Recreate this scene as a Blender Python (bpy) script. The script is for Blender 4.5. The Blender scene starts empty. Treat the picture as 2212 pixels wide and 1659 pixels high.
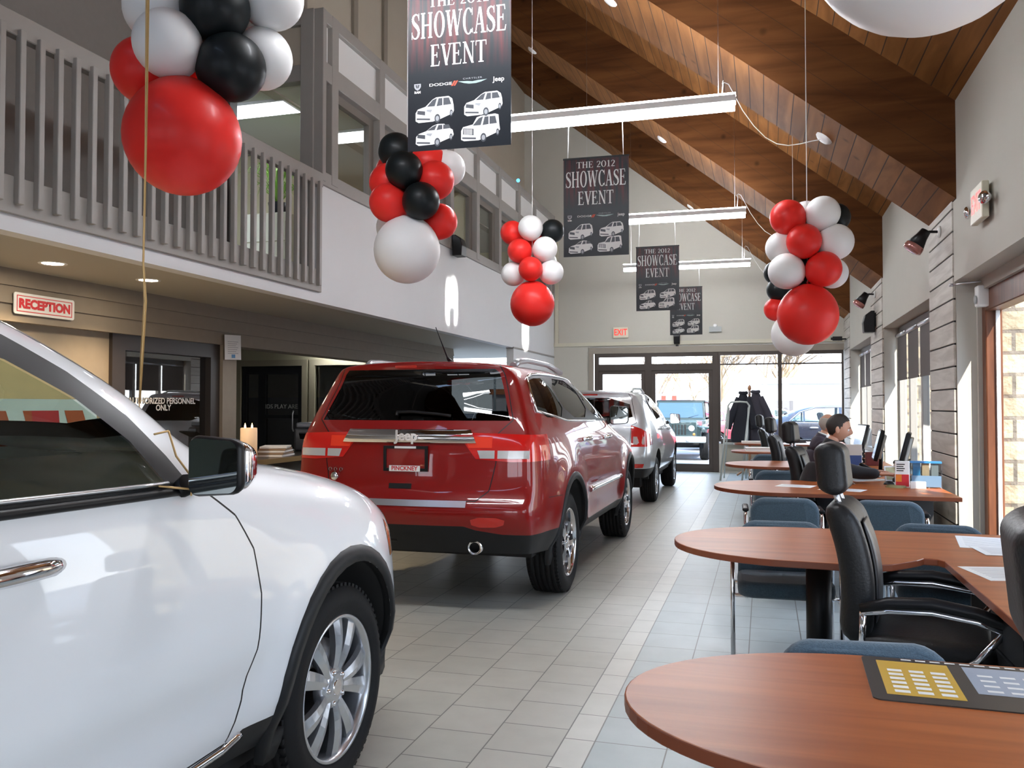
import bpy, bmesh, math, random
from mathutils import Vector, Matrix
from mathutils.bvhtree import BVHTree
R = math.radians
PI = math.pi
random.seed(7)
scene = bpy.context.scene
COL = scene.collection

# ------------------------------------------------------------------ materials
def new_mat(name):
    m = bpy.data.materials.new(name)
    m.use_nodes = True
    nt = m.node_tree
    b = nt.nodes['Principled BSDF']
    return m, nt, b

def mat(name, col, rough=0.5, metal=0.0, coat=0.0, spec=None, noise=0.0, nscale=20.0, bump=0.0, bscale=200.0, emit=None, estr=0.0, sheen=0.0):
    m, nt, b = new_mat(name)
    c = (col[0], col[1], col[2], 1)
    b.inputs['Base Color'].default_value = c
    b.inputs['Roughness'].default_value = rough
    b.inputs['Metallic'].default_value = metal
    if coat:
        b.inputs['Coat Weight'].default_value = coat
        b.inputs['Coat Roughness'].default_value = 0.03
    if spec is not None:
        b.inputs['Specular IOR Level'].default_value = spec
    if sheen:
        b.inputs['Sheen Weight'].default_value = sheen
    if noise > 0:
        tc = nt.nodes.new('ShaderNodeTexCoord')
        n = nt.nodes.new('ShaderNodeTexNoise')
        n.inputs['Scale'].default_value = nscale
        n.inputs['Detail'].default_value = 4
        nt.links.new(tc.outputs['Object'], n.inputs['Vector'])
        mx = nt.nodes.new('ShaderNodeMix'); mx.data_type = 'RGBA'
        mx.inputs[6].default_value = tuple(max(0, v * (1 - noise)) for v in col) + (1,)
        mx.inputs[7].default_value = tuple(min(1, v * (1 + noise)) for v in col) + (1,)
        nt.links.new(n.outputs['Fac'], mx.inputs[0])
        nt.links.new(mx.outputs[2], b.inputs['Base Color'])
    if bump > 0:
        tc = nt.nodes.new('ShaderNodeTexCoord')
        n = nt.nodes.new('ShaderNodeTexNoise')
        n.inputs['Scale'].default_value = bscale
        n.inputs['Detail'].default_value = 2
        nt.links.new(tc.outputs['Object'], n.inputs['Vector'])
        bp = nt.nodes.new('ShaderNodeBump')
        bp.inputs['Strength'].default_value = bump
        bp.inputs['Distance'].default_value = 0.01
        nt.links.new(n.outputs['Fac'], bp.inputs['Height'])
        nt.links.new(bp.outputs['Normal'], b.inputs['Normal'])
    if emit:
        b.inputs['Emission Color'].default_value = (emit[0], emit[1], emit[2], 1)
        b.inputs['Emission Strength'].default_value = estr
    return m

def glass_mat(name, tint=(1, 1, 1), refl=0.08, dark=None):
    """thin pane: tinted see-through plus a mirror share that grows at grazing angles"""
    m = bpy.data.materials.new(name); m.use_nodes = True
    nt = m.node_tree; nt.nodes.clear()
    out = nt.nodes.new('ShaderNodeOutputMaterial')
    tr = nt.nodes.new('ShaderNodeBsdfTransparent'); tr.inputs[0].default_value = tint + (1,)
    gl = nt.nodes.new('ShaderNodeBsdfGlossy'); gl.inputs['Roughness'].default_value = 0.01
    fr = nt.nodes.new('ShaderNodeLayerWeight'); fr.inputs['Blend'].default_value = 0.5
    pw = nt.nodes.new('ShaderNodeMath'); pw.operation = 'POWER'; pw.inputs[1].default_value = 5.0
    nt.links.new(fr.outputs['Facing'], pw.inputs[0])
    mul = nt.nodes.new('ShaderNodeMath'); mul.operation = 'MULTIPLY_ADD'
    mul.inputs[1].default_value = 0.85; mul.inputs[2].default_value = refl
    nt.links.new(pw.outputs[0], mul.inputs[0])
    mx = nt.nodes.new('ShaderNodeMixShader')
    nt.links.new(mul.outputs[0], mx.inputs[0])
    base = tr
    if dark is not None:
        df = nt.nodes.new('ShaderNodeBsdfDiffuse'); df.inputs[0].default_value = dark + (1,)
        m2 = nt.nodes.new('ShaderNodeMixShader'); m2.inputs[0].default_value = 0.5
        nt.links.new(tr.outputs[0], m2.inputs[1]); nt.links.new(df.outputs[0], m2.inputs[2]); base = m2
    nt.links.new(base.outputs[0], mx.inputs[1])
    nt.links.new(gl.outputs[0], mx.inputs[2])
    nt.links.new(mx.outputs[0], out.inputs['Surface'])
    return m

def wood_mat(name, c1, c2, axis=0, scale=4.0, stretch=12.0, rough=0.35, coat=0.0, knots=0.0):
    m, nt, b = new_mat(name)
    tc = nt.nodes.new('ShaderNodeTexCoord')
    mp = nt.nodes.new('ShaderNodeMapping')
    s = [scale * stretch] * 3; s[axis] = scale
    mp.inputs['Scale'].default_value = s
    n = nt.nodes.new('ShaderNodeTexNoise'); n.inputs['Scale'].default_value = 1.0; n.inputs['Detail'].default_value = 6
    n.inputs['Distortion'].default_value = 0.6
    nt.links.new(tc.outputs['Object'], mp.inputs[0]); nt.links.new(mp.outputs[0], n.inputs['Vector'])
    rp = nt.nodes.new('ShaderNodeValToRGB')
    rp.color_ramp.elements[0].position = 0.3; rp.color_ramp.elements[0].color = c1 + (1,)
    rp.color_ramp.elements[1].position = 0.72; rp.color_ramp.elements[1].color = c2 + (1,)
    nt.links.new(n.outputs['Fac'], rp.inputs[0])
    last = rp.outputs[0]
    if knots:
        v = nt.nodes.new('ShaderNodeTexVoronoi'); v.inputs['Scale'].default_value = 2.6
        nt.links.new(tc.outputs['Object'], v.inputs['Vector'])
        kr = nt.nodes.new('ShaderNodeValToRGB')
        kr.color_ramp.elements[0].position = 0.03; kr.color_ramp.elements[0].color = (0.25, 0.25, 0.25, 1)
        kr.color_ramp.elements[1].position = 0.13; kr.color_ramp.elements[1].color = (1, 1, 1, 1)
        nt.links.new(v.outputs['Distance'], kr.inputs[0])
        mm = nt.nodes.new('ShaderNodeMix'); mm.data_type = 'RGBA'; mm.blend_type = 'MULTIPLY'; mm.inputs[0].default_value = knots
        nt.links.new(last, mm.inputs[6]); nt.links.new(kr.outputs[0], mm.inputs[7]); last = mm.outputs[2]
    nt.links.new(last, b.inputs['Base Color'])
    b.inputs['Roughness'].default_value = rough
    if coat: b.inputs['Coat Weight'].default_value = coat
    return m

def brick_mat(name, c1, c2, mortar, w, h, offset=0.5, msize=0.004, rough=0.3, swap=None, shift=(0, 0, 0), bump=0.0, coordvar=0.12, spec=0.5, noise=0.0):
    """brick pattern in object space; swap = rotation (euler) of the mapping"""
    m, nt, b = new_mat(name)
    tc = nt.nodes.new('ShaderNodeTexCoord')
    mp = nt.nodes.new('ShaderNodeMapping')
    mp.inputs['Location'].default_value = shift
    if swap: mp.inputs['Rotation'].default_value = swap
    nt.links.new(tc.outputs['Object'], mp.inputs[0])
    br = nt.nodes.new('ShaderNodeTexBrick')
    br.inputs['Scale'].default_value = 1.0
    br.inputs['Brick Width'].default_value = w
    br.inputs['Row Height'].default_value = h
    br.inputs['Mortar Size'].default_value = msize
    br.inputs['Mortar Smooth'].default_value = 0.1
    br.offset = offset
    br.inputs['Color1'].default_value = c1 + (1,)
    br.inputs['Color2'].default_value = c2 + (1,)
    br.inputs['Mortar'].default_value = mortar + (1,)
    nt.links.new(mp.outputs[0], br.inputs['Vector'])
    last = br.outputs['Color']
    if noise:
        n = nt.nodes.new('ShaderNodeTexNoise'); n.inputs['Scale'].default_value = 6; n.inputs['Detail'].default_value = 5
        nt.links.new(tc.outputs['Object'], n.inputs['Vector'])
        mr = nt.nodes.new('ShaderNodeMapRange'); mr.inputs[1].default_value = 0.25; mr.inputs[2].default_value = 0.75
        mr.inputs[3].default_value = 1 - noise; mr.inputs[4].default_value = 1 + noise
        nt.links.new(n.outputs['Fac'], mr.inputs[0])
        mm = nt.nodes.new('ShaderNodeMix'); mm.data_type = 'RGBA'; mm.blend_type = 'MULTIPLY'; mm.inputs[0].default_value = 1
        nt.links.new(last, mm.inputs[6]); nt.links.new(mr.outputs[0], mm.inputs[7]); last = mm.outputs[2]
    nt.links.new(last, b.inputs['Base Color'])
    b.inputs['Roughness'].default_value = rough
    b.inputs['Specular IOR Level'].default_value = spec
    if bump:
        n2 = nt.nodes.new('ShaderNodeTexNoise'); n2.inputs['Scale'].default_value = 14; n2.inputs['Detail'].default_value = 4
        nt.links.new(tc.outputs['Object'], n2.inputs['Vector'])
        sub = nt.nodes.new('ShaderNodeMath'); sub.operation = 'SUBTRACT'
        nt.links.new(n2.outputs['Fac'], sub.inputs[0]); nt.links.new(br.outputs['Fac'], sub.inputs[1])
        bp = nt.nodes.new('ShaderNodeBump'); bp.inputs['Strength'].default_value = bump; bp.inputs['Distance'].default_value = 0.03
        nt.links.new(sub.outputs[0], bp.inputs['Height']); nt.links.new(bp.outputs[0], b.inputs['Normal'])
    return m

def emit_mat(name, col, strength):
    m = bpy.data.materials.new(name); m.use_nodes = True
    nt = m.node_tree; nt.nodes.clear()
    out = nt.nodes.new('ShaderNodeOutputMaterial'); e = nt.nodes.new('ShaderNodeEmission')
    e.inputs[0].default_value = col + (1,); e.inputs[1].default_value = strength
    nt.links.new(e.outputs[0], out.inputs[0])
    return m

# ------------------------------------------------------------------ mesh builder
class MB:
    _k = 0
    def __init__(self):
        self.bm = bmesh.new()
    def quad(self, *pts, mi=0, smooth=False):
        vs = [self.bm.verts.new(p) for p in pts]
        f = self.bm.faces.new(vs); f.material_index = mi; f.smooth = smooth
        return f
    def box(self, x0, x1, y0, y1, z0, z1, mi=0, M=None):
        MB._k = (MB._k + 7) % 23; e = MB._k * 1.3e-5      # keeps faces of butted boxes from coinciding exactly
        x0 -= e; y0 -= e; z0 -= e; x1 += e; y1 += e; z1 += e
        P = [(x0, y0, z0), (x1, y0, z0), (x1, y1, z0), (x0, y1, z0), (x0, y0, z1), (x1, y0, z1), (x1, y1, z1), (x0, y1, z1)]
        if M is not None: P = [M @ Vector(p) for p in P]
        v = [self.bm.verts.new(p) for p in P]
        for f in ((0, 3, 2, 1), (4, 5, 6, 7), (0, 1, 5, 4), (1, 2, 6, 5), (2, 3, 7, 6), (3, 0, 4, 7)):
            fc = self.bm.faces.new([v[i] for i in f]); fc.material_index = mi
        return v
    def rbox(self, x0, x1, y0, y1, z0, z1, r=0.02, seg=3, mi=0, M=None):
        t = bmesh.new()
        P = [(x0, y0, z0), (x1, y0, z0), (x1, y1, z0), (x0, y1, z0), (x0, y0, z1), (x1, y0, z1), (x1, y1, z1), (x0, y1, z1)]
        v = [t.verts.new(p) for p in P]
        for f in ((0, 3, 2, 1), (4, 5, 6, 7), (0, 1, 5, 4), (1, 2, 6, 5), (2, 3, 7, 6), (3, 0, 4, 7)):
            t.faces.new([v[i] for i in f])
        bmesh.ops.bevel(t, geom=t.edges[:], offset=r, segments=seg, affect='EDGES', profile=0.5)
        self.add(t, M, mi, True); t.free()
    def add(self, t, M=None, mi=0, smooth=None):
        mp = {}
        for v in t.verts:
            mp[v] = self.bm.verts.new(M @ v.co if M is not None else v.co)
        for f in t.faces:
            try:
                nf = self.bm.faces.new([mp[v] for v in f.verts])
                nf.material_index = mi if mi is not None else f.material_index
                nf.smooth = f.smooth if smooth is None else smooth
            except ValueError: pass
    def tube(self, pts, r, seg=8, mi=0, caps=True, closed=False):
        pts = [Vector(p) for p in pts]
        n = len(pts); rings = []
        up = Vector((0, 0, 1))
        prev = None
        for i, p in enumerate(pts):
            if closed: d = (pts[(i + 1) % n] - pts[i - 1])
            else: d = pts[min(i + 1, n - 1)] - pts[max(i - 1, 0)]
            d.normalize()
            if prev is None:
                a = up if abs(d.z) < 0.9 else Vector((1, 0, 0))
                u = d.cross(a).normalized()
            else:
                u = (prev - d * prev.dot(d)).normalized()
            prev = u
            w = d.cross(u)
            rr = r[i] if isinstance(r, (list, tuple)) else r
            rings.append([self.bm.verts.new(p + (u * math.cos(2 * PI * k / seg) + w * math.sin(2 * PI * k / seg)) * rr) for k in range(seg)])
        m = n if closed else n - 1
        for i in range(m):
            a, b = rings[i], rings[(i + 1) % n]
            for k in range(seg):
                f = self.bm.faces.new((a[k], a[(k + 1) % seg], b[(k + 1) % seg], b[k])); f.material_index = mi; f.smooth = True
        if caps and not closed:
            f = self.bm.faces.new(rings[0][::-1]); f.material_index = mi
            f = self.bm.faces.new(rings[-1]); f.material_index = mi
    def cyl(self, p0, p1, r, seg=16, mi=0, r1=None):
        self.tube([p0, p1], [r, r if r1 is None else r1], seg, mi)
    def lathe(self, prof, seg=32, M=None, mi=0, smooth=True, a0=0.0, a1=2 * PI):
        """prof = [(radius, height)], axis = local z"""
        full = abs(a1 - a0 - 2 * PI) < 1e-6
        n = seg if full else seg + 1
        rings = []
        for r, z in prof:
            ring = []
            for k in range(n):
                a = a0 + (a1 - a0) * k / seg
                p = Vector((r * math.cos(a), r * math.sin(a), z))
                ring.append(self.bm.verts.new(M @ p if M is not None else p))
            rings.append(ring)
        for i in range(len(prof) - 1):
            for k in range(seg):
                k2 = (k + 1) % n
                f = self.bm.faces.new((rings[i][k], rings[i][k2], rings[i + 1][k2], rings[i + 1][k])); f.material_index = mi; f.smooth = smooth
    def prism(self, poly, z0, z1, M=None, mi=0):
        """poly = [(x, y)] extruded along z"""
        a = [self.bm.verts.new(M @ Vector((x, y, z0)) if M is not None else (x, y, z0)) for x, y in poly]
        b = [self.bm.verts.new(M @ Vector((x, y, z1)) if M is not None else (x, y, z1)) for x, y in poly]
        n = len(poly)
        f = self.bm.faces.new(a[::-1]); f.material_index = mi
        f = self.bm.faces.new(b); f.material_index = mi
        for i in range(n):
            f = self.bm.faces.new((a[i], a[(i + 1) % n], b[(i + 1) % n], b[i])); f.material_index = mi
    def poly(self, pts, mi=0):
        f = self.bm.faces.new([self.bm.verts.new(p) for p in pts]); f.material_index = mi; return f
    def ball(self, c, r, seg=24, rings=14, M=None, mi=0, sz=1.0):
        t = bmesh.new()
        bmesh.ops.create_uvsphere(t, u_segments=seg, v_segments=rings, radius=1)
        S = Matrix.Translation(c) @ Matrix.Diagonal((r, r, r * sz, 1))
        if M is not None: S = M @ S
        self.add(t, S, mi, True); t.free()
    def build(self, name, mats, parent=None, loc=None, fix=True):
        if fix: bmesh.ops.recalc_face_normals(self.bm, faces=self.bm.faces[:])
        me = bpy.data.meshes.new(name)
        self.bm.to_mesh(me); self.bm.free()
        if not isinstance(mats, (list, tuple)): mats = [mats]
        for m in mats: me.materials.append(m)
        o = bpy.data.objects.new(name, me); COL.objects.link(o)
        if parent is not None: o.parent = parent
        if loc is not None: o.location = loc
        return o

def bevel(o, w=0.005, seg=2, angle=40):
    md = o.modifiers.new('bevel', 'BEVEL'); md.width = w; md.segments = seg; md.limit_method = 'ANGLE'; md.angle_limit = R(angle)
    return o
def subsurf(o, lv=2):
    md = o.modifiers.new('sub', 'SUBSURF'); md.levels = lv; md.render_levels = lv
    for f in o.data.polygons: f.use_smooth = True
    return o

def tag(o, label=None, cat=None, group=None, kind=None):
    if label: o['label'] = label
    if cat: o['category'] = cat
    if group: o['group'] = group
    if kind: o['kind'] = kind
    return o
def struct(o): o['kind'] = 'structure'; return o
def thing(name, label, cat, loc=(0, 0, 0), rz=0.0, group=None):
    o = bpy.data.objects.new(name, None); COL.objects.link(o)
    o.empty_display_size = 0.1
    o.location = loc; o.rotation_euler = (0, 0, rz)
    return tag(o, label, cat, group)
KIDS = {}
def dup(root, loc=None, rz=None, label=None, group=None):
    kids = {}
    for o in bpy.data.objects:
        if o.parent: kids.setdefault(o.parent.name, []).append(o)
    def cp(o, par):
        c = o.copy(); COL.objects.link(c); c.parent = par
        for k in kids.get(o.name, []): cp(k, c)
        return c
    r = cp(root, root.parent)
    if loc is not None: r.location = loc
    if rz is not None: r.rotation_euler = (0, 0, rz)
    if label: r['label'] = label
    if group: r['group'] = group
    return r

# text -> mesh (built-in font), facing: local x to the right, local y up, face towards +z
def text_mesh(s, size=1.0, ex=0.0, bold=0.0, align='CENTER', sx=1.0, spacing=1.0):
    cu = bpy.data.curves.new('txt', 'FONT'); cu.body = s; cu.size = size; cu.extrude = ex; cu.offset = bold
    cu.align_x = align; cu.align_y = 'CENTER'; cu.resolution_u = 3; cu.space_character = spacing
    o = bpy.data.objects.new('txt', cu); COL.objects.link(o)
    dg = bpy.context.evaluated_depsgraph_get(); dg.update()
    me = bpy.data.meshes.new_from_object(o.evaluated_get(dg))
    bpy.data.objects.remove(o); bpy.data.curves.remove(cu)
    if sx != 1.0:
        for v in me.vertices: v.co.x *= sx
    return me
def text_obj(name, s, M, m, parent=None, **kw):
    me = text_mesh(s, **kw); me.materials.clear(); me.materials.append(m)
    me.transform(M); me.name = name
    o = bpy.data.objects.new(name, me); COL.objects.link(o)
    if parent is not None: o.parent = parent
    return o
def basis(o, xa, ya):
    """matrix whose local x,y axes are xa, ya and origin o"""
    xa = Vector(xa).normalized(); ya = Vector(ya).normalized(); za = xa.cross(ya).normalized()
    ya = za.cross(xa)
    return Matrix(((xa.x, ya.x, za.x, o[0]), (xa.y, ya.y, za.y, o[1]), (xa.z, ya.z, za.z, o[2]), (0, 0, 0, 1)))

# piecewise smooth interpolation (monotone cubic)
def interp(keys):
    xs = [k[0] for k in keys]; ys = [k[1] for k in keys]; n = len(xs)
    if n == 1: return lambda x: ys[0]
    d = [(ys[i + 1] - ys[i]) / max(1e-9, xs[i + 1] - xs[i]) for i in range(n - 1)]
    mm = [d[0]] + [0 if d[i - 1] * d[i] <= 0 else 2 * d[i - 1] * d[i] / (d[i - 1] + d[i]) for i in range(1, n - 1)] + [d[-1]]
    def f(x):
        if x <= xs[0]: return ys[0]
        if x >= xs[-1]: return ys[-1]
        for i in range(n - 1):
            if x <= xs[i + 1]: break
        h = xs[i + 1] - xs[i]
        if h < 1e-9: return ys[i + 1]
        t = (x - xs[i]) / h
        return (2 * t ** 3 - 3 * t ** 2 + 1) * ys[i] + (t ** 3 - 2 * t ** 2 + t) * h * mm[i] + (-2 * t ** 3 + 3 * t ** 2) * ys[i + 1] + (t ** 3 - t ** 2) * h * mm[i + 1]
    return f

def rrect(w, h, r, n=6):
    pts = []
    for cx, cy, a0 in ((w / 2 - r, h / 2 - r, 0), (-w / 2 + r, h / 2 - r, 90), (-w / 2 + r, -h / 2 + r, 180), (w / 2 - r, -h / 2 + r, 270)):
        for k in range(n + 1):
            a = R(a0 + 90 * k / n); pts.append((cx + r * math.cos(a), cy + r * math.sin(a)))
    return pts
# ------------------------------------------------------------------ palette
M_wallgrey = mat('wall_paint_grey', (0.50, 0.48, 0.42), 0.75, noise=0.03, nscale=3)
M_wallwhite = mat('wall_paint_white', (0.68, 0.69, 0.70), 0.7, noise=0.02, nscale=3)
M_taupe = mat('taupe_trim', (0.28, 0.245, 0.20), 0.6, noise=0.06, nscale=8)
M_taupe_grey = mat('grey_trim', (0.30, 0.285, 0.265), 0.55, noise=0.04, nscale=8)
M_siding = mat('painted_siding', (0.25, 0.205, 0.155), 0.6, noise=0.1, nscale=10)
M_beige = mat('beige_wall', (0.46, 0.41, 0.33), 0.8, noise=0.03, nscale=4)
M_panelwhite = mat('white_panel', (0.72, 0.72, 0.71), 0.45)
M_plank = wood_mat('weathered_planks', (0.40, 0.36, 0.31), (0.60, 0.56, 0.50), axis=1, scale=1.6, stretch=9, rough=0.6, knots=0.3)
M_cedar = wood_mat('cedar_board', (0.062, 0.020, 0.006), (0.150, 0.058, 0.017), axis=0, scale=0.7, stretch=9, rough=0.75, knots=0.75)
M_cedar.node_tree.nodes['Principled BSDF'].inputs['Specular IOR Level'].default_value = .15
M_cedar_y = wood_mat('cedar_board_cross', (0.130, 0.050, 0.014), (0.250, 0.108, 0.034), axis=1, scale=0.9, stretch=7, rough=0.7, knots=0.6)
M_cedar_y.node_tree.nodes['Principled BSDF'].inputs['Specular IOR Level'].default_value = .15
M_cedarjoint = mat('cedar_joint', (.035, .013, .005), .9)
M_bronze = mat('bronze_aluminium', (0.055, 0.042, 0.034), 0.4, 0.3)
M_brownframe = wood_mat('brown_wood_frame', (0.10, 0.032, 0.014), (0.20, 0.07, 0.03), axis=2, scale=2, stretch=10, rough=0.4)
M_black = mat('black_plastic', (0.006, 0.006, 0.007), 0.4, spec=.3)
M_blackgap = mat('dark_gap', (0.008, 0.008, 0.008), 0.9)
M_chrome = mat('chrome', (0.82, 0.82, 0.84), 0.08, 1.0)
M_steel = mat('brushed_steel', (0.6, 0.6, 0.62), 0.3, 1.0)
M_white = mat('white_plastic', (0.78, 0.78, 0.76), 0.4)
M_greymetal = mat('grey_painted_metal', (0.42, 0.45, 0.43), 0.4, 0.2)
M_red = mat('red_print', (0.62, 0.02, 0.03), 0.5)
M_paper = mat('paper', (0.80, 0.80, 0.78), 0.7)
M_glass = glass_mat('window_glass', (0.94, 0.96, 0.95), 0.05)
M_darkglass = glass_mat('tinted_interior_glass', (0.55, 0.55, 0.55), 0.22)
M_stone = brick_mat('ashlar_stone', (0.50, 0.42, 0.30), (0.40, 0.33, 0.23), (0.20, 0.17, 0.14), 0.42, 0.19, 0.45, 0.016, 0.85, swap=(R(90), 0, 0), bump=0.9, noise=0.25, spec=0.2)
M_tube = emit_mat('fluorescent_tube', (0.92, 0.95, 1.0), 26.0)
M_panel_light = emit_mat('troffer_panel', (0.90, 0.94, 1.0), 4.0)
M_can = emit_mat('downlight_bulb', (1.0, 0.86, 0.66), 30.0)

WX = 1.62      # right wall plane
YB = 19.05     # back wall plane
LX = -4.6      # balcony / office face
SLOPE = 0.79
def beam_z(x): return 3.24 + SLOPE * (WX - x)
def deck_z(x): return 4.10 + SLOPE * (WX - x)
YF = -3.6

# ---------------------------------------------------------------- floor
def floor_mat(name, c, c2, offset, xshift, yshift):
    return brick_mat(name, c, c2, (0.16, 0.155, 0.14), 0.305, 0.305, offset, 0.0032, 0.36, swap=(0, 0, R(90)), shift=(yshift, xshift, 0), noise=0.07, spec=0.26)
XB0, XB1 = -0.84, -0.705
M_floorL = floor_mat('floor_tile_beige', (0.43, 0.425, 0.375), (0.46, 0.45, 0.40), 0.5, 0.23, 0.1)
M_floorB = brick_mat('floor_tile_border', (0.54, 0.535, 0.48), (0.57, 0.56, 0.51), (0.16, 0.155, 0.14), 0.305, 0.135, 0.0, 0.0032, 0.36, swap=(0, 0, R(90)), shift=(0.0, 0.84, 0), noise=0.06, spec=0.26)
M_floorR = floor_mat('floor_tile_grey', (0.37, 0.415, 0.41), (0.395, 0.44, 0.435), 0.0, 0.705, 0.0)
fl = MB()
fl.quad((-12, YF, 0), (XB0, YF, 0), (XB0, YB + .3, 0), (-12, YB + .3, 0), mi=0)
fl.quad((XB0, YF, 0), (XB1, YF, 0), (XB1, YB + .3, 0), (XB0, YB + .3, 0), mi=1)
fl.quad((XB1, YF, 0), (WX + .4, YF, 0), (WX + .4, YB + .3, 0), (XB1, YB + .3, 0), mi=2)
struct(fl.build('floor', [M_floorL, M_floorB, M_floorR]))

# ---------------------------------------------------------------- ceiling deck + box beams
c = MB()
x0, x1 = -6.1, WX + .35
nd = 60; Ld = (x1 - x0) / nd
for k in range(nd):
    xs, xe = x0 + k * Ld, x0 + (k + 1) * Ld - .008
    c.quad((xs, YF, deck_z(xs)), (xe, YF, deck_z(xe)), (xe, YB + .3, deck_z(xe)), (xs, YB + .3, deck_z(xs)), mi=0)
    c.quad((xe, YF, deck_z(xe)), (xe + .008, YF, deck_z(xe + .008)), (xe + .008, YB + .3, deck_z(xe + .008)), (xe, YB + .3, deck_z(xe)), mi=1)
c.quad((x0, YF, deck_z(x0) + .2), (x1, YF, deck_z(x1) + .2), (x1, YB + .3, deck_z(x1) + .2), (x0, YB + .3, deck_z(x0) + .2), mi=0)
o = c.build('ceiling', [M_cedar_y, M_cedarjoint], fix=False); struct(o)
BEAMS = [(-1.35, -0.1), (3.42, 4.65), (8.2, 9.43), (13.0, 14.3), (17.8, 19.03)]
for bi, (ya, yb) in enumerate(BEAMS):
    b = MB()
    xa, xb = (-5.3 if ya > 8.4 else x0), WX - 0.0
    # side faces of long boards, underside of short boards laid across with thin dark joints
    for yy in (ya, yb):
        b.quad((xa, yy, beam_z(xa)), (xb, yy, beam_z(xb)), (xb, yy, deck_z(xb)), (xa, yy, deck_z(xa)), mi=0)
    n = 44 if xa > -6 else 58; L = (xb - xa) / n
    for k in range(n):
        xs, xe = xa + k * L, xa + (k + 1) * L - 0.008
        b.quad((xs, ya, beam_z(xs)), (xe, ya, beam_z(xe)), (xe, yb, beam_z(xe)), (xs, yb, beam_z(xs)), mi=1)
        b.quad((xe, ya, beam_z(xe)), (xe + .008, ya, beam_z(xe + .008)), (xe + .008, yb, beam_z(xe + .008)), (xe, yb, beam_z(xe)), mi=2)
    # long dark board joints on the near face
    for fr in (0.34, 0.67):
        dz = fr * 0.86
        b.quad((xa, ya - .002, beam_z(xa) + dz), (xb, ya - .002, beam_z(xb) + dz), (xb, ya - .002, beam_z(xb) + dz + .004), (xa, ya - .002, beam_z(xa) + dz + .004), mi=2)
    b.quad((xb, ya, beam_z(xb)), (xb, yb, beam_z(xb)), (xb, yb, deck_z(xb)), (xb, ya, deck_z(xb)), mi=0)
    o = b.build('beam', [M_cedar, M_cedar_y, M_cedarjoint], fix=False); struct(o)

# ---------------------------------------------------------------- right wall : piers of planks, smooth bays with deep windows
HEAD = 2.53
BX = WX + 0.30       # outer face
PIERS = [(-1.5, -0.05), (3.35, 4.66), (8.32, 9.48), (13.05, 14.42), (17.88, YB)]
BAYS = [(-0.05, 3.35), (4.66, 8.32), (9.48, 13.05), (14.42, 17.88)]
w = MB()
for ya, yb in BAYS:
    w.box(WX, BX, ya - .02, yb + .02, HEAD, 4.12)
    if ya > 9: w.box(WX, BX, ya, yb, 0, 0.62)
w.box(WX, BX, YF, -1.5, 0, 4.12)
for ya, yb in PIERS: w.box(WX + .012, BX, ya, yb, 0, 4.1)
o = w.build('wall_right', M_wallgrey); struct(o)
for k, (ya, yb) in enumerate(PIERS[1:]):
    p = MB(); z = 0.0; ph = 0.199
    while z < 3.26:
        zt = min(z + ph - .012, 3.27)
        p.box(WX - .012, WX + .012, ya + (.02 if k < 3 else 0), yb - (.02 if k < 3 else 0), z, zt)
        z += ph
    p.box(WX - .004, WX + .012, ya + .022, yb - (.022 if k < 3 else 0), 0, 3.26, mi=1)
    o = p.build('trim_%d' % (k + 1), [M_plank, M_blackgap]); struct(o); bevel(o, .004, 1)

def side_window(n, ya, yb):
    """pair of narrow casement windows with half-drawn dark roller blinds, set deep in the bay"""
    root = bpy.data.objects.new('window_%d' % n, None); COL.objects.link(root); struct(root)
    fx = BX - .07
    f = MB()
    f.box(fx - .03, fx + .05, ya, yb, .62, .70); f.box(fx - .03, fx + .05, ya, yb, HEAD - .09, HEAD)
    ns = 4; W = (yb - ya) / ns
    for i in range(ns + 1):
        y = ya + i * W
        f.box(fx - .03, fx + .05, max(ya, y - .05), min(yb, y + .05), .62, HEAD)
    o = f.build('window_frame', M_taupe_grey, root); bevel(o, .006, 1)
    g = MB()
    for i in range(ns):
        g.quad((fx + .02, ya + i * W + .05, .70), (fx + .02, ya + (i + 1) * W - .05, .70), (fx + .02, ya + (i + 1) * W - .05, HEAD - .09), (fx + .02, ya + i * W + .05, HEAD - .09))
    g.build('pane', M_glass, root)
    M_bl = mat('roller_blind_cloth', (0.085, 0.07, 0.065), 0.8)
    for i in range(ns):
        y0, y1 = ya + i * W + .06, ya + (i + 1) * W - .06
        b = MB()
        b.quad((fx - .05, y0, 1.80), (fx - .05, y1, 1.80), (fx - .05, y1, HEAD - .14), (fx - .05, y0, HEAD - .14))
        b.box(fx - .056, fx - .044, y0, y1, 1.785, 1.81)
        bl = b.build('roller_blind', M_bl, root)
        t = MB(); t.cyl((fx - .05, y0 - .02, HEAD - .12), (fx - .05, y1 + .02, HEAD - .12), .028, 12); t.build('roller_tube', M_steel, bl)
    return root
side_window(1, 9.48, 13.05)
side_window(2, 14.42, 17.88)
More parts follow.
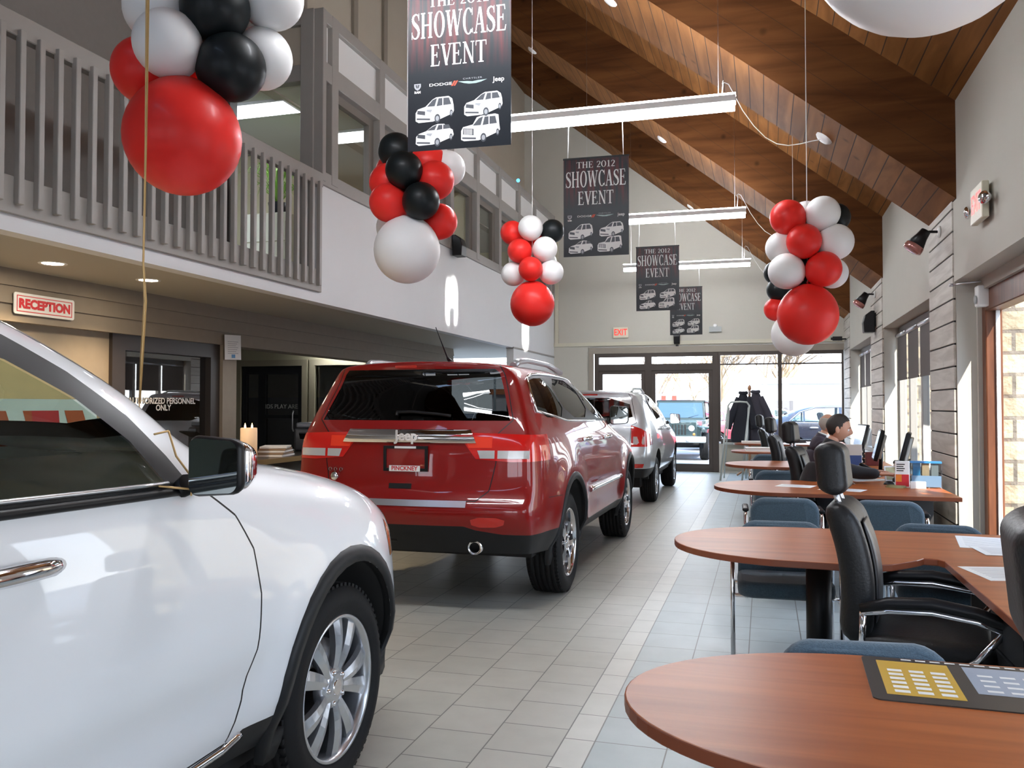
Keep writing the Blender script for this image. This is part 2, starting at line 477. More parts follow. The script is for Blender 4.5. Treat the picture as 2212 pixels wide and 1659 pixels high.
# near bay: brown timber door frame with glass, stone outside
def door_bay(n, ya, yb):
    root = bpy.data.objects.new('door_%d' % n, None); COL.objects.link(root); struct(root)
    f = MB(); xa, xb = WX + .205, WX + .335
    f.box(xa, xb, yb - .16, yb, 0, HEAD); f.box(xa, xb, ya, ya + .16, 0, HEAD); f.box(xa, xb, ya, yb, HEAD - .28, HEAD)
    ym = (ya + yb) / 2
    f.box(xa, xb, ym - .06, ym + .06, 0, HEAD)
    for y0, y1 in ((ya + .16, ym - .06), (ym + .06, yb - .16)):
        f.box(xa + .03, xb - .03, y0, y1, 0, .25)
    o = f.build('door_frame', M_brownframe, root); bevel(o, .008, 1)
    g = MB()
    for y0, y1 in ((ya + .16, ym - .06), (ym + .06, yb - .16)):
        g.quad((xb - .04, y0, .25), (xb - .04, y1, .25), (xb - .04, y1, HEAD - .28), (xb - .04, y0, HEAD - .28))
    g.build('pane', M_glass, root)
    s = MB(); s.box(xb - .055, xb - .025, yb - .185, yb - .16, .25, HEAD - .28); s.build('glazing_strip', M_white, root)
    t = MB(); t.box(WX + .17, WX + .205, ya, ya + .04, 0, HEAD); t.box(WX + .17, WX + .205, yb - .04, yb, 0, HEAD); t.box(WX + .17, WX + .205, ya, yb, HEAD - .1, HEAD); t.build('door_casing', M_wallgrey, root)
    return root
door_bay(1, 4.66, 8.32)
door_bay(2, -0.05, 3.35)
# stone wing walls outside each pier, lit by the sun
for k, (ya, yb) in enumerate(PIERS[1:4]):
    s = MB(); s.box(BX + .0, BX + 2.3, ya + .1, yb + .15, -.2, 3.6)
    o = s.build('wall_stone_%d' % (k + 1), M_stone); struct(o)

# ---------------------------------------------------------------- back wall with shop front
w = MB()
DX0, DX1, WX1 = -3.66, -0.94, 1.60
for x0_, x1_, z0_, z1_ in ((LX - .1, DX0 - .10, 0, 2.75), (LX - .1, WX + .3, 2.75, 2.95)):
    w.box(x0_, x1_, YB, YB + .25, z0_, z1_)
xs = [LX - .8, WX + .3]
w.bm.faces.new([w.bm.verts.new(p) for p in ((LX - .8, YB, 2.95), (WX + .3, YB, 2.95), (WX + .3, YB, deck_z(WX + .3) + .1), (LX - .8, YB, deck_z(LX - .8) + .1))])
w.box(DX1, WX + .3, YB, YB + .25, 0, .62)
w.box(WX1 + .02, WX + .3, YB, YB + .25, 0, 2.75)
o = w.build('wall_back', M_wallgrey); struct(o)
t = MB()
t.box(LX, WX, YB - .03, YB + .0, 2.78, 2.86); t.box(LX + .03, LX + .11, YB - .03, YB, 2.78, 5.6)
t.build('trim_6', mat('cream_trim', (0.56, 0.53, 0.42), .5))['kind'] = 'structure'
t = MB()
t.box(DX0 - .13, WX, YB - .04, YB + .02, 2.60, 2.74); t.box(DX0 - .13, DX0 - .02, YB - .04, YB + .02, 0, 2.62)
o = t.build('trim_7', M_taupe); struct(o); bevel(o, .004, 1)
t = MB(); t.box(DX1 + .05, WX - .02, YB - .10, YB + .1, .62, .69); o = t.build('trim_8', M_bronze); struct(o)
t = MB(); t.box(DX1 + .08, WX - .02, YB - .02, YB, .05, .60); t.box(DX1 + .25, DX1 + 1.0, YB - .035, YB - .015, .12, .52); o = t.build('trim_9', mat('lower_panel', (.36, .33, .26), .6)); struct(o)
# entrance: bronze frame, transom lights, left door leaf and fixed/right leaf
root = bpy.data.objects.new('door_3', None); COL.objects.link(root); struct(root)
f = MB(); y0, y1 = YB - .02, YB + .10
f.box(DX0, DX1, y0, y1, 2.52, 2.62); f.box(DX0, DX0 + .10, y0, y1, 0, 2.62); f.box(DX1 - .13, DX1, y0, y1, 0, 2.62)
f.box(DX0, DX1, y0, y1, 2.21, 2.36); f.box(-2.53, -2.38, y0, y1, 0, 2.60)
o = f.build('door_frame', M_bronze, root); bevel(o, .006, 1)
for xa, xb in ((DX0 + .1, -2.53), (-2.38, DX1 - .13)):
    l = MB()
    l.box(xa, xa + .08, y0 + .02, y1 - .02, .0, 2.21); l.box(xb - .08, xb, y0 + .02, y1 - .02, .0, 2.21)
    l.box(xa, xb, y0 + .02, y1 - .02, 2.14, 2.21); l.box(xa, xb, y0 + .02, y1 - .02, 0, .17)
    lf = l.build('door_leaf', M_bronze, root)
    g = MB(); g.quad((xa + .08, YB + .04, .17), (xb - .08, YB + .04, .17), (xb - .08, YB + .04, 2.14), (xa + .08, YB + .04, 2.14)); g.build('pane', M_glass, lf)
    h = MB(); hx = xb - .12 if xa < -3 else xa + .04
    h.tube([(hx, YB - .06, .95), (hx, YB - .07, 1.1), (hx, YB - .06, 1.25)], .012, 8); h.cyl((hx, YB - .06, .96), (hx, YB, .96), .01, 8); h.cyl((hx, YB - .06, 1.24), (hx, YB, 1.24), .01, 8)
    h.build('door_handle', M_steel, lf)
g = MB()
for xa, xb in ((DX0 + .1, -2.53), (-2.38, DX1 - .13)): g.quad((xa, YB + .04, 2.36), (xb, YB + .04, 2.36), (xb, YB + .04, 2.52), (xa, YB + .04, 2.52))
g.build('transom_pane', M_glass, root)
# windows right of the entrance
for n, (xa, xb) in enumerate(((DX1, 0.33), (0.33, WX1))):
    root = bpy.data.objects.new('window_%d' % (n + 3), None); COL.objects.link(root); struct(root)
    f = MB()
    f.box(xa, xb, y0, y1, 2.53, 2.62); f.box(xa, xb, y0, y1, .66, .72)
    f.box(xa, xa + .04, y0, y1, .66, 2.6); f.box(xb - .04, xb, y0, y1, .66, 2.6)
    f.box(xa + .04, xb - .04, y0 + .02, y0 + .05, 2.315, 2.345)
    f.build('window_frame', M_bronze, root)
    g = MB(); g.quad((xa + .04, YB + .04, .72), (xb - .04, YB + .04, .72), (xb - .04, YB + .04, 2.53), (xa + .04, YB + .04, 2.53)); g.build('pane', M_glass, root)
    b = MB(); b.quad((xa + .07, YB + .0, 2.34), (xb - .07, YB + .0, 2.34), (xb - .07, YB + .0, 2.50), (xa + .07, YB + .0, 2.50)); b.build('sheer_blind', glass_mat('sheer_grey', (.50, .52, .58), .05), root)

# ---------------------------------------------------------------- left side : soffit, white fascia wall, office above, balcony
SZ = 2.55
w = MB()
w.box(LX - .14, LX, 8.27, YB, SZ, 3.88)
w.box(LX - .14, LX, YF, 8.27, SZ - .0, 2.70)
w.box(LX - .14, LX, 15.75, YB, 0, SZ)
o = w.build('wall_left', M_wallwhite); struct(o)
t = MB(); t.box(LX - .14, LX + .015, 15.7, YB, SZ - .015, SZ + .015); o = t.build('trim_10', M_taupe_grey); struct(o)
c = MB(); c.box(-12, LX - .14, YF, YB, SZ, SZ + .05); o = c.build('ceiling_soffit', mat('soffit_paint', (.40, .37, .31), .7)); struct(o)
# header beam of lapped boards
HX = -5.83
h = MB()
for k in range(3):
    z0_ = 2.12 + k * .145
    h.bm.faces.new([h.bm.verts.new(p) for p in ((HX + .018, YF, z0_), (HX + .018, 15.75, z0_), (HX, 15.75, z0_ + .145), (HX, YF, z0_ + .145))])
    h.quad((HX - .03, YF, z0_), (HX + .018, YF, z0_), (HX + .018, 15.75, z0_), (HX - .03, 15.75, z0_))
h.box(HX - .25, HX - .02, YF, 15.75, 2.12, SZ)
o = h.build('trim_11', M_siding); struct(o)
# wall under the header (behind the reception counter) and post
w = MB()
w.box(HX - .22, HX - .06, YF, 6.63, 0, 2.12)
w.box(HX - .22, HX + .02, 8.28, 8.54, 0, 2.12)
o = w.build('wall_reception', M_siding); struct(o)
# dark glazed doorway "authorized personnel only"
root = bpy.data.objects.new('door_4', None); COL.objects.link(root); struct(root)
f = MB(); xa, xb = HX - .16, HX - .02
f.box(xa, xb, 6.63, 6.80, 0, 2.12); f.box(xa, xb, 8.12, 8.28, 0, 2.12); f.box(xa, xb, 6.63, 8.28, 1.97, 2.12); f.box(xa, xb, 6.63, 8.28, 0, .12)
o = f.build('door_frame', mat('dark_brown_frame', (.03, .022, .018), .4), root)
g = MB(); g.quad((HX - .09, 6.8, .12), (HX - .09, 8.12, .12), (HX - .09, 8.12, 1.97), (HX - .09, 6.8, 1.97)); g.build('pane', M_darkglass, root)
M_txtgrey = mat('etched_letters', (.62, .62, .58), .6)
for s, zz, sz in (('AUTHORIZED PERSONNEL', 1.485, .085), ('ONLY', 1.415, .085)):
    text_obj('lettering', s, basis((HX - .085, 7.43, zz), (0, 1, 0), (0, 0, 1)), M_txtgrey, root, size=sz, bold=.002)
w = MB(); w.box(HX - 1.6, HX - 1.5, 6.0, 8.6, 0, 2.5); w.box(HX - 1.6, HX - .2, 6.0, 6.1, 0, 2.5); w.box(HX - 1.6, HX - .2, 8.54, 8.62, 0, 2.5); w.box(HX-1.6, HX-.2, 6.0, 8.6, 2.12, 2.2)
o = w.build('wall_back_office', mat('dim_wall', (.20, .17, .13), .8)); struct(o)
# recess with the play-area door
w = MB()
for xa, xb, za, zb in ((-12, -8.78, 0, 2.5), (-7.5, -7.36, 0, 2.5), (-8.78, -7.5, 2.17, 2.5), (-7.36, -5.9, 2.17, 2.5), (-7.36, -5.9, 0, .85), (-5.95, -5.83, 0, 2.5)):
    w.box(xa, xb, 13.0, 13.15, za, zb)
w.box(-5.95, -5.85, 13.1, 15.72, 0, 2.14)
o = w.build('wall_play_area', mat('olive_beige_wall', (.36, .33, .22), .8)); struct(o)
w = MB(); w.box(-12.1, -12, YF, 13.1, 0, 2.55); o = w.build('wall_far_left', M_siding); struct(o)
t = MB()
for xa, xb in ((-8.85, -8.74), (-7.54, -7.44)): t.box(xa, xb, 12.96, 13.0, 0, 2.2)
t.box(-8.85, -7.44, 12.96, 13, 2.12, 2.22); t.box(-7.40, -7.30, 12.96, 13.0, .82, 2.2); t.box(-7.40, -5.9, 12.96, 13, 2.12, 2.22)
o = t.build('trim_12', mat('olive_trim', (.25, .22, .15), .6)); struct(o)
root = bpy.data.objects.new('door_5', None); COL.objects.link(root); struct(root)
f = MB(); f.box(-8.74, -8.66, 13.02, 13.1, 0, 2.12); f.box(-8.42, -8.28, 13.02, 13.1, 0, 2.12); f.box(-7.64, -7.54, 13.02, 13.1, 0, 2.12); f.box(-8.74, -7.54, 13.02, 13.1, 1.98, 2.12); f.box(-8.42, -7.54, 13.02, 13.1, 1.22, 1.28); f.box(-8.42, -7.54, 13.02, 13.1, 0, .2)
f.build('door_frame', M_black, root)
g = MB(); g.quad((-8.66, 13.06, 0), (-7.6, 13.06, 0), (-7.6, 13.06, 2.0), (-8.66, 13.06, 2.0)); g.build('pane', M_darkglass, root)
text_obj('lettering', 'KIDS PLAY AREA', basis((-7.97, 13.03, 1.42), (1, 0, 0), (0, 0, 1)), mat('dull_letters', (.35, .36, .34), .6), root, size=.105)
h = MB(); h.tube([(-7.70, 12.97, 1.0), (-7.70, 12.94, 1.05), (-7.70, 12.94, 1.3), (-7.70, 12.97, 1.35)], .012, 8); h.build('door_handle', M_steel, root)
w = MB(); w.box(-12, -5.86, 15.2, 15.3, 0, 1.6, mi=0); w.box(-12, -5.86, 15.2, 15.3, 1.6, 2.5, mi=1); w.box(-12, -11.9, 13.1, 15.3, 0, 2.5, mi=1)
o = w.build('wall_play_room', [mat('play_blue', (.16, .2, .26), .8), mat('play_green', (.40, .42, .34), .8)]); struct(o)
root = bpy.data.objects.new('window_5', None); COL.objects.link(root); struct(root)
g = MB(); g.quad((-7.36, 13.05, .85), (-5.95, 13.05, .85), (-5.95, 13.05, 2.12), (-7.36, 13.05, 2.12)); g.build('pane', M_darkglass, root)

# office on the upper floor : frame of grey bars, white spandrel panels, windows
root = bpy.data.objects.new('wall_office', None); COL.objects.link(root); struct(root)
MU = [8.27, 8.55, 9.78, 11.02, 12.30, 13.55, 14.80, 16.08, 17.30, 18.70, YB - .02]
f = MB()
for k, y in enumerate(MU):
    hw = .075
    f.box(LX - .12, LX + .03, max(8.27, y - hw), min(YB - .01, y + hw), 3.88, 5.78)
for z0_, z1_ in ((3.84, 3.99), (5.00, 5.21), (5.64, 5.78)): f.box(LX - .115, LX + .025, 8.27, YB - .02, z0_, z1_)
# return frame facing the balcony
f.box(LX - .9, LX - .10, 8.27, 8.40, 5.62, 5.78); f.box(LX - 3.2, LX - .10, 8.27, 8.40, 5.00, 5.18); f.box(LX - 3.2, LX - .9, 8.27, 8.40, 5.62, 5.78); 
f.box(LX - .24, LX - .08, 8.25, 8.42, 2.9, 5.78)
o = f.build('frame', M_taupe_grey, root); bevel(o, .006, 1)
p = MB()
for a, b in zip(MU[:-1], MU[1:]): p.quad((LX - .03, a + .07, 5.20), (LX - .03, b - .07, 5.20), (LX - .03, b - .07, 5.65), (LX - .03, a + .07, 5.65))
p.build('spandrel_panel', M_panelwhite, root)
p = MB(); p.box(LX - 3.2, LX - .2, 8.32, 8.36, 5.17, 5.64); p.build('return_panel', M_beige, root)
sa = MB()
for a, b in zip(MU[1:-1], MU[2:]):
    a2, b2 = a + .075, b - .075
    sa.box(LX - .13, LX - .06, b2 - .13, b2, 3.98, 5.0); sa.box(LX - .13, LX - .06, a2, a2 + .03, 3.98, 5.0); sa.box(LX - .13, LX - .06, a2, b2, 4.9, 5.0)
sa.build('sash', mat('dark_taupe_sash', (.17, .15, .13), .5), root)
g = MB()
for a, b in zip(MU[1:-1], MU[2:]): g.quad((LX - .09, a + .08, 4.0), (LX - .09, b - .08, 4.0), (LX - .09, b - .08, 5.0), (LX - .09, a + .08, 5.0))
g.build('pane', M_glass, root)
# wall above the office, set back, with battens
w = MB(); w.box(-5.45, -5.3, 8.3, YB + .2, 5.0, 9.8); w.box(-6.0, -5.3, 8.34, 8.42, 5.7, 11.6)
o = w.build('wall_upper_left', M_beige); struct(o)
t = MB()
for y in (9.0, 10.35, 11.3, 12.6, 13.9, 15.3): t.box(-5.3, -5.26, y, y + .12, 5.7, 9.8)
for x in (-5.42, -5.80): t.box(x, x + .12, 8.26, 8.3, 5.7, 10)
o = t.build('trim_13', M_taupe); struct(o)
t = MB(); t.box(-5.3, LX - .1, 8.4, YB, 5.76, 5.8); o = t.build('trim_14', M_taupe_grey); struct(o)
# office interior
w = MB()
w.box(-8.4, -8.3, 8.0, YB, 2.8, 5.1); w.box(-8.4, LX - .1, YB - .05, YB + .05, 2.8, 5.1); w.box(-8.4, -6.6, 10.6, 10.7, 2.8, 5.0)
w.box(-6.7, -6.6, 10.6, 13.4, 2.8, 5.0); w.box(-6.7, LX-.12, 13.4, 13.5, 2.8, 5.0)
o = w.build('wall_office_inside', mat('office_cream', (.52, .47, .31), .8)); struct(o)
w = MB(); w.box(-8.4, LX - .13, 8.3, YB, 5.02, 5.08); o = w.build('ceiling_office', mat('office_ceiling', (.6, .58, .5), .8)); struct(o)
w = MB(); w.box(-12, LX - .02, YF, YB, SZ + .06, 2.86); o = w.build('floor_upper', mat('carpet_taupe', (.2, .18, .16), .9)); struct(o)
# balcony back wall and door
w = MB(); w.box(-5.95, -5.83, YF, 8.32, 2.86, 10.2)
o = w.build('wall_balcony', mat('balcony_wall_grey', (.235, .22, .205), .75, noise=.05)); struct(o)
# balcony railing
rail = tag(bpy.data.objects.new('balcony_railing', None), 'grey painted balcony railing of upright wooden balusters above the soffit', 'railing'); COL.objects.link(rail)
f = MB(); f.box(LX - .02, LX + .03, -1.0, 8.26, 2.66, 2.90); o = f.build('fascia_board', M_taupe_grey, rail); bevel(o, .004, 1)
f = MB(); f.box(LX - .03, LX + .045, -1.0, 8.26, 3.80, 3.95); o = f.build('top_rail', M_taupe_grey, rail); bevel(o, .006, 1)
y = 8.16
proto = None
while y > 1.2:
    if proto is None:
        b = MB(); b.box(LX + .03, LX + .075, -.022, .022, 2.72, 3.84); proto = b.build('baluster', M_taupe_grey, rail); bevel(proto, .004, 1); proto.location = (0, y, 0)
    else:
        c_ = proto.copy(); COL.objects.link(c_); c_.location = (0, y, 0)
    y -= .1535
f = MB(); f.box(-5.90, -5.76, 8.30, 8.44, 2.86, 5.05); o = f.build('trim_15', mat('dark_post', (.07, .06, .055), .6)); struct(o)
# ---------------------------------------------------------------- front (behind the camera): wall with shop windows
w = MB(); ZT = 2.7
w.bm.faces.new([w.bm.verts.new(p) for p in ((-12, YF, ZT), (WX + .3, YF, ZT), (WX + .3, YF, deck_z(WX+.3)+.1), (-8, YF, deck_z(-6.1)+.1), (-12, YF, deck_z(-6.1) + .1))])
FW = [(-11.5, -9.6), (-6.6, -4.9), (-4.2, -2.6), (-1.3, 1.2)]
edges_ = [-12] + [v for q in FW for v in q] + [WX + .3]
for a, b in zip(edges_[0::2], edges_[1::2]): w.box(a, b, YF - .15, YF, 0, ZT)
for a, b in FW: w.box(a, b, YF - .15, YF, 0, .5)
o = w.build('wall_front', M_wallgrey); struct(o)
for k, (a, b) in enumerate(FW):
    f = MB()
    f.box(a, b, YF - .1, YF - .04, .5, .58); f.box(a, b, YF - .1, YF - .04, 2.62, 2.7)
    for x in (a, (a + b) / 2 - .03, b - .06): f.box(x, x + .06, YF - .1, YF - .04, .5, 2.7)
    o = f.build('window_%d' % (k + 6), M_bronze); struct(o)
# ================================================================== car builder
def lerp(a, b, t): return a + (b - a) * t
def car_surface(P, lv=2):
    """P: rows (z keys, x keys over y, start y, end y), stations; returns a bmesh of the smooth closed outer skin (car heads to +y, y=0 at the rear)"""
    st = P['stations']; rows = P['rows']; nx = P.get('nx', 5)
    K = len(rows); J = len(st)
    L = P['length']
    zf = [interp(r['z']) for r in rows]; xf = [interp(r['x']) for r in rows]
    bm = bmesh.new()
    crown = interp(P['crown']); bulge_r = P.get('bulge_r', .08); bulge_f = P.get('bulge_f', .18)
    def pos(j, k):
        r = rows[k]; t = st[j] / L
        y = st[j] + r.get('y0', 0) * (1 - t) ** 6 - (L - r.get('y1', L)) * t ** 6
        return y, zf[k](y), xf[k](y)
    V = {}
    for k in range(K):
        for j in range(J):
            y, z, x = pos(j, k)
            V['s', 1, k, j] = bm.verts.new((x, y, z)); V['s', -1, k, j] = bm.verts.new((-x, y, z))
    ts = [-1 + 2 * i / (nx + 1) for i in range(1, nx + 1)]
    for j in range(J):
        y, z, x = pos(j, K - 1)
        fr = max(0, 1 - st[j] / .5) ; ff = max(0, 1 - (L - st[j]) / .8)
        for i, t in enumerate(ts):
            c_ = 1 - t * t
            V['t', i, j] = bm.verts.new((x * t, y - bulge_r * c_ * fr + bulge_f * c_ * ff * ff, z + crown(y) * c_))
    for k in range(K - 1):
        for tagk, j, b in (('r', 0, -bulge_r), ('f', J - 1, bulge_f)):
            y, z, x = pos(j, k)
            for i, t in enumerate(ts):
                c_ = 1 - t * t
                V[tagk, i, k] = bm.verts.new((x * t, y + b * c_, z))
    def F(*v):
        try: bm.faces.new(v)
        except ValueError: pass
    for k in range(K - 1):
        for j in range(J - 1):
            F(V['s', 1, k, j], V['s', 1, k, j + 1], V['s', 1, k + 1, j + 1], V['s', 1, k + 1, j])
            F(V['s', -1, k, j + 1], V['s', -1, k, j], V['s', -1, k + 1, j], V['s', -1, k + 1, j + 1])
    def top(i, j):
        if i < 0: return V['s', -1, K - 1, j]
        if i >= nx: return V['s', 1, K - 1, j]
        return V['t', i, j]
    for j in range(J - 1):
        for i in range(-1, nx):
            F(top(i, j), top(i + 1, j), top(i + 1, j + 1), top(i, j + 1))
    for tagk, j in (('r', 0), ('f', J - 1)):
        def end(i, k):
            if i < 0: return V['s', -1, k, j]
            if i >= nx: return V['s', 1, k, j]
            return V['t', i, j] if k == K - 1 else V[tagk, i, k]
        for k in range(K - 1):
            for i in range(-1, nx):
                q = (end(i, k), end(i + 1, k), end(i + 1, k + 1), end(i, k + 1))
                F(*(q if tagk == 'r' else q[::-1]))
    me = bpy.data.meshes.new('cage'); bm.to_mesh(me); bm.free()
    o = bpy.data.objects.new('cage', me); COL.objects.link(o)
    md = o.modifiers.new('s', 'SUBSURF'); md.levels = lv; md.render_levels = lv
    dg = bpy.context.evaluated_depsgraph_get(); dg.update()
    m2 = bpy.data.meshes.new_from_object(o.evaluated_get(dg))
    out = bmesh.new(); out.from_mesh(m2)
    bpy.data.objects.remove(o); bpy.data.meshes.remove(me); bpy.data.meshes.remove(m2)
    for f in out.faces: f.smooth = True
    return out

def inside(p, poly):
    x, y = p; c = False; n = len(poly)
    for i in range(n):
        x0, y0 = poly[i]; x1, y1 = poly[i - 1]
        if (y0 > y) != (y1 > y) and x < (x1 - x0) * (y - y0) / (y1 - y0) + x0: c = not c
    return c
def smooth_poly(pts, it=2, keep=()):
    """corner-cutting; indices in keep stay sharp"""
    pts = [tuple(p) for p in pts]; flags = [i in keep for i in range(len(pts))]
    for _ in range(it):
        q = []; fl = []
        n = len(pts)
        for i in range(n):
            a, b, c_ = pts[i - 1], pts[i], pts[(i + 1) % n]
            if flags[i]: q.append(b); fl.append(True)
            else:
                q.append((b[0] * .75 + a[0] * .25, b[1] * .75 + a[1] * .25)); fl.append(False)
                q.append((b[0] * .75 + c_[0] * .25, b[1] * .75 + c_[1] * .25)); fl.append(False)
        pts, flags = q, fl
    return pts

class Skin:
    AX = {'R': (1, 2, 0, 1), 'L': (1, 2, 0, -1), 'rear': (0, 2, 1, -1), 'front': (0, 2, 1, 1), 'top': (0, 1, 2, 1)}
    def __init__(self, bm):
        self.bm = bm
        self.tree = BVHTree.FromBMesh(bm)
    def at(self, side, a, b, off=0.0):
        ia, ib, ic, s = self.AX[side]
        o = Vector((0, 0, 0)); o[ia] = a; o[ib] = b; o[ic] = 10 * s
        d = Vector((0, 0, 0)); d[ic] = -s
        if side in ('rear',): o[ic] = -10
        if side == 'front': o[ic] = 20
        hit = self.tree.ray_cast(o, d)
        if hit[0] is None:
            hit = self.tree.find_nearest(Vector(o) + d * 9)
        return hit[0] + hit[1] * off, hit[1]
    def faces(self, side, poly, nmin=0.12, lim=None):
        """cut the skin along poly (in the side's projection) and return the faces inside"""
        ia, ib, ic, s = self.AX[side]
        bm = self.bm
        lo = (min(p[0] for p in poly) - .05, min(p[1] for p in poly) - .05); hi = (max(p[0] for p in poly) + .05, max(p[1] for p in poly) + .05)
        def cand():
            r = []
            for f in bm.faces:
                if f.normal[ic] * s < nmin: continue
                if side in 'RL' and f.calc_center_median()[0] * s < .15: continue
                if lim is not None and not lim(f.calc_center_median()): continue
                us = [v.co[ia] for v in f.verts]; vs = [v.co[ib] for v in f.verts]
                if max(us) < lo[0] or min(us) > hi[0] or max(vs) < lo[1] or min(vs) > hi[1]: continue
                r.append(f)
            return r
        n = len(poly)
        fs = cand()
        for i in range(n):
            p, q = poly[i - 1], poly[i]
            dx, dy = q[0] - p[0], q[1] - p[1]
            if abs(dx) + abs(dy) < 1e-6: continue
            x0, x1 = min(p[0], q[0]) - .002, max(p[0], q[0]) + .002; y0, y1 = min(p[1], q[1]) - .002, max(p[1], q[1]) + .002
            sel = []
            for f in fs:
                if not f.is_valid: continue
                us = [v.co[ia] for v in f.verts]; vs = [v.co[ib] for v in f.verts]
                if max(us) < x0 or min(us) > x1 or max(vs) < y0 or min(vs) > y1: continue
                sel.append(f)
            if not sel: continue
            co = Vector((0, 0, 0)); co[ia] = p[0]; co[ib] = p[1]
            no = Vector((0, 0, 0)); no[ia] = dy; no[ib] = -dx; no.normalize()
            geom = set(sel)
            for f in sel: geom.update(f.verts); geom.update(f.edges)
            res = bmesh.ops.bisect_plane(bm, geom=list(geom), dist=1e-5, plane_co=co, plane_no=no)
            new = [g for g in res['geom'] if isinstance(g, bmesh.types.BMFace)]
            fs = [f for f in fs if f.is_valid]
            have = set(fs)
            fs += [f for f in new if f not in have]
        bm.normal_update()
        out = []
        for f in cand():
            c_ = f.calc_center_median()
            if inside((c_[ia], c_[ib]), poly): out.append(f)
        return out
    def take(self, faces, name, m, parent, off=0.0, delete=True, thick=0.0):
        """move faces to an object of their own"""
        t = bmesh.new(); mp = {}
        vn = {}
        for f in faces:
            for v in f.verts: vn[v] = v.normal.copy()
        for v in vn: mp[v] = t.verts.new(v.co + vn[v] * off)
        for f in faces:
            nf = t.faces.new([mp[v] for v in f.verts]); nf.smooth = True
        if delete: bmesh.ops.delete(self.bm, geom=list(faces), context='FACES')
        me = bpy.data.meshes.new(name); t.to_mesh(me); t.free()
        me.materials.append(m)
        o = bpy.data.objects.new(name, me); COL.objects.link(o); o.parent = parent
        return o
    def paint(self, faces, mi):
        for f in faces: f.material_index = mi
    def line(self, side, pts, w=.006, mi=1):
        """narrow dark joint along a polyline"""
        for p, q in zip(pts[:-1], pts[1:]):
            d = Vector((q[0] - p[0], q[1] - p[1])); 
            if d.length < 1e-5: continue
            n = Vector((-d.y, d.x)).normalized() * w / 2
            self.paint(self.faces(side, [(p[0] + n.x, p[1] + n.y), (q[0] + n.x, q[1] + n.y), (q[0] - n.x, q[1] - n.y), (p[0] - n.x, p[1] - n.y)]), mi)
    def path(self, side, pts, off=0.0): return [self.at(side, a, b, off)[0] for a, b in pts]
    def build(self, name, mats, parent):
        me = bpy.data.meshes.new(name); self.bm.to_mesh(me); 
        for m in mats: me.materials.append(m)
        o = bpy.data.objects.new(name, me); COL.objects.link(o); o.parent = parent
        return o

def densify(pts, n=6, closed=False):
    q = []
    m = len(pts) if closed else len(pts) - 1
    for i in range(m):
        a, b = pts[i], pts[(i + 1) % len(pts)]
        for k in range(n): q.append((lerp(a[0], b[0], k / n), lerp(a[1], b[1], k / n)))
    if not closed: q.append(pts[-1])
    return q

M_tyre = mat('tyre_rubber', (0.009, 0.009, 0.010), 0.7, bump=0.1, bscale=60, spec=.3)
M_alloy = mat('silver_alloy', (0.62, 0.64, 0.68), 0.25, 0.85)
M_brake = mat('brake_disc', (0.25, 0.25, 0.26), 0.4, 0.9)
M_cladding = mat('dark_cladding', (0.013, 0.014, 0.016), 0.5, spec=.3)
M_underbody = mat('underbody', (0.01, 0.01, 0.011), 0.8)
M_amber = mat('amber_lens', (0.8, 0.22, 0.02), 0.15, coat=.5)
M_lampclear = mat('clear_lens', (0.62, 0.62, 0.62), 0.12, 0.3, coat=1)
M_taillamp = mat('red_lens', (0.62, 0.012, 0.010), 0.12, coat=1, emit=(1, .02, .01), estr=0.0)
M_tailbright = mat('red_lens_inner', (0.9, 0.05, 0.02), 0.2, coat=1)
M_reflector = mat('red_reflector', (0.55, 0.015, 0.01), 0.25, coat=.8)
M_interior = mat('dark_interior', (0.018, 0.018, 0.019), 0.7)
M_leather = mat('black_leather', (0.010, 0.010, 0.0105), 0.45, bump=.15, bscale=90, spec=.35)

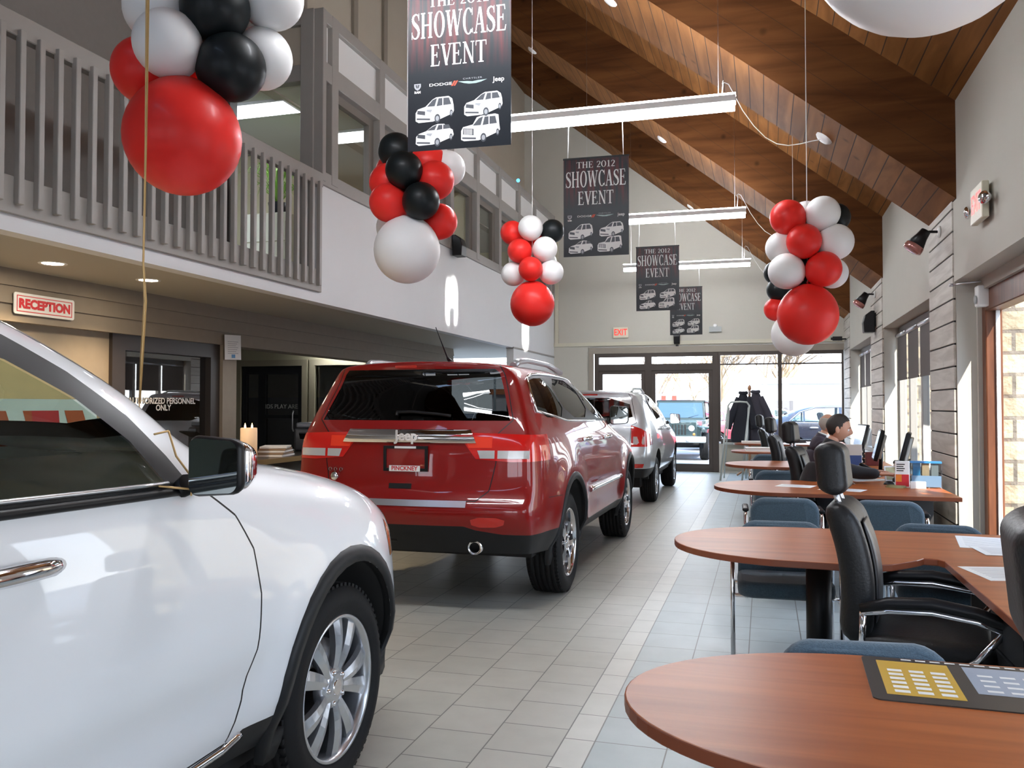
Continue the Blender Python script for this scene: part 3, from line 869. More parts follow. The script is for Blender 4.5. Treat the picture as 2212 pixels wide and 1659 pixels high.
def make_wheel(parent, x, y, side, r=0.385, w=0.245, rim=0.262, style='ten', alloy=None, fine=True):
    """side=+1 : outer face towards +x"""
    root = bpy.data.objects.new('wheel', None); COL.objects.link(root); root.parent = parent
    root.location = (x, y, r); root.rotation_euler = (0, 0, 0 if side > 0 else PI)
    A = Matrix.Rotation(R(90), 4, 'Y')        # lathe axis -> +x
    hw = w / 2; t = MB()
    prof = [(rim, -hw + .02), (rim + .02, -hw + .005), (r - .05, -hw - .004), (r - .018, -hw + .012), (r - .004, -hw + .035)]
    z = -hw + .035; n = 5
    for k in range(n):
        z0 = -hw + .035 + (w - .07) * k / n; z1 = -hw + .035 + (w - .07) * (k + 1) / n
        prof += [(r, z0 + .006), (r, z1 - .006), (r - .012, z1 - .004), (r - .012, z1 + .001)]
    prof += [(r - .004, hw - .035), (r - .018, hw - .012), (r - .05, hw + .004), (rim + .035, hw + .006), (rim + .03, hw + .001), (rim + .012, hw + .002), (rim, hw - .012), (rim - .01, hw - .03)]
    t.lathe(prof, 64 if fine else 36, A)
    if fine:
        for k in range(72):   # shoulder blocks
            a = 2 * PI * k / 72
            M = A @ Matrix.Rotation(a, 4, 'Z')
            for s_ in (-1, 1):
                t.box(r - .02, r - .002, -.009, .009, s_ * (hw - .03) - .012, s_ * (hw - .03) + .012, M=M)
    t.build('tyre', M_tyre, root)
    al = alloy or M_alloy
    b = MB()
    b.lathe([(rim, hw - .01), (rim - .004, hw - .004), (rim - .014, hw - .008), (rim - .022, hw - .04), (rim - .03, -hw + .02)], 64 if fine else 36, A)
    ns = {'ten': 5, 'five': 5, 'seven': 7}[style]
    zf = hw - .022
    for k in range(ns):
        a = 2 * PI * k / ns + .3
        def spoke(a0, wi, wo, zi, zo, twist=0.0):
            rows_ = []
            for i in range(7):
                u = i / 6; rr = lerp(.055, rim - .012, u); ww = lerp(wi, wo, u) ; zc = lerp(zi, zo, u) + .012 * math.sin(u * PI)
                aa = a0 + twist * u
                ca, sa = math.cos(aa), math.sin(aa)
                def P(dx, dz): return A @ Vector((rr * ca - dx * sa, rr * sa + dx * ca, zc + dz))
                rows_.append([b.bm.verts.new(P(-ww, -.028)), b.bm.verts.new(P(-ww, -.004)), b.bm.verts.new(P(0, .004)), b.bm.verts.new(P(ww, -.004)), b.bm.verts.new(P(ww, -.028))])
            for p, q in zip(rows_[:-1], rows_[1:]):
                for i in range(5):
                    f = b.bm.faces.new((p[i], q[i], q[(i + 1) % 5], p[(i + 1) % 5]))
        if style == 'ten':
            spoke(a - .19, .020, .036, zf - .004, zf - .002, -.07); spoke(a + .19, .020, .036, zf - .004, zf - .002, .07)
        elif style == 'five':
            spoke(a, .040, .052, zf - .002, zf, 0)
        else: spoke(a, .024, .034, zf - .004, zf, 0)
    b.lathe([(0, zf + .006), (.045, zf + .005), (.072, zf - .002), (.082, zf - .02), (.082, zf - .05)], 32, A)
    b.build('rim', al, root)
    if fine:
        b = MB()
        b.lathe([(.028, zf + .009), (.03, zf + .004)], 20, A); b.lathe([(0, zf + .010), (.028, zf + .009)], 20, A)
        for k in range(5):
            a = 2 * PI * k / 5 + .3 + PI / 5
            M = A @ Matrix.Translation((.058 * math.cos(a), .058 * math.sin(a), zf - .004)); b.lathe([(0, .014), (.009, .012), (.011, 0)], 10, M)
        b.build('lug_nuts', M_chrome, root)
    b = MB(); b.lathe([(.06, 0), (.165, 0), (.165, -.02), (.06, -.02)], 36, A); b.build('brake_disc', M_brake, root)
    if fine:
        b = MB(); b.lathe([(.10, .03), (.175, .03), (.175, -.05), (.10, -.05)], 14, A, a0=2.2, a1=3.6); b.build('brake_caliper', M_steel, root)
    return root

def arch(skin, root, yc, zc, rad, side, flare=None, mat_=None, lo=-70, hi=250, wdt=.055, sy=1.0, depth=.34):
    """open a wheel arch in the skin, add the liner and (optional) moulded flare"""
    pts = [(yc + sy * rad * math.cos(R(a)), zc + rad * math.sin(R(a))) for a in range(lo, hi + 1, 8)]
    S = 'R' if side > 0 else 'L'
    edge = [(yc + sy * rad * math.cos(R(a)), max(.30, zc + rad * math.sin(R(a)))) for a in range(-40, 221, 10)]
    P0 = [skin.at(S, a, b, 0.0)[0] for a, b in edge]
    fs = skin.faces(S, pts, nmin=-.4, lim=lambda c_: c_[0] * side > .45)
    bmesh.ops.delete(skin.bm, geom=fs, context='FACES')
    l = MB(); rows_ = []
    for p in P0:
        rows_.append([l.bm.verts.new(p), l.bm.verts.new((p.x - side * depth, p.y, p.z))])
    for a, b in zip(rows_[:-1], rows_[1:]):
        f = l.bm.faces.new((a[0], b[0], b[1], a[1])); f.smooth = True
    c0 = l.bm.verts.new((P0[0].x - side * depth, yc, zc))
    for a, b in zip(rows_[:-1], rows_[1:]):
        l.bm.faces.new((a[1], b[1], c0))
    l.build('wheel_arch_liner', M_underbody, root)
    if flare:
        fl_ = MB(); rr = []
        for i, (a, b) in enumerate(edge):
            an = math.atan2(b - zc, (a - yc) / sy)
            ou = (a + wdt * math.cos(an), b + wdt * math.sin(an))
            p = P0[i]; q = skin.at(S, ou[0], max(.28, ou[1]), .004)[0]
            q = Vector((q.x, ou[0], max(.28, ou[1])))
            mid = (p + q) / 2
            rr.append([fl_.bm.verts.new((p.x - side * .03, p.y, p.z)), fl_.bm.verts.new((p.x + side * flare, p.y, p.z)), fl_.bm.verts.new((mid.x + side * flare * 1.1, mid.y, mid.z)), fl_.bm.verts.new((q.x + side * .002, q.y, q.z)), fl_.bm.verts.new((q.x - side * .03, q.y, q.z))])
        for a, b in zip(rr[:-1], rr[1:]):
            for k in range(4):
                f = fl_.bm.faces.new((a[k], b[k], b[k + 1], a[k + 1])); f.smooth = True
        fl_.build('wheel_arch_flare', mat_, root)

def car_interior(root, P, seats, dash_y, floor_z=.42, w=.62, wheel_x=-.38):
    M = M_interior
    b = MB(); b.box(-.80, .80, .5, P['length'] - .9, floor_z - .05, floor_z); b.build('cabin_floor', M, root)
    for (x, y) in seats:
        s = MB()
        s.rbox(-.25, .25, -.25, .27, floor_z + .05, floor_z + .26, .05)
        Mr = Matrix.Translation((0, -.22, floor_z + .2)) @ Matrix.Rotation(R(14), 4, 'X')
        s.rbox(-.25, .25, -.09, .07, 0, .58, .05, M=Mr)
        s.rbox(-.13, .13, -.06, .05, .60, .80, .04, M=Mr)
        s.cyl(Mr @ Vector((-.06, 0, .55)), Mr @ Vector((-.06, 0, .62)), .01, 6); s.cyl(Mr @ Vector((.06, 0, .55)), Mr @ Vector((.06, 0, .62)), .01, 6)
        o = s.build('car_seat', M_leather, root); o.location = (x, y, 0)
    d = MB(); d.rbox(-.74, .74, dash_y - .2, dash_y + .35, floor_z + .25, P.get('dash_z', 1.06), .08)
    d.rbox(-.62, -.14, dash_y - .26, dash_y - .05, P.get('dash_z', 1.06) - .08, P.get('dash_z', 1.06) + .05, .04)
    d.build('dashboard', M, root)
    sw = MB(); c_ = Vector((wheel_x, dash_y - .42, P.get('dash_z', 1.06) - .07)); ring = []
    for k in range(28):
        a = 2 * PI * k / 28; ring.append(c_ + Vector((math.cos(a) * .19, math.sin(a) * .19 * math.sin(R(25)), math.sin(a) * .19 * math.cos(R(25)))))
    sw.tube(ring, .017, 8, closed=True); sw.ball(c_, .06); sw.cyl(c_, c_ + Vector((0, .25, -.06)), .03, 10)
    for a in (0, PI, -PI / 2): sw.cyl(c_, c_ + Vector((math.cos(a) * .18, math.sin(a) * .18 * .42, math.sin(a) * .18 * .9)), .014, 6)
    sw.build('steering_wheel', M, root)

def mirror(root, loc, side, body_m, cap_m, s=1.0, glass_m=None):
    """door mirror: housing towards +y (front), glass facing -y"""
    r = bpy.data.objects.new('door_mirror', None); COL.objects.link(r); r.parent = root; r.location = loc
    r.scale = (s * side, s, s)
    h = MB()
    prof = [(-.125, 0, -.085, .085), (-.06, 0, -.10, .10), (.03, 0, -.105, .105), (.105, 0, -.10, .09), (.135, 0, -.07, .06)]
    t = bmesh.new()
    bmesh.ops.create_cube(t, size=1)
    for v in t.verts:
        y = v.co.y
        v.co = Vector((v.co.x * .205, (y + .5) * .13 - .02, v.co.z * .215))
        if y > 0: v.co.x *= .72; v.co.z *= .68; v.co.x -= .01
        if v.co.x > 0: v.co.z *= .86; 
    bmesh.ops.bevel(t, geom=t.edges[:], offset=.034, segments=4, affect='EDGES', profile=.5)
    h.add(t, None, 0, True)
    t.free()
    h.build('mirror_housing', body_m, r)
    g = MB(); 
    pl = [(x, z + .06 * x * (1 if z > 0 else -1) * -1) for x, z in rrect(.175, .17, .03)]
    f = g.bm.faces.new([g.bm.verts.new((a, -.0225, b)) for a, b in pl]); 
    g.build('mirror_glass', glass_m or mat('mirror_glass', (.55, .6, .6), .02, 1.0), r)
    if cap_m:
        c_ = MB(); t = bmesh.new(); bmesh.ops.create_cube(t, size=1)
        for v in t.verts:
            y = v.co.y
            v.co = Vector((v.co.x * .22, (y + .5) * .12 + .01, v.co.z * .19))
            if y > 0: v.co.x *= .72; v.co.z *= .68; v.co.x -= .01
            if v.co.x > 0: v.co.z *= .86
        bmesh.ops.bevel(t, geom=t.edges[:], offset=.034, segments=4, affect='EDGES', profile=.5)
        c_.add(t, None, 0, True); t.free(); c_.build('mirror_cap', cap_m, r)
    b = MB(); b.tube([(-.12, .02, -.06), (-.17, .03, -.085), (-.23, .04, -.095)], [.035, .03, .035], 10); b.build('mirror_arm', M_black, r)
    return r

def handle(root, skin, side, y, z, m, L=.22):
    S = 'R' if side > 0 else 'L'
    h = MB(); pts = []; rad = []
    for k in range(9):
        u = k / 8; a = y - L / 2 + L * u
        p, n = skin.at(S, a, z)
        off = .012 + .032 * math.sin(PI * min(1, max(0, u))) ** .5
        pts.append(p + n * off); rad.append(.021 if 0 < k < 8 else .015)
    h.tube(pts, rad, 10)
    for k in (0, 8):
        p, n = skin.at(S, y - L / 2 + L * k / 8, z); h.cyl(p, pts[k], .014, 8)
    o = h.build('door_handle', m, root)
    for v in o.data.vertices: pass
    return o
# ================================================================== white SUV in the left foreground
M_whitepaint = mat('white_car_paint', (0.82, 0.84, 0.87), 0.32, coat=1.0)
M_carglass_f = glass_mat('front_door_glass', (0.66, 0.76, 0.70), 0.04)
M_carglass_d = glass_mat('privacy_glass', (0.03, 0.03, 0.034), 0.045)
M_orange_card = mat('orange_card_print', (.55, .10, .03), .6)
def white_suv():
    root = thing('car', 'white SUV with black wheel arch moulding in the left foreground', 'car', (-2.45, -1.28, 0), 0, None)
    L = 5.07; FA, RA = 4.20, 1.15
    P = dict(length=L, nx=5, dash_z=1.12,
        stations=[0, .08, .22, .45, .75, 1.1, 1.5, 1.95, 2.35, 2.6, 2.8, 3.0, 3.2, 3.35, 3.5, 3.65, 3.85, 4.1, 4.35, 4.6, 4.78, 4.92, 5.02, 5.07],
        rows=[
            dict(z=[(0, .42), (.5, .36), (4.6, .36), (5.07, .38)], x=[(0, .70), (.3, .86), (1, .88), (4.4, .88), (4.8, .80), (5.07, .62)], y0=.12, y1=5.0),
            dict(z=[(0, .50), (.5, .46), (4.6, .46), (5.07, .48)], x=[(0, .76), (.3, .93), (1, .95), (4.3, .955), (4.7, .90), (5.07, .68)], y0=.05, y1=5.05),
            dict(z=[(0, .66), (5.07, .62)], x=[(0, .78), (.3, .94), (1, .965), (3.3, .962), (4.25, .972), (4.7, .915), (5.07, .70)], y0=.02),
            dict(z=[(0, .80), (3, .76), (5.07, .76)], x=[(0, .78), (.3, .94), (1, .972), (3.2, .968), (4.2, .975), (4.68, .915), (5.07, .70)], y0=.03),
            dict(z=[(0, .98), (5.07, .88)], x=[(0, .78), (.3, .93), (1, .965), (3.2, .955), (4.2, .958), (4.68, .90), (5.07, .70)], y0=.05, y1=5.05),
            dict(z=[(0, 1.14), (3.3, 1.12), (4.2, 1.06), (4.8, .97), (5.07, .93)], x=[(0, .77), (.3, .915), (1, .945), (3.2, .93), (4.1, .915), (4.65, .86), (5.07, .68)], y0=.08, y1=5.0),
            dict(z=[(0, 1.24), (3.2, 1.21), (3.55, 1.205), (4.2, 1.145), (4.7, 1.05), (5.07, .97)], x=[(0, .75), (.3, .885), (1, .91), (3.2, .895), (3.7, .87), (4.2, .845), (4.65, .79), (5.07, .64)], y0=.12, y1=4.97),
            dict(z=[(0, 1.40), (2.6, 1.43), (3.0, 1.40), (3.3, 1.315), (3.58, 1.255), (4.2, 1.185), (4.7, 1.085), (5.07, .985)], x=[(0, .70), (.3, .84), (1, .855), (2.6, .86), (3.3, .85), (3.7, .80), (4.2, .77), (4.65, .72), (5.07, .58)], y0=.20, y1=4.96),
            dict(z=[(0, 1.66), (1.8, 1.72), (2.3, 1.725), (2.6, 1.695), (2.9, 1.605), (3.19, 1.48), (3.37, 1.39), (3.55, 1.285), (4.2, 1.20), (4.7, 1.10), (5.07, .99)], x=[(0, .62), (.3, .715), (1, .735), (2.3, .735), (2.8, .755), (3.2, .775), (3.5, .77), (4.2, .70), (4.65, .65), (5.07, .5)], y0=.34, y1=4.95),
            dict(z=[(0, 1.73), (1.2, 1.79), (2.2, 1.79), (2.55, 1.76), (2.9, 1.67), (3.19, 1.55), (3.37, 1.455), (3.52, 1.345), (3.66, 1.28), (4.2, 1.21), (4.7, 1.105), (5.07, .995)], x=[(0, .54), (.3, .63), (1, .65), (2.3, .645), (2.8, .665), (3.2, .69), (3.5, .70), (4.2, .63), (4.65, .58), (5.07, .45)], y0=.36, y1=4.94),
        ],
        crown=[(0, .03), (2.2, .045), (2.8, .06), (3.4, .05), (3.7, .03), (4.5, .035), (5.07, .02)], bulge_r=.10, bulge_f=.20)
    bm = car_surface(P, 2)
    # crease along the lower doors and a soft swell over the front wheel
    for v in bm.verts:
        if abs(v.co.x) > .7:
            d = math.hypot((v.co.y - FA), (v.co.z - .40))
            if .40 < d < .75 and v.co.z > .35: v.co.x += math.copysign(.016 * math.exp(-((d - .50) / .10) ** 2), v.co.x)
            if 1.3 < v.co.y < 3.7 and .45 < v.co.z < .9: v.co.x -= math.copysign(.02 * math.exp(-((v.co.z - .60) / .075) ** 2), v.co.x)
    bm.normal_update()
    sk = Skin(bm)
    # glass outlines (side view)
    black = [(1.2, 1.222), (3.37, 1.205), (3.30, 1.30), (3.19, 1.415), (3.02, 1.525), (2.85, 1.605), (2.6, 1.672), (2.3, 1.70), (1.2, 1.70)]
    glass = [(1.90, 1.242), (3.26, 1.226), (3.16, 1.345), (3.0, 1.46), (2.82, 1.545), (2.55, 1.615), (2.3, 1.645), (1.90, 1.65)]
    rglass = [(.75, 1.28), (1.78, 1.265), (1.78, 1.62), (1.0, 1.61)]
    for S, side in (('R', 1), ('L', -1)):
        g = sk.faces(S, glass); sk.take(g, 'side_window', M_carglass_f, root, -.006)
        g = sk.faces(S, rglass); sk.take(g, 'side_window', M_carglass_d, root, -.006)
        fb = sk.faces(S, black); sk.paint(fb, 1)
        sill = [(1.55, .24), (3.66, .24), (3.72, .46), (3.54, .47), (3.46, .44), (1.55, .40)]
        sk.paint(sk.faces(S, sill, nmin=-.5), 2)
        # chrome-edged sill strip
    ws = [(-.60, 2.60), (.60, 2.60), (.66, 3.05), (.68, 3.42), (.3, 3.52), (-.3, 3.52), (-.68, 3.42), (-.66, 3.05)]
    g = sk.faces('top', ws); sk.take(g, 'windshield', M_carglass_f, root, -.004)
    cow = [(-.70, 3.42), (-.3, 3.52), (.3, 3.52), (.70, 3.42), (.70, 3.50), (.3, 3.62), (-.3, 3.62), (-.70, 3.50)]
    sk.paint(sk.faces('top', cow), 2)
    rw = [(-.62, 1.30), (.62, 1.30), (.50, 1.62), (-.50, 1.62)]
    g = sk.faces('rear', rw); sk.take(g, 'rear_window', M_carglass_d, root)
    # front lamps, grille
    for s_ in (1, -1):
        hl = [(s_ * .42, .86), (s_ * .40, .95), (s_ * .66, .97), (s_ * .82, .96), (s_ * .84, .86), (s_ * .70, .84)]
        g = sk.faces('front', hl, nmin=.4); sk.take(g, 'headlight', M_lampclear, root, .002)
        mk = [(4.66, .80), (4.72, .80), (4.75, .92), (4.71, .95), (4.68, .91)]
        g = sk.faces('R' if s_ > 0 else 'L', mk); sk.take(g, 'side_marker', mat('marker_lens', (.75, .30, .12), .15, coat=1), root, .002)
        tl = [(s_ * .45, .95), (s_ * .45, 1.10), (s_ * .80, 1.14), (s_ * .80, .96)]
        g = sk.faces('rear', tl, nmin=.05); sk.take(g, 'taillight', M_taillamp, root, .002)
    gr = [(-.38, .62), (.38, .62), (.40, .96), (-.40, .96)]
    sk.paint(sk.faces('front', gr), 2)
    # joints: door front edge, hood edge, door rear edge
    door = densify([(3.36, 1.215), (3.42, 1.19), (3.53, 1.11), (3.595, 1.0), (3.61, .86), (3.585, .70), (3.53, .56), (3.46, .46)], 2)
    hood = densify([(3.52, 1.285), (4.0, 1.215), (4.5, 1.12), (4.75, 1.05)], 2)
    for S in 'RL':
        sk.line(S, door, .007)
        sk.line(S, [(2.2, .43), (2.2, 1.23)], .007)
        sk.line(S, [(3.46, .455), (2.2, .43)], .006)
    pts_p = [(2.25, 1.765), (2.55, 1.735), (2.88, 1.645), (3.17, 1.52), (3.35, 1.428), (3.48, 1.34)]
    for S in 'RL': sk.line(S, densify(pts_p, 2), .006)
    for s_, S in ((1, 'R'), (-1, 'L')):
        arch(sk, root, FA, .40, .455, s_, flare=.012, mat_=M_cladding, wdt=.06)
        arch(sk, root, RA, .40, .455, s_, flare=.012, mat_=M_cladding, wdt=.06)
    o = sk.build('body', [M_whitepaint, M_black, M_cladding], root)
    for s_, S in ((1, 'R'), (-1, 'L')):
        # chrome strip of the sill, glass seal strip
        b = MB(); b.tube(sk.path(S, densify([(2.0, .395), (3.44, .442), (3.52, .462)], 6), .006), .012, 8); b.build('sill_trim', M_chrome, root)
        b = MB(); b.tube(sk.path(S, densify([(1.2, 1.215), (2.4, 1.212), (3.36, 1.20)], 8), .004), .012, 8); b.build('window_seal', M_black, root)
        b = MB(); b.tube(sk.path(S, densify([(1.2, 1.242), (2.4, 1.238), (3.26, 1.226)], 8), .003), .007, 8); b.build('window_moulding', M_chrome if s_ < 0 else M_steel, root)
        handle(root, sk, s_, 2.68, 1.085, M_chrome, .30)
    p, n = sk.at('R', 3.28, 1.27)
    mirror(root, (p.x + .155, 3.29, 1.275), 1, M_black, M_chrome, .86)
    mirror(root, (-p.x - .155, 3.29, 1.275), -1, M_black, M_chrome, .86)
    # quarter triangle filler ahead of the glass
    for y, s_ in ((FA, 1), (FA, -1), (RA, 1), (RA, -1)):
        make_wheel(root, s_ * .80, y, s_, r=.385, w=.25, rim=.268, style='ten', fine=(s_ > 0 and y > 3))
    b = MB(); b.box(-.80, .80, .35, 4.45, .26, .40); b.build('underbody', M_underbody, root)
    car_interior(root, P, [(.38, 2.25), (-.38, 2.25), (.38, 1.2), (-.38, 1.2)], 3.1, wheel_x=-.40)
    # white showcard with red letters lying against the windshield on the driver's side
    Md = basis((-.22, 3.86, 1.36), (0, 1, .0), (-.12, 0, 1))
    b = MB(); b.box(-.42, .36, -.115, .105, -.004, .004, M=Md); card = b.build('dashboard_card', M_paper, root)
    for x in (-.34, -.17, .0, .2):
        q = MB(); q.prism([(x + a, b_) for a, b_ in [(-.01, .06), (.085, .06), (.12, -.07), (.02, -.07)]], .005, .0056, Md); q.build('red_stripe', M_orange_card, card)
    b = MB(); b.quad(*[Md @ Vector(p) for p in ((.03, -.06, .006), (.16, -.06, .006), (.16, .06, .006), (.03, .06, .006))]); b.build('red_panel', M_red, card)
    text_obj('card_lettering', 'SHOWCASE', Md @ Matrix.Translation((.095, .0, .0065)), M_paper, card, size=.026)
    return root
white_car = white_suv()
# ================================================================== red SUV seen from behind
M_redpaint = mat('deep_red_paint', (0.23, 0.0045, 0.004), 0.35, metal=.0, coat=.75, spec=.2)
M_silverpaint = mat('silver_paint', (0.52, 0.54, 0.56), 0.28, metal=.6, coat=1.0)
M_lettersilver = mat('chrome_letters', (.7, .7, .72), .12, 1.0)
def red_suv():
    root = thing('car', 'deep red SUV with chrome tailgate bar parked in the middle of the showroom', 'car', (-2.39, 5.50, 0))
    L = 4.82; RA, FA = 1.02, 3.93
    P = dict(length=L, nx=7, dash_z=1.10,
        stations=[0, .05, .12, .24, .42, .65, .95, 1.3, 1.65, 2.0, 2.35, 2.65, 2.9, 3.1, 3.3, 3.5, 3.75, 4.0, 4.25, 4.45, 4.6, 4.72, 4.82],
        rows=[
            dict(z=[(0, .44), (.6, .40), (4.4, .38), (4.82, .40)], x=[(0, .80), (.25, .86), (1, .88), (4.2, .88), (4.6, .78), (4.82, .60)], y0=.14, y1=4.78),
            dict(z=[(0, .585), (.35, .56), (.8, .47), (4.4, .47), (4.82, .5)], x=[(0, .86), (.12, .915), (.3, .945), (1, .955), (4.1, .955), (4.55, .87), (4.82, .66)], y0=.035),
            dict(z=[(0, .70), (.6, .66), (4.82, .62)], x=[(0, .87), (.12, .925), (.3, .955), (1, .968), (3, .966), (4.0, .97), (4.5, .89), (4.82, .68)], y0=.0),
            dict(z=[(0, .765), (.6, .76), (4.82, .74)], x=[(0, .86), (.12, .92), (.3, .953), (1, .97), (3, .967), (4.0, .972), (4.5, .89), (4.82, .68)], y0=.0),
            dict(z=[(0, .84), (.6, .86), (4.82, .82)], x=[(0, .80), (.12, .90), (.3, .945), (1, .965), (3, .962), (4.0, .965), (4.5, .89), (4.82, .68)], y0=.085),
            dict(z=[(0, 1.04), (4.82, .95)], x=[(0, .78), (.12, .88), (.3, .935), (1, .958), (3, .955), (4.0, .95), (4.5, .88), (4.82, .68)], y0=.10),
            dict(z=[(0, 1.20), (3.0, 1.16), (4.0, 1.08), (4.82, .99)], x=[(0, .78), (.12, .87), (.3, .92), (1, .945), (3, .935), (4.0, .91), (4.5, .84), (4.82, .66)], y0=.115, y1=4.78),
            dict(z=[(0, 1.285), (1, 1.30), (3.0, 1.245), (3.4, 1.21), (4.0, 1.13), (4.5, 1.06), (4.82, 1.0)], x=[(0, .74), (.12, .82), (.3, .875), (1, .905), (3, .895), (3.5, .87), (4.0, .83), (4.5, .76), (4.82, .6)], y0=.15, y1=4.76),
            dict(z=[(0, 1.40), (1, 1.43), (2.4, 1.42), (2.9, 1.35), (3.2, 1.28), (3.4, 1.235), (4.0, 1.155), (4.5, 1.085), (4.82, 1.01)], x=[(0, .70), (.12, .765), (.3, .82), (1, .855), (2.4, .86), (3.1, .85), (3.5, .80), (4.0, .74), (4.5, .66), (4.82, .5)], y0=.20, y1=4.75),
            dict(z=[(0, 1.62), (.6, 1.655), (1.9, 1.645), (2.3, 1.60), (2.7, 1.48), (3.1, 1.33), (3.35, 1.25), (4.0, 1.165), (4.5, 1.09), (4.82, 1.015)], x=[(0, .62), (.12, .675), (.3, .715), (1, .745), (2.2, .74), (2.8, .77), (3.2, .79), (3.45, .77), (4.0, .66), (4.5, .58), (4.82, .44)], y0=.33, y1=4.74),
            dict(z=[(0, 1.715), (.6, 1.735), (1.7, 1.73), (2.15, 1.69), (2.55, 1.57), (3.0, 1.39), (3.3, 1.265), (3.5, 1.235), (4.0, 1.175), (4.5, 1.095), (4.82, 1.02)], x=[(0, .56), (.12, .60), (.3, .64), (1, .665), (2.1, .655), (2.8, .69), (3.2, .715), (3.45, .70), (4.0, .58), (4.5, .5), (4.82, .38)], y0=.27, y1=4.73),
        ],
        crown=[(0, .025), (1.0, .04), (2.1, .045), (2.7, .06), (3.3, .05), (3.6, .03), (4.82, .02)], bulge_r=.085, bulge_f=.16)
    bm = car_surface(P, 2)
    for v in bm.verts:
        if abs(v.co.x) > .7:
            for yc in (RA, FA):
                d = math.hypot(v.co.y - yc, v.co.z - .42)
                if .4 < d < .85 and v.co.z > .35: v.co.x += math.copysign(.022 * math.exp(-((d - .53) / .12) ** 2), v.co.x)
            if 1.5 < v.co.y < 3.4 and .45 < v.co.z < .95: v.co.x -= math.copysign(.02 * math.exp(-((v.co.z - .62) / .10) ** 2), v.co.x)
    bm.normal_update()
    sk = Skin(bm)
    # ---- rear
    rw = [(-.715, 1.335), (.715, 1.335), (.60, 1.67), (.57, 1.70), (-.57, 1.70), (-.60, 1.67)]
    for s_, S in ((1, 'R'), (-1, 'L')):
        tl = [(s_ * .36, 1.255), (s_ * .70, 1.245), (s_ * .97, 1.235), (s_ * .97, 1.06), (s_ * .74, 1.055), (s_ * .50, 1.075)]
        g = sk.faces('rear', tl, nmin=.03, lim=lambda c: c[1] < .42); lamp = sk.take(g, 'taillight', M_taillamp, root, .003)
        wl = [(.50, 1.135), (.86, 1.13), (.84, 1.075), (.55, 1.08)]
        for xa_, xb_ in ((.51, .63), (.65, .86)):
            b = MB(); n = 6
            for i in range(n):
                x0, x1 = lerp(xa_, xb_, i / n), lerp(xa_, xb_, (i + 1) / n)
                zt = 1.132; zb = 1.078
                pa = [sk.at('rear', s_ * x, z, .008)[0] for x, z in ((x0 + (.03 if i == 0 and xa_ < .6 else 0), zb), (x1, zb), (x1, zt), (x0, zt))]
                b.quad(*pa, smooth=False)
            bmesh.ops.remove_doubles(b.bm, verts=b.bm.verts[:], dist=1e-4)
            b.build('reversing_lamp', M_lampclear, lamp)
        b = MB()
        pa = [sk.at('rear', s_ * x, z, .006)[0] for x, z in ((.45, 1.15), (.61, 1.15), (.61, 1.225), (.41, 1.225))]
        b.quad(*pa); b.build('lamp_inner', M_tailbright, lamp)
        rf = smooth_poly([(s_ * .50, .62), (s_ * .71, .625), (s_ * .73, .69), (s_ * .49, .69)], 1)
        g = sk.faces('rear', rf, nmin=.1); sk.take(g, 'bumper_reflector', M_reflector, root, .003)
    g = sk.faces('rear', rw, lim=lambda c: c[2] > 1.3); sk.take(g, 'rear_window', M_carglass_d, root, -.004)
    # joints of the tailgate
    gate = densify([(.60, 1.73), (.635, 1.66), (.735, 1.34), (.645, 1.25), (.64, 1.05), (.60, .86), (.52, .795), (0, .79)], 3)
    for s_ in (1, -1): sk.line('rear', [(s_ * a, b) for a, b in gate], .007)
    low = [(-1, .2), (1, .2), (1, .565), (.70, .572), (.52, .60), (.44, .625), (-.44, .625), (-.52, .60), (-.70, .572), (-1, .565)]
    sk.paint(sk.faces('rear', low, nmin=-.3, lim=lambda c: c[1] < .62), 2)
    # ---- sides
    for s_, S in ((1, 'R'), (-1, 'L')):
        win = [[(.40, 1.355), (1.17, 1.345), (1.02, 1.655), (.62, 1.645), (.50, 1.60)], [(1.22, 1.345), (2.10, 1.335), (1.96, 1.655), (1.07, 1.66)], [(2.17, 1.335), (3.14, 1.305), (2.95, 1.385), (2.62, 1.52), (2.32, 1.62), (2.03, 1.65)]]
        edge = smooth_poly([(.37, 1.335), (3.22, 1.285), (2.98, 1.40), (2.63, 1.545), (2.30, 1.645), (1.9, 1.68), (1.0, 1.685), (.58, 1.665), (.47, 1.60)], 1, keep=(1,))
        for w_ in win:
            g = sk.faces(S, smooth_poly(w_, 1)); sk.take(g, 'side_window', M_carglass_d, root, -.004)
        sk.paint(sk.faces(S, edge), 1)
        b = MB(); b.tube([q for q in sk.path(S, densify(edge, 2, True), .004)], .011, 8, closed=True); b.build('window_moulding', M_chrome, root)
        sill = [(1.4, .2), (3.6, .2), (3.6, .475), (1.4, .475)]
        sk.paint(sk.faces(S, sill, nmin=-.6), 2)
        sk.line(S, densify([(1.20, 1.335), (1.30, 1.15), (1.55, .95), (1.62, .75), (1.60, .50)], 3), .006)
        sk.line(S, [(2.14, 1.33), (2.16, .48)], .006)
        sk.line(S, densify([(3.20, 1.28), (3.33, 1.1), (3.36, .8), (3.28, .49)], 3), .006)
        sk.line(S, [(.32, .80), (.60, .79)], .005)
        b = MB(); b.tube(sk.path(S, densify([(1.66, .73), (3.30, .72)], 10), .012), .022, 8); mo = b.build('door_moulding', M_chrome, root)
        arch(sk, root, RA, .42, .455, s_, flare=.014, mat_=M_cladding, wdt=.055)
        arch(sk, root, FA, .42, .455, s_, flare=.014, mat_=M_cladding, wdt=.055)
        handle(root, sk, s_, 1.62, 1.16, M_chrome, .2); handle(root, sk, s_, 2.60, 1.14, M_chrome, .2)
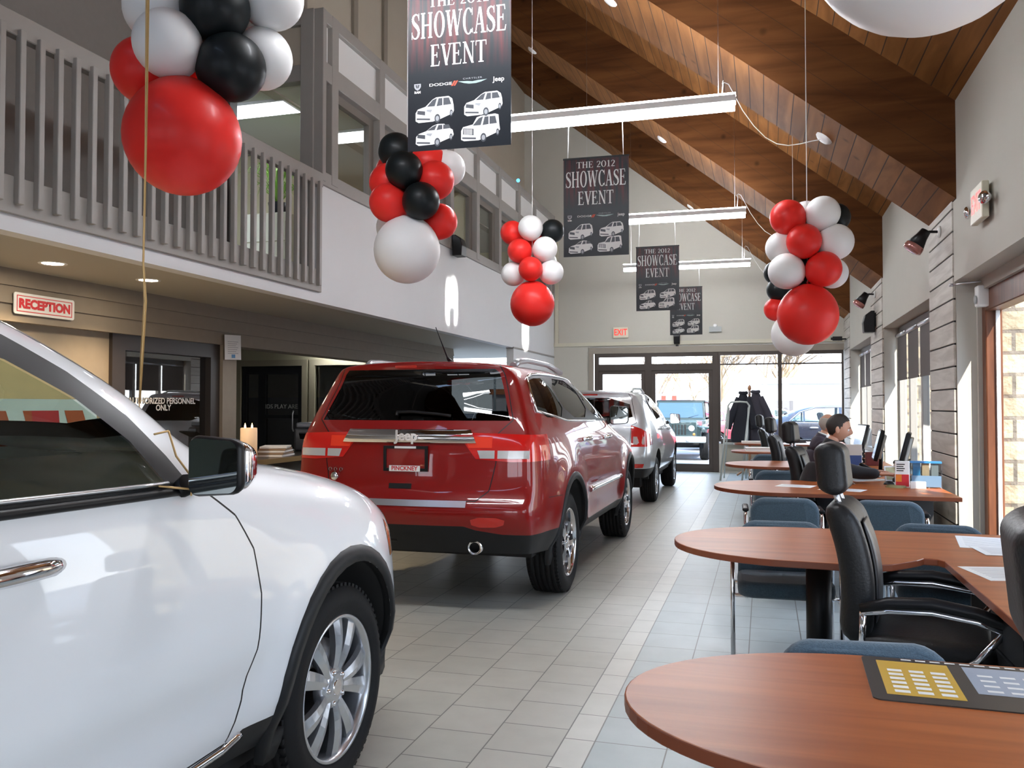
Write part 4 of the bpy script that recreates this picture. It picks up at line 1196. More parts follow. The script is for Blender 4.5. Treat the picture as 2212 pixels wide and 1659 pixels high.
        b = MB(); b.tube([(s_ * .60, .62, 1.735), (s_ * .61, .72, 1.775), (s_ * .62, .95, 1.79), (s_ * .62, 1.6, 1.785), (s_ * .62, 2.05, 1.735)], [.03, .028, .022, .022, .03], 8)
        b.build('roof_rail', mat('rail_silver', (.5, .52, .55), .3, .6), root)
        p, n = sk.at(S, 3.05, 1.30)
        mirror(root, (s_ * (abs(p.x) + .15), 3.02, 1.345), s_, M_black, None, .98)
    ws = [(-.58, 2.22), (.58, 2.22), (.64, 2.7), (.68, 3.22), (.3, 3.34), (-.3, 3.34), (-.68, 3.22), (-.64, 2.7)]
    g = sk.faces('top', ws); sk.take(g, 'windshield', M_carglass_f, root)
    sk.line('top', densify([(.645, .55), (.66, 1.2), (.655, 2.0)], 2), .01); sk.line('top', densify([(-.645, .55), (-.66, 1.2), (-.655, 2.0)], 2), .01)
    pan = [(-.50, .9), (.50, .9), (.50, 1.9), (-.50, 1.9)]
    g = sk.faces('top', pan); sk.take(g, 'sunroof', M_carglass_d, root)
    # ---- chrome bar, name letters, plate, wiper, antenna, badge
    b = MB()
    zt, zb = 1.268, 1.182
    row_t, row_b = [], []
    N = 26
    def bar(z, hw): return [sk.at('rear', lerp(-hw, hw, i / N), z, .016)[0] for i in range(N + 1)]
    t_, m_, u_ = bar(zt, .455), bar((zt + zb) / 2, .478), bar(zb, .50)
    t0, u0 = [sk.at('rear', lerp(-.455, .455, i / N), zt + .004, .0)[0] for i in range(N + 1)], [sk.at('rear', lerp(-.5, .5, i / N), zb - .004, .0)[0] for i in range(N + 1)]
    vs = [[b.bm.verts.new(p) for p in r_] for r_ in (u0, u_, m_, t_, t0)]
    for A_, B_ in zip(vs[:-1], vs[1:]):
        for i in range(N):
            f = b.bm.faces.new((A_[i], A_[i + 1], B_[i + 1], B_[i])); f.smooth = True
    b.build('tailgate_bar', M_chrome, root)
    p, n = sk.at('rear', 0, 1.222, .02)
    text_obj('name_letters', 'Jeep', basis((p.x, p.y - .004, p.z), (1, 0, 0), (0, 0, 1)), M_lettersilver, root, size=.098, ex=.006, bold=.004)
    ya = sk.at('rear', 0, 1.07)[0].y - .004
    pl = MB(); pl.box(-.155, .155, ya - .006, ya, .99, 1.155); pl.build('license_plate_back', M_redpaint, root)
    pf = MB()
    for q in ((-.165, .165, .985, 1.005), (-.165, .165, 1.14, 1.16), (-.165, -.145, .985, 1.16), (.145, .165, .985, 1.16)): pf.box(q[0], q[1], ya - .014, ya, q[2], q[3])
    pf.build('license_plate_frame', M_black, root)
    pf = MB(); pf.box(-.12, .11, ya - .017, ya - .013, .984, 1.024); st = pf.build('plate_strip', M_paper, root)
    text_obj('plate_lettering', 'PINCKNEY', basis((-.005, ya - .0185, 1.004), (1, 0, 0), (0, 0, 1)), M_red, root, size=.041, bold=.0012)
    pf = MB(); pf.box(-.08, .08, ya - .016, ya - .013, 1.143, 1.157); pf.build('plate_top_strip', M_white, root)
    b = MB()
    pts = [sk.at('rear', x, z, .02)[0] for x, z in densify([(.02, 1.352), (-.12, 1.385), (.05, 1.39), (.28, 1.362)], 4)]
    wp = densify([(-.10, 1.36), (-.10, 1.385), (.02, 1.387), (.20, 1.372), (.30, 1.36)], 4)
    b.tube([sk.at('rear', x, z, .022)[0] for x, z in wp], .011, 8); b.build('rear_wiper', M_black, root)
    b = MB(); hz = [(-.12, .865), (.05, .865), (.05, .90), (-.12, .90)]
    b.quad(*[sk.at('rear', x, z, .003)[0] for x, z in hz]); b.build('tailgate_pull', M_blackgap, root)
    # chrome strip across the bumper step
    b = MB(); n = 16
    for r_ in (0,):
        A_ = [b.bm.verts.new(sk.at('rear', lerp(-.46, .46, i / n), .752, .006)[0]) for i in range(n + 1)]; B_ = [b.bm.verts.new(sk.at('rear', lerp(-.46, .46, i / n), .790, .012)[0]) for i in range(n + 1)]
        for i in range(n): b.bm.faces.new((A_[i], A_[i + 1], B_[i + 1], B_[i]))
    b.build('bumper_step_strip', M_steel, root)
    b = MB(); c_ = [sk.at('rear', -.12 + .0, 1.71, .004)[0]]
    b.quad(*[sk.at('rear', x, z, .004)[0] for x, z in ((-.17, 1.712), (.0, 1.712), (.0, 1.73), (-.17, 1.73))]); b.build('high_brake_lamp', M_reflector, root)
    b = MB(); b.cyl((.10, .62, 1.775), (.10, .56, 1.80), .02, 10, r1=.008); b.tube([(.10, .56, 1.80), (.06, .42, 2.02)], [.006, .003], 6); b.build('antenna', M_black, root)
    badge = MB()
    for i in range(3):
        p, n = sk.at('rear', -.60 + i * .045, .985, .004); badge.lathe([(.012, 0), (.016, .004), (.012, .008)], 12, Matrix.Translation(p) @ Matrix.Rotation(R(90), 4, 'X'))
    p, n = sk.at('rear', -.56, .935, .004); badge.lathe([(.024, 0), (.032, .006), (.024, .012), (0, .010)], 18, Matrix.Translation(p) @ Matrix.Rotation(R(90), 4, 'X'))
    badge.build('tailgate_badge', M_chrome, root)
    # exhaust and hitch cover
    b = MB(); M = Matrix.Translation((.50, .03, .475)) @ Matrix.Rotation(R(90), 4, 'X')
    b.lathe([(.036, .0), (.046, .0), (.048, .005), (.046, -.20)], 24, M); b.lathe([(0, -.1), (.04, -.1), (.04, 0)], 20, M, mi=1); b.build('exhaust_tip', [M_chrome, M_blackgap], root)
    b = MB(); b.rbox(-.19, -.055, -.0, .12, .495, .585, .015); b.build('hitch_cover', M_black, root)
    sk.build('body', [M_redpaint, M_black, M_cladding], root)
    for y, s_ in ((RA, 1), (RA, -1), (FA, 1), (FA, -1)):
        make_wheel(root, s_ * .81, y, s_, r=.385, w=.262, rim=.262, style='five', alloy=mat('polished_alloy', (.75, .75, .77), .12, 1.0) if 'polished_alloy' not in bpy.data.materials else bpy.data.materials['polished_alloy'], fine=s_ > 0)
    b = MB(); b.box(-.80, .80, .40, 4.4, .36, .44); b.build('underbody', M_underbody, root)
    car_interior(root, P, [(.38, 2.0), (-.38, 2.0), (.40, 1.15), (0, 1.15), (-.40, 1.15)], 2.95)
    return root
red_car = red_suv()

# ================================================================== silver SUV near the entrance
def silver_suv():
    root = thing('car', 'small silver SUV with tall taillights parked beyond the red one', 'car', (-2.42, 12.02, 0))
    L = 4.45; RA, FA = .93, 3.565
    P = dict(length=L, nx=5, dash_z=1.1,
        stations=[0, .05, .12, .24, .42, .65, .93, 1.3, 1.65, 2.0, 2.3, 2.55, 2.75, 2.95, 3.15, 3.35, 3.6, 3.85, 4.1, 4.28, 4.38, 4.45],
        rows=[
            dict(z=[(0, .42), (4.45, .38)], x=[(0, .72), (.25, .80), (4, .80), (4.45, .6)], y0=.12),
            dict(z=[(0, .58), (.8, .46), (4.45, .48)], x=[(0, .78), (.12, .85), (.3, .88), (3.9, .885), (4.25, .80), (4.45, .62)], y0=.03),
            dict(z=[(0, .74), (4.45, .66)], x=[(0, .79), (.12, .86), (.3, .893), (1, .905), (3.7, .905), (4.2, .82), (4.45, .62)], y0=.0),
            dict(z=[(0, .86), (4.45, .8)], x=[(0, .74), (.12, .84), (.3, .88), (1, .90), (3.7, .90), (4.2, .82), (4.45, .62)], y0=.06),
            dict(z=[(0, 1.06), (3, 1.02), (4.45, .92)], x=[(0, .73), (.12, .82), (.3, .865), (1, .89), (3.6, .875), (4.2, .80), (4.45, .6)], y0=.08),
            dict(z=[(0, 1.20), (2.8, 1.15), (3.2, 1.12), (3.8, 1.04), (4.45, .95)], x=[(0, .70), (.12, .79), (.3, .835), (1, .86), (2.8, .85), (3.3, .80), (3.8, .76), (4.45, .55)], y0=.10, y1=4.4),
            dict(z=[(0, 1.36), (1, 1.36), (2.2, 1.34), (2.7, 1.24), (3.1, 1.145), (3.8, 1.07), (4.45, .96)], x=[(0, .66), (.12, .74), (.3, .785), (1, .81), (2.5, .81), (3.1, .76), (3.8, .68), (4.45, .48)], y0=.16, y1=4.39),
            dict(z=[(0, 1.54), (.6, 1.58), (1.7, 1.565), (2.1, 1.50), (2.6, 1.33), (3.05, 1.16), (3.8, 1.08), (4.45, .965)], x=[(0, .60), (.12, .645), (.3, .68), (1, .70), (2.1, .70), (2.7, .73), (3.1, .71), (3.8, .6), (4.45, .42)], y0=.26, y1=4.38),
            dict(z=[(0, 1.615), (.6, 1.645), (1.5, 1.64), (1.95, 1.59), (2.5, 1.41), (3.0, 1.18), (3.8, 1.085), (4.45, .97)], x=[(0, .54), (.12, .58), (.3, .61), (1, .625), (2.0, .61), (2.7, .64), (3.05, .62), (3.8, .52), (4.45, .36)], y0=.22, y1=4.37),
        ],
        crown=[(0, .02), (1, .035), (2.2, .045), (3, .04), (4.45, .02)], bulge_r=.07, bulge_f=.15)
    sk = Skin(car_surface(P, 2))
    rw = smooth_poly([(-.66, 1.19), (.66, 1.19), (.56, 1.55), (-.56, 1.55)], 1)
    g = sk.faces('rear', rw); sk.take(g, 'rear_window', M_carglass_d, root, -.003)
    for s_, S in ((1, 'R'), (-1, 'L')):
        tl = smooth_poly([(s_ * .62, 1.16), (s_ * .80, 1.10), (s_ * .90, .98), (s_ * .90, .86), (s_ * .62, .86)], 1, keep=(0, 4))
        g = sk.faces('rear', tl, nmin=.03, lim=lambda c: c[1] < .36); lamp = sk.take(g, 'taillight', M_taillamp, root, .003)
        b = MB(); b.quad(*[sk.at('rear', s_ * x, z, .008)[0] for x, z in ((.65, .89), (.80, .89), (.80, 1.0), (.65, 1.0))]); b.build('reversing_lamp', M_lampclear, lamp)
        rf = [(s_ * .60, .56), (s_ * .78, .565), (s_ * .80, .62), (s_ * .57, .62)]
        g = sk.faces('rear', rf, nmin=.1); sk.take(g, 'bumper_reflector', M_reflector, root, .003)
        for w_ in ([(.75, 1.24), (.98, 1.22), (.92, 1.53), (.80, 1.50)], [(1.02, 1.22), (1.75, 1.20), (1.62, 1.555), (.97, 1.54)], [(1.82, 1.20), (2.75, 1.17), (2.45, 1.33), (2.1, 1.47), (1.70, 1.555)]):
            g = sk.faces(S, smooth_poly(w_, 1)); sk.take(g, 'side_window', M_carglass_d, root, -.003)
        sk.paint(sk.faces(S, [(1.3, .2), (3.2, .2), (3.2, .46), (1.3, .46)], nmin=-.5), 2)
        sk.line(S, [(1.78, 1.2), (1.8, .48)], .006); sk.line(S, densify([(.98, 1.2), (1.25, .95), (1.38, .5)], 3), .006); sk.line(S, densify([(2.78, 1.16), (2.95, .9), (2.9, .48)], 3), .006)
        arch(sk, root, RA, .39, .41, s_); arch(sk, root, FA, .39, .41, s_)
        p, n = sk.at(S, 2.62, 1.19)
        mirror(root, (s_ * (abs(p.x) + .15), 2.6, 1.22), s_, M_black, None, .9)
        b = MB(); b.tube([(s_ * .56, .5, 1.64), (s_ * .57, .65, 1.69), (s_ * .58, 1.3, 1.70), (s_ * .57, 1.75, 1.64)], .018, 8); b.build('roof_rail', M_greymetal, root)
        handle(root, sk, s_, 1.45, 1.08, M_silverpaint, .18); handle(root, sk, s_, 2.35, 1.06, M_silverpaint, .18)
    sk.paint(sk.faces('rear', [(-1, .2), (1, .2), (1, .55), (-1, .55)], nmin=-.3, lim=lambda c: c[1] < .55), 2)
    ws = [(-.56, 2.05), (.56, 2.05), (.60, 2.9), (-.60, 2.9)]
    g = sk.faces('top', ws); sk.take(g, 'windshield', M_carglass_f, root)
    gate = densify([(.56, 1.61), (.60, 1.55), (.69, 1.19), (.62, 1.16), (.60, .86), (.50, .70), (0, .69)], 3)
    for s_ in (1, -1): sk.line('rear', [(s_ * a, b) for a, b in gate], .007)
    b = MB(); b.quad(*[sk.at('rear', x, z, .004)[0] for x, z in ((-.12, 1.585), (.12, 1.585), (.12, 1.605), (-.12, 1.605))]); b.build('high_brake_lamp', M_reflector, root)
    b = MB(); p = sk.at('rear', .50, .885, .004)[0]; b.lathe([(.012, 0), (.016, .004), (0, .008)], 12, Matrix.Translation(p) @ Matrix.Rotation(R(90), 4, 'X')); b.build('tailgate_badge', M_chrome, root)
    sk.build('body', [M_silverpaint, M_black, M_cladding], root)
    for y, s_ in ((RA, 1), (RA, -1), (FA, 1), (FA, -1)): make_wheel(root, s_ * .765, y, s_, r=.345, w=.22, rim=.23, style='seven', fine=False)
    b = MB(); b.box(-.70, .70, .35, 4.1, .26, .40); b.build('underbody', M_underbody, root)
    car_interior(root, P, [(.36, 1.75), (-.36, 1.75), (.36, .95), (-.36, .95)], 2.6)
    return root
silver_car = silver_suv()
# ================================================================== desks
M_cherry = wood_mat('cherry_laminate', (0.27, 0.066, 0.016), (0.40, 0.115, 0.030), axis=0, scale=1.1, stretch=14, rough=0.36)
M_cherry.node_tree.nodes['Principled BSDF'].inputs['Specular IOR Level'].default_value = .26
M_cherryedge = mat('dark_cherry_edge', (0.24, 0.062, 0.025), 0.35)
M_bluefab = mat('blue_grey_fabric', (0.060, 0.098, 0.130), 0.95, noise=.45, nscale=140, bump=.3, bscale=260, sheen=.3)
M_blackfleece = mat('black_fleece', (0.010, 0.010, 0.012), 0.95, sheen=.2)
TZ = 0.74
def arc(cx, cy, rx, ry, a0, a1, n):
    return [(cx + rx * math.cos(R(a0 + (a1 - a0) * i / n)), cy + ry * math.sin(R(a0 + (a1 - a0) * i / n))) for i in range(n + 1)]
def desk(label, yc, flip, xr=1.44, ret=2.1, hw=.57, tip=-.44, wide=.42, legs='drum'):
    """peninsula desk with a rounded head towards the aisle (-x), and a return along the wall.
    flip=+1: return runs towards -y (camera), -1: away"""
    root = thing('desk', label, 'desk', (0, yc, 0), 0, 'cherry peninsula desks along the window wall')
    f = -flip
    # outline in local coords, y measured so that the return is on the negative side, then mirrored
    pts = arc(tip + .62, 0.02, .62, hw, 90, 270, 30)
    out = [(xr, hw + .02), (tip + .62, hw + .02)] + pts[1:]
    out += [(tip + .85, -hw + .0), (tip + 1.0, -hw + .06), (tip + 1.12, -hw + .20), (.70, -.30), (.755, -.315), (.775, -.36), (.775, -ret), (xr, -ret)]
    if flip < 0: out = [(x, -y) for x, y in out][::-1]
    b = MB(); b.prism(out, TZ - .032, TZ, mi=1); 
    for fc in b.bm.faces:
        if fc.calc_center_median().z > TZ - .001: fc.material_index = 0
    o = b.build('worktop', [M_cherry, M_cherryedge], root); bevel(o, .004, 2)
    s = -1 if flip > 0 else 1
    if legs == 'drum':
        b = MB(); b.cyl((tip + .72, 0, 0), (tip + .72, 0, TZ - .03), .062, 28); b.lathe([(0, .02), (.2, .018), (.21, 0)], 28, Matrix.Translation((tip + .72, 0, 0))); b.build('leg', M_black, root)
    else:
        for dx, dy in ((-.09, -.02), (.07, .02)):
            b = MB(); b.tube([(tip + .62 + dx * 1.8, dy, 0), (tip + .62 + dx * .6, dy, TZ - .03)], .02, 10); b.build('leg', M_greymetal, root)
    b = MB(); b.box(.95, 1.35, s * .02 - .012, s * .02 + .012, .08, TZ - .03); b.build('modesty_panel', mat('dark_panel', (.03, .028, .028), .5) if 'dark_panel' not in bpy.data.materials else bpy.data.materials['dark_panel'], root)
    b = MB(); ya, yb = sorted((s * (ret - .03), s * (ret - .06))); b.box(.80, xr - .01, ya, yb, 0, TZ - .03); b.build('end_panel', bpy.data.materials['dark_panel'], root)
    b = MB(); ya, yb = sorted((s * .95, s * 1.4)); b.box(.84, xr - .03, ya, yb, .05, TZ - .033); ped = b.build('drawer_pedestal', bpy.data.materials['dark_panel'], root); bevel(ped, .005, 1)
    for z0, z1 in ((.08, .36), (.375, .53), (.545, .69)):
        b = MB(); b.box(.822, .84, min(ya, yb) + .01, max(ya, yb) - .01, z0, z1); d = b.build('drawer', M_cladding, ped)
    return root
D1 = desk('cherry desk with rounded end nearest the camera, bearing the yellow calculator mat', 2.125, 1, ret=1.9, hw=.455, tip=-.335)
D2 = desk('cherry desk with rounded end, second from the camera, on a black drum leg', 4.62, 1, hw=.565, tip=-.46, ret=1.75)
D3 = desk('cherry desk with two white sheets on it, in front of the man in black', 7.85, -1, hw=.62, tip=-.43, ret=2.0, legs='tube')
D4 = desk('cherry desk fourth from the camera, beyond the man in black', 10.82, -1, hw=.58, tip=-.46, ret=2.0, legs='tube')
D5 = desk('cherry desk fifth from the camera, with a flat white binder on its end', 13.9, -1, hw=.55, tip=-.5, ret=1.75, legs='tube')
D6 = desk('farthest cherry desk carrying papers near the grey tube rack', 16.6, -1, hw=.4, tip=-.55, ret=1.0, legs='tube')

# ================================================================== black executive chairs
def exec_chair():
    """faces +x"""
    r = thing('office_chair', 'x', 'office chair', (0, 0, 0), 0, 'black leather high-back office chairs')
    s = MB(); t = bmesh.new()
    s.rbox(-.24, .27, -.26, .26, .43, .545, .05, seg=4); s.build('seat', M_leather, r)
    # backrest: slab swept up a leaning curve, with side bolsters
    def slab(z0, z1, hw0, hw1, th, x_of, n=10, m=10, bolster=.02):
        bm = bmesh.new(); F_, B_ = [], []
        for i in range(n + 1):
            u = i / n; z = lerp(z0, z1, u); hw = lerp(hw0, hw1, u)
            e = min(u, 1 - u) * n; er = min(1, .45 + e * .55) if e < 1 else 1
            rf, rb = [], []
            for j in range(m + 1):
                v = -1 + 2 * j / m; ed = (1 - abs(v) ** 6) ** .5
                yy = v * hw * (1 if er == 1 else .93)
                tk = th * er * (.35 + .65 * ed)
                fr = x_of(z) + tk * .5 + bolster * max(0, abs(v) - .55) * 2.2
                rf.append(bm.verts.new((fr, yy, z))); rb.append(bm.verts.new((x_of(z) - tk * .5, yy, z)))
            F_.append(rf); B_.append(rb)
        for i in range(n):
            for j in range(m):
                bm.faces.new((F_[i][j], F_[i][j + 1], F_[i + 1][j + 1], F_[i + 1][j])); bm.faces.new((B_[i][j + 1], B_[i][j], B_[i + 1][j], B_[i + 1][j + 1]))
            bm.faces.new((F_[i][0], F_[i + 1][0], B_[i + 1][0], B_[i][0])); bm.faces.new((F_[i + 1][m], F_[i][m], B_[i][m], B_[i + 1][m]))
        for j in range(m):
            bm.faces.new((F_[0][j + 1], F_[0][j], B_[0][j], B_[0][j + 1])); bm.faces.new((F_[n][j], F_[n][j + 1], B_[n][j + 1], B_[n][j]))
        for f in bm.faces: f.smooth = True
        return bm
    xo = lambda z: -.235 - .15 * (z - .50) + .05 * math.sin((z - .5) / .6 * PI)
    b = MB(); t = slab(.50, 1.045, .255, .235, .125, xo, 12, 12, .03); b.add(t, None, 0, True); t.free(); o = b.build('backrest', M_leather, r); subsurf(o, 1)
    b = MB(); t = slab(.55, .97, .125, .12, .03, lambda z: xo(z) + .072, 8, 8, 0); b.add(t, None, 0, True); t.free(); o2 = b.build('centre_panel', mat('leather_panel', (.022, .022, .024), .4), o); subsurf(o2, 1)
    b = MB(); t = slab(1.07, 1.285, .165, .135, .125, lambda z: xo(1.07) - .10 * (z - 1.07), 8, 10, .012); b.add(t, None, 0, True); t.free(); o = b.build('headrest', M_leather, r); subsurf(o, 2)
    for y in (-.07, .07):
        b = MB(); b.cyl((xo(1.0), y, 1.0), (xo(1.08), y, 1.10), .012, 8); b.build('headrest_post', M_steel, r)
    for y in (-.30, .30):
        pts = [(-.20, y, .655), (-.10, y, .685), (.05, y, .695), (.20, y, .675), (.32, y, .635), (.37, y, .605)]
        b = MB(); 
        for p, q in zip(pts[:-1], pts[1:]): pass
        b.tube(pts, [.018, .024, .026, .025, .022, .014], 12); arm = b.build('armrest', M_black, r)
        b = MB(); b.tube([(-.20, y, .635), (-.10, y, .655), (.05, y, .663), (.20, y, .645), (.33, y, .603)], .012, 8); b.tube([(-.19, y, .64), (-.195, y * .95, .52), (-.18, y * .82, .46)], .013, 8); b.tube([(.29, y, .62), (.20, y * .96, .50), (.12, y * .85, .44)], .013, 8); b.build('arm_bracket', M_chrome, arm)
    b = MB(); b.cyl((0, 0, .10), (0, 0, .44), .028, 14); b.box(-.12, .12, -.10, .10, .41, .44); b.build('gas_column', M_black, r)
    b = MB()
    for k in range(5):
        a = 2 * PI * k / 5; b.tube([(0, 0, .115), (.16 * math.cos(a), .16 * math.sin(a), .105), (.31 * math.cos(a), .31 * math.sin(a), .075)], [.035, .026, .018], 8)
    b.build('star_base', M_black, r)
    for k in range(5):
        a = 2 * PI * k / 5; b = MB(); c_ = Vector((.31 * math.cos(a), .31 * math.sin(a), .03)); n = Vector((-math.sin(a), math.cos(a), 0))
        b.cyl(c_ - n * .022, c_ + n * .022, .03, 14); b.cyl(c_, c_ + Vector((0, 0, .05)), .008, 6); b.build('caster', M_black, r)
    return r
C0 = exec_chair()
C0.location = (.735, 1.40, 0); C0.rotation_euler = (0, 0, R(-8)); C0['label'] = 'black leather office chair cut off by the right edge, closest to the camera'
dup(C0, (.60, 3.84, 0), R(-10), 'black leather high-back chair at the second desk, seen from its side with curved armrests')
dup(C0, (.56, 8.75, 0), R(-14), 'black leather high-back chair right behind the back of the man in black')
dup(C0, (.40, 12.0, 0), R(-10), 'black high-back chair whose headrest shows just left of the dark haired man')
dup(C0, (.25, 15.2, 0), R(-5), 'farthest black high-back chair, below the dark coats')

# ================================================================== blue guest chairs
def guest_chair():
    """faces +y (back towards -y)"""
    r = thing('guest_chair', 'x', 'chair', (0, 0, 0), 0, 'blue fabric guest chairs')
    def cushion(w, h, th, curve, name, M, rad=.09):
        bm = bmesh.new(); 
        poly = []
        for cx, cy, a0 in ((w / 2 - rad, h - rad, 0), (-w / 2 + rad, h - rad, 90), (-w / 2 + rad * .6, rad * .6, 180), (w / 2 - rad * .6, rad * .6, 270)):
            rr = rad if cy > h / 2 else rad * .6
            for k in range(7): a = R(a0 + 15 * k); poly.append((cx + rr * math.cos(a), cy + rr * math.sin(a)))
        rings = []
        for off, inset in ((-th / 2, .022), (-th / 2 + .012, .004), (0, 0), (th / 2 - .012, .004), (th / 2, .022)):
            ring = []
            for x, y in poly:
                k = 1 - inset / (w / 2); 
                yy = h / 2 + (y - h / 2) * (1 - inset / (h / 2))
                ring.append(bm.verts.new(M @ Vector((x * k, off - curve * (1 - (x / (w / 2)) ** 2) , yy + .018 * (1 - (x / (w / 2)) ** 2) * (1 if y > h / 2 else 0)))))
            rings.append(ring)
        for a, b_ in zip(rings[:-1], rings[1:]):
            n = len(a)
            for i in range(n): bm.faces.new((a[i], a[(i + 1) % n], b_[(i + 1) % n], b_[i]))
        bm.faces.new(rings[0][::-1]); bm.faces.new(rings[-1])
        for f in bm.faces: f.smooth = len(f.verts) == 4
        b = MB(); b.add(bm, None, 0, None); bm.free()
        return b.build(name, M_bluefab, r)
    Mb = Matrix.Translation((0, -.24, .37)) @ Matrix.Rotation(R(10), 4, 'X')
    cushion(.49, .385, .075, .035, 'backrest', Mb, .10)
    Ms = Matrix.Translation((0, -.21, .445)) @ Matrix.Rotation(R(-88), 4, 'X')
    cushion(.50, .47, .085, .0, 'seat', Ms, .08)
    for s_ in (-1, 1):
        x = s_ * .275
        b = MB(); b.tube([(x, .22, .0), (x, .22, .56), (x, .18, .615), (x, -.14, .625), (x, -.20, .60), (x, -.235, .40), (x, -.28, .0)], .0125, 10); leg = b.build('side_frame', M_chrome, r)
        b = MB(); b.rbox(x - .024, x + .024, -.15, .17, .628, .655, .012); b.build('arm_pad', M_black, leg)
    b = MB(); b.cyl((-.275, .15, .41), (.275, .15, .41), .011, 8); b.cyl((-.275, -.21, .41), (.275, -.21, .41), .011, 8); b.build('cross_bar', M_chrome, r)
    b = MB(); b.box(-.25, .25, -.26, -.235, .56, .60); b.build('back_bracket', M_black, r)
    return r
G0 = guest_chair()
G0.location = (.30, 2.36, 0); G0.rotation_euler = (0, 0, PI + R(6)); G0['label'] = 'blue guest chair whose rounded top shows above the desk nearest the camera'
dup(G0, (.10, 5.0, 0), PI + R(2), 'blue guest chair tucked under the second desk, its seat visible beside the black drum leg')
dup(G0, (.93, 5.10, 0), PI - R(4), 'blue guest chair behind the second desk, low beside the white door casing')
dup(G0, (.13, 6.98, 0), R(2), 'blue guest chair with its back to us, left one at the third desk')
dup(G0, (.86, 6.98, 0), R(-3), 'blue guest chair with its back to us, right one at the third desk, catching sunlight')
dup(G0, (.13, 9.75, 0), R(3), 'blue guest chair at the fourth desk, left of the black chair')
dup(G0, (.10, 12.9, 0), R(-3), 'blue guest chair at the fifth desk, partly hidden by the black chair')

# ================================================================== things on the desks
def sheet(label, x, y, w, h, rz, z=TZ, name='paper_sheet', m=None, lines=True, group=None, th=.0012, cat='paper'):
    b = MB(); b.box(-w / 2, w / 2, -h / 2, h / 2, 0.0, th)
    o = b.build(name, m or M_paper); o.location = (x, y, z); o.rotation_euler = (0, 0, R(rz)); tag(o, label, cat, group)
    if lines:
        b = MB()
        for k in range(9):
            yy = h * .36 - k * h * .085; ww = w * (.38 if k % 3 else .28)
            b.quad((-w * .40, yy, th + .0003), (-w * .40 + ww * 2, yy, th + .0003), (-w * .40 + ww * 2, yy + .006, th + .0003), (-w * .40, yy + .006, th + .0003))
        b.build('print', M_greyprint, o)
    return o
M_greyprint = mat('grey_print', (.38, .38, .40), .7)
# dark desk mat with a yellow and a silver calculator printed block
root = thing('desk_mat', 'dark desk mat printed with a yellow and a silver keypad panel, on the nearest desk', 'desk mat', (.52, 2.395, TZ), R(-1.5))
b = MB(); b.prism([(x + .045, y) for x, y in rrect(.63, .37, .02)], 0, .003); b.build('mat', mat('mat_black', (.025, .022, .02), .35), root)
b = MB(); b.quad((-.235, -.14, .0034), (-.06, -.14, .0034), (-.06, .15, .0034), (-.235, .15, .0034)); yp = b.build('yellow_panel', mat('mat_yellow', (.55, .33, .035), .4), root)
b = MB(); b.quad((-.025, -.075, .0034), (.16, -.075, .0034), (.16, .15, .0034), (-.025, .15, .0034)); sp_ = b.build('silver_panel', mat('mat_silver', (.30, .34, .40), .35), root)
M_key = mat('mat_key', (.75, .73, .68), .5)
k_ = MB()
for i in range(3):
    for j in range(6): k_.quad((-.215 + i * .052, -.12 + j * .035, .0037), (-.18 + i * .052, -.12 + j * .035, .0037), (-.18 + i * .052, -.10 + j * .035, .0037), (-.215 + i * .052, -.10 + j * .035, .0037))
k_.build('keys', M_key, yp)
k_ = MB()
for i in range(3):
    for j in range(4): k_.quad((0.0 + i * .052, -.055 + j * .042, .0037), (.035 + i * .052, -.055 + j * .042, .0037), (.035 + i * .052, -.04 + j * .042, .0037), (0.0 + i * .052, -.04 + j * .042, .0037))
k_.build('keys', M_key, sp_)
k_ = MB()
for i in range(14): k_.quad((-.17 + i * .036, .165, .0037), (-.145 + i * .036, .165, .0037), (-.145 + i * .036, .176, .0037), (-.17 + i * .036, .176, .0037))
k_.build('print', M_key, root)
b = MB(); b.quad((.20, .02, .0036), (.27, .02, .0036), (.27, .13, .0036), (.20, .13, .0036)); b.build('orange_label', mat('mat_orange', (.45, .16, .05), .4), root)
sheet('pair of white sheets fanned on the second desk beside the wall', 1.10, 4.88, .30, .42, -8)
sheet('white printed form lying across the other paper on the second desk', 1.15, 4.62, .34, .26, 4, z=TZ + .0015)
sheet('rounded white sheet on the wall return of the second desk', .98, 4.02, .30, .30, 12)
sheet('left white sheet on the third desk, by its rounded end', .26, 7.86, .30, .24, -16)
sheet('right white sheet on the third desk, behind the chair headrest', .62, 7.62, .34, .22, -20)
# brochure holders, box, phone, monitor, cups at the third desk
def holder(name, label, x, y, w, d, h, rz, m_front, m_body, text=None, cat='brochure holder'):
    r = thing(name, label, cat, (x, y, TZ), R(rz))
    b = MB(); b.box(-w / 2, w / 2, -d / 2, d / 2, 0, h); o = b.build('body', m_body, r); bevel(o, .003, 1)
    b = MB(); b.quad((-w / 2 + .006, -d / 2 - .001, .01), (w / 2 - .006, -d / 2 - .001, .01), (w / 2 - .006, -d / 2 - .001, h * .5), (-w / 2 + .006, -d / 2 - .001, h * .5)); b.build('front_print', m_front, r)
    return r
M_orange = mat('orange_print', (.75, .22, .02), .5); M_clear = glass_mat('clear_acrylic', (.75, .8, .82), .08)
r = holder('booklet', 'white booklet with a red and orange panel standing at the end of the third desk', 1.13, 7.98, .115, .03, .225, -6, M_red, M_paper, cat='booklet')
b = MB(); b.quad((-.05, -.0165, .05), (-.005, -.0165, .05), (-.005, -.0165, .11), (-.05, -.0165, .11)); b.build('orange_panel', M_orange, r)
for k in range(4):
    b = MB(); b.quad((-.045, -.0165, .14 + k * .018), (.01 + .01 * (k % 2), -.0165, .14 + k * .018), (.01 + .01 * (k % 2), -.0165, .148 + k * .018), (-.045, -.0165, .148 + k * .018)); b.build('text_line', M_black, r)
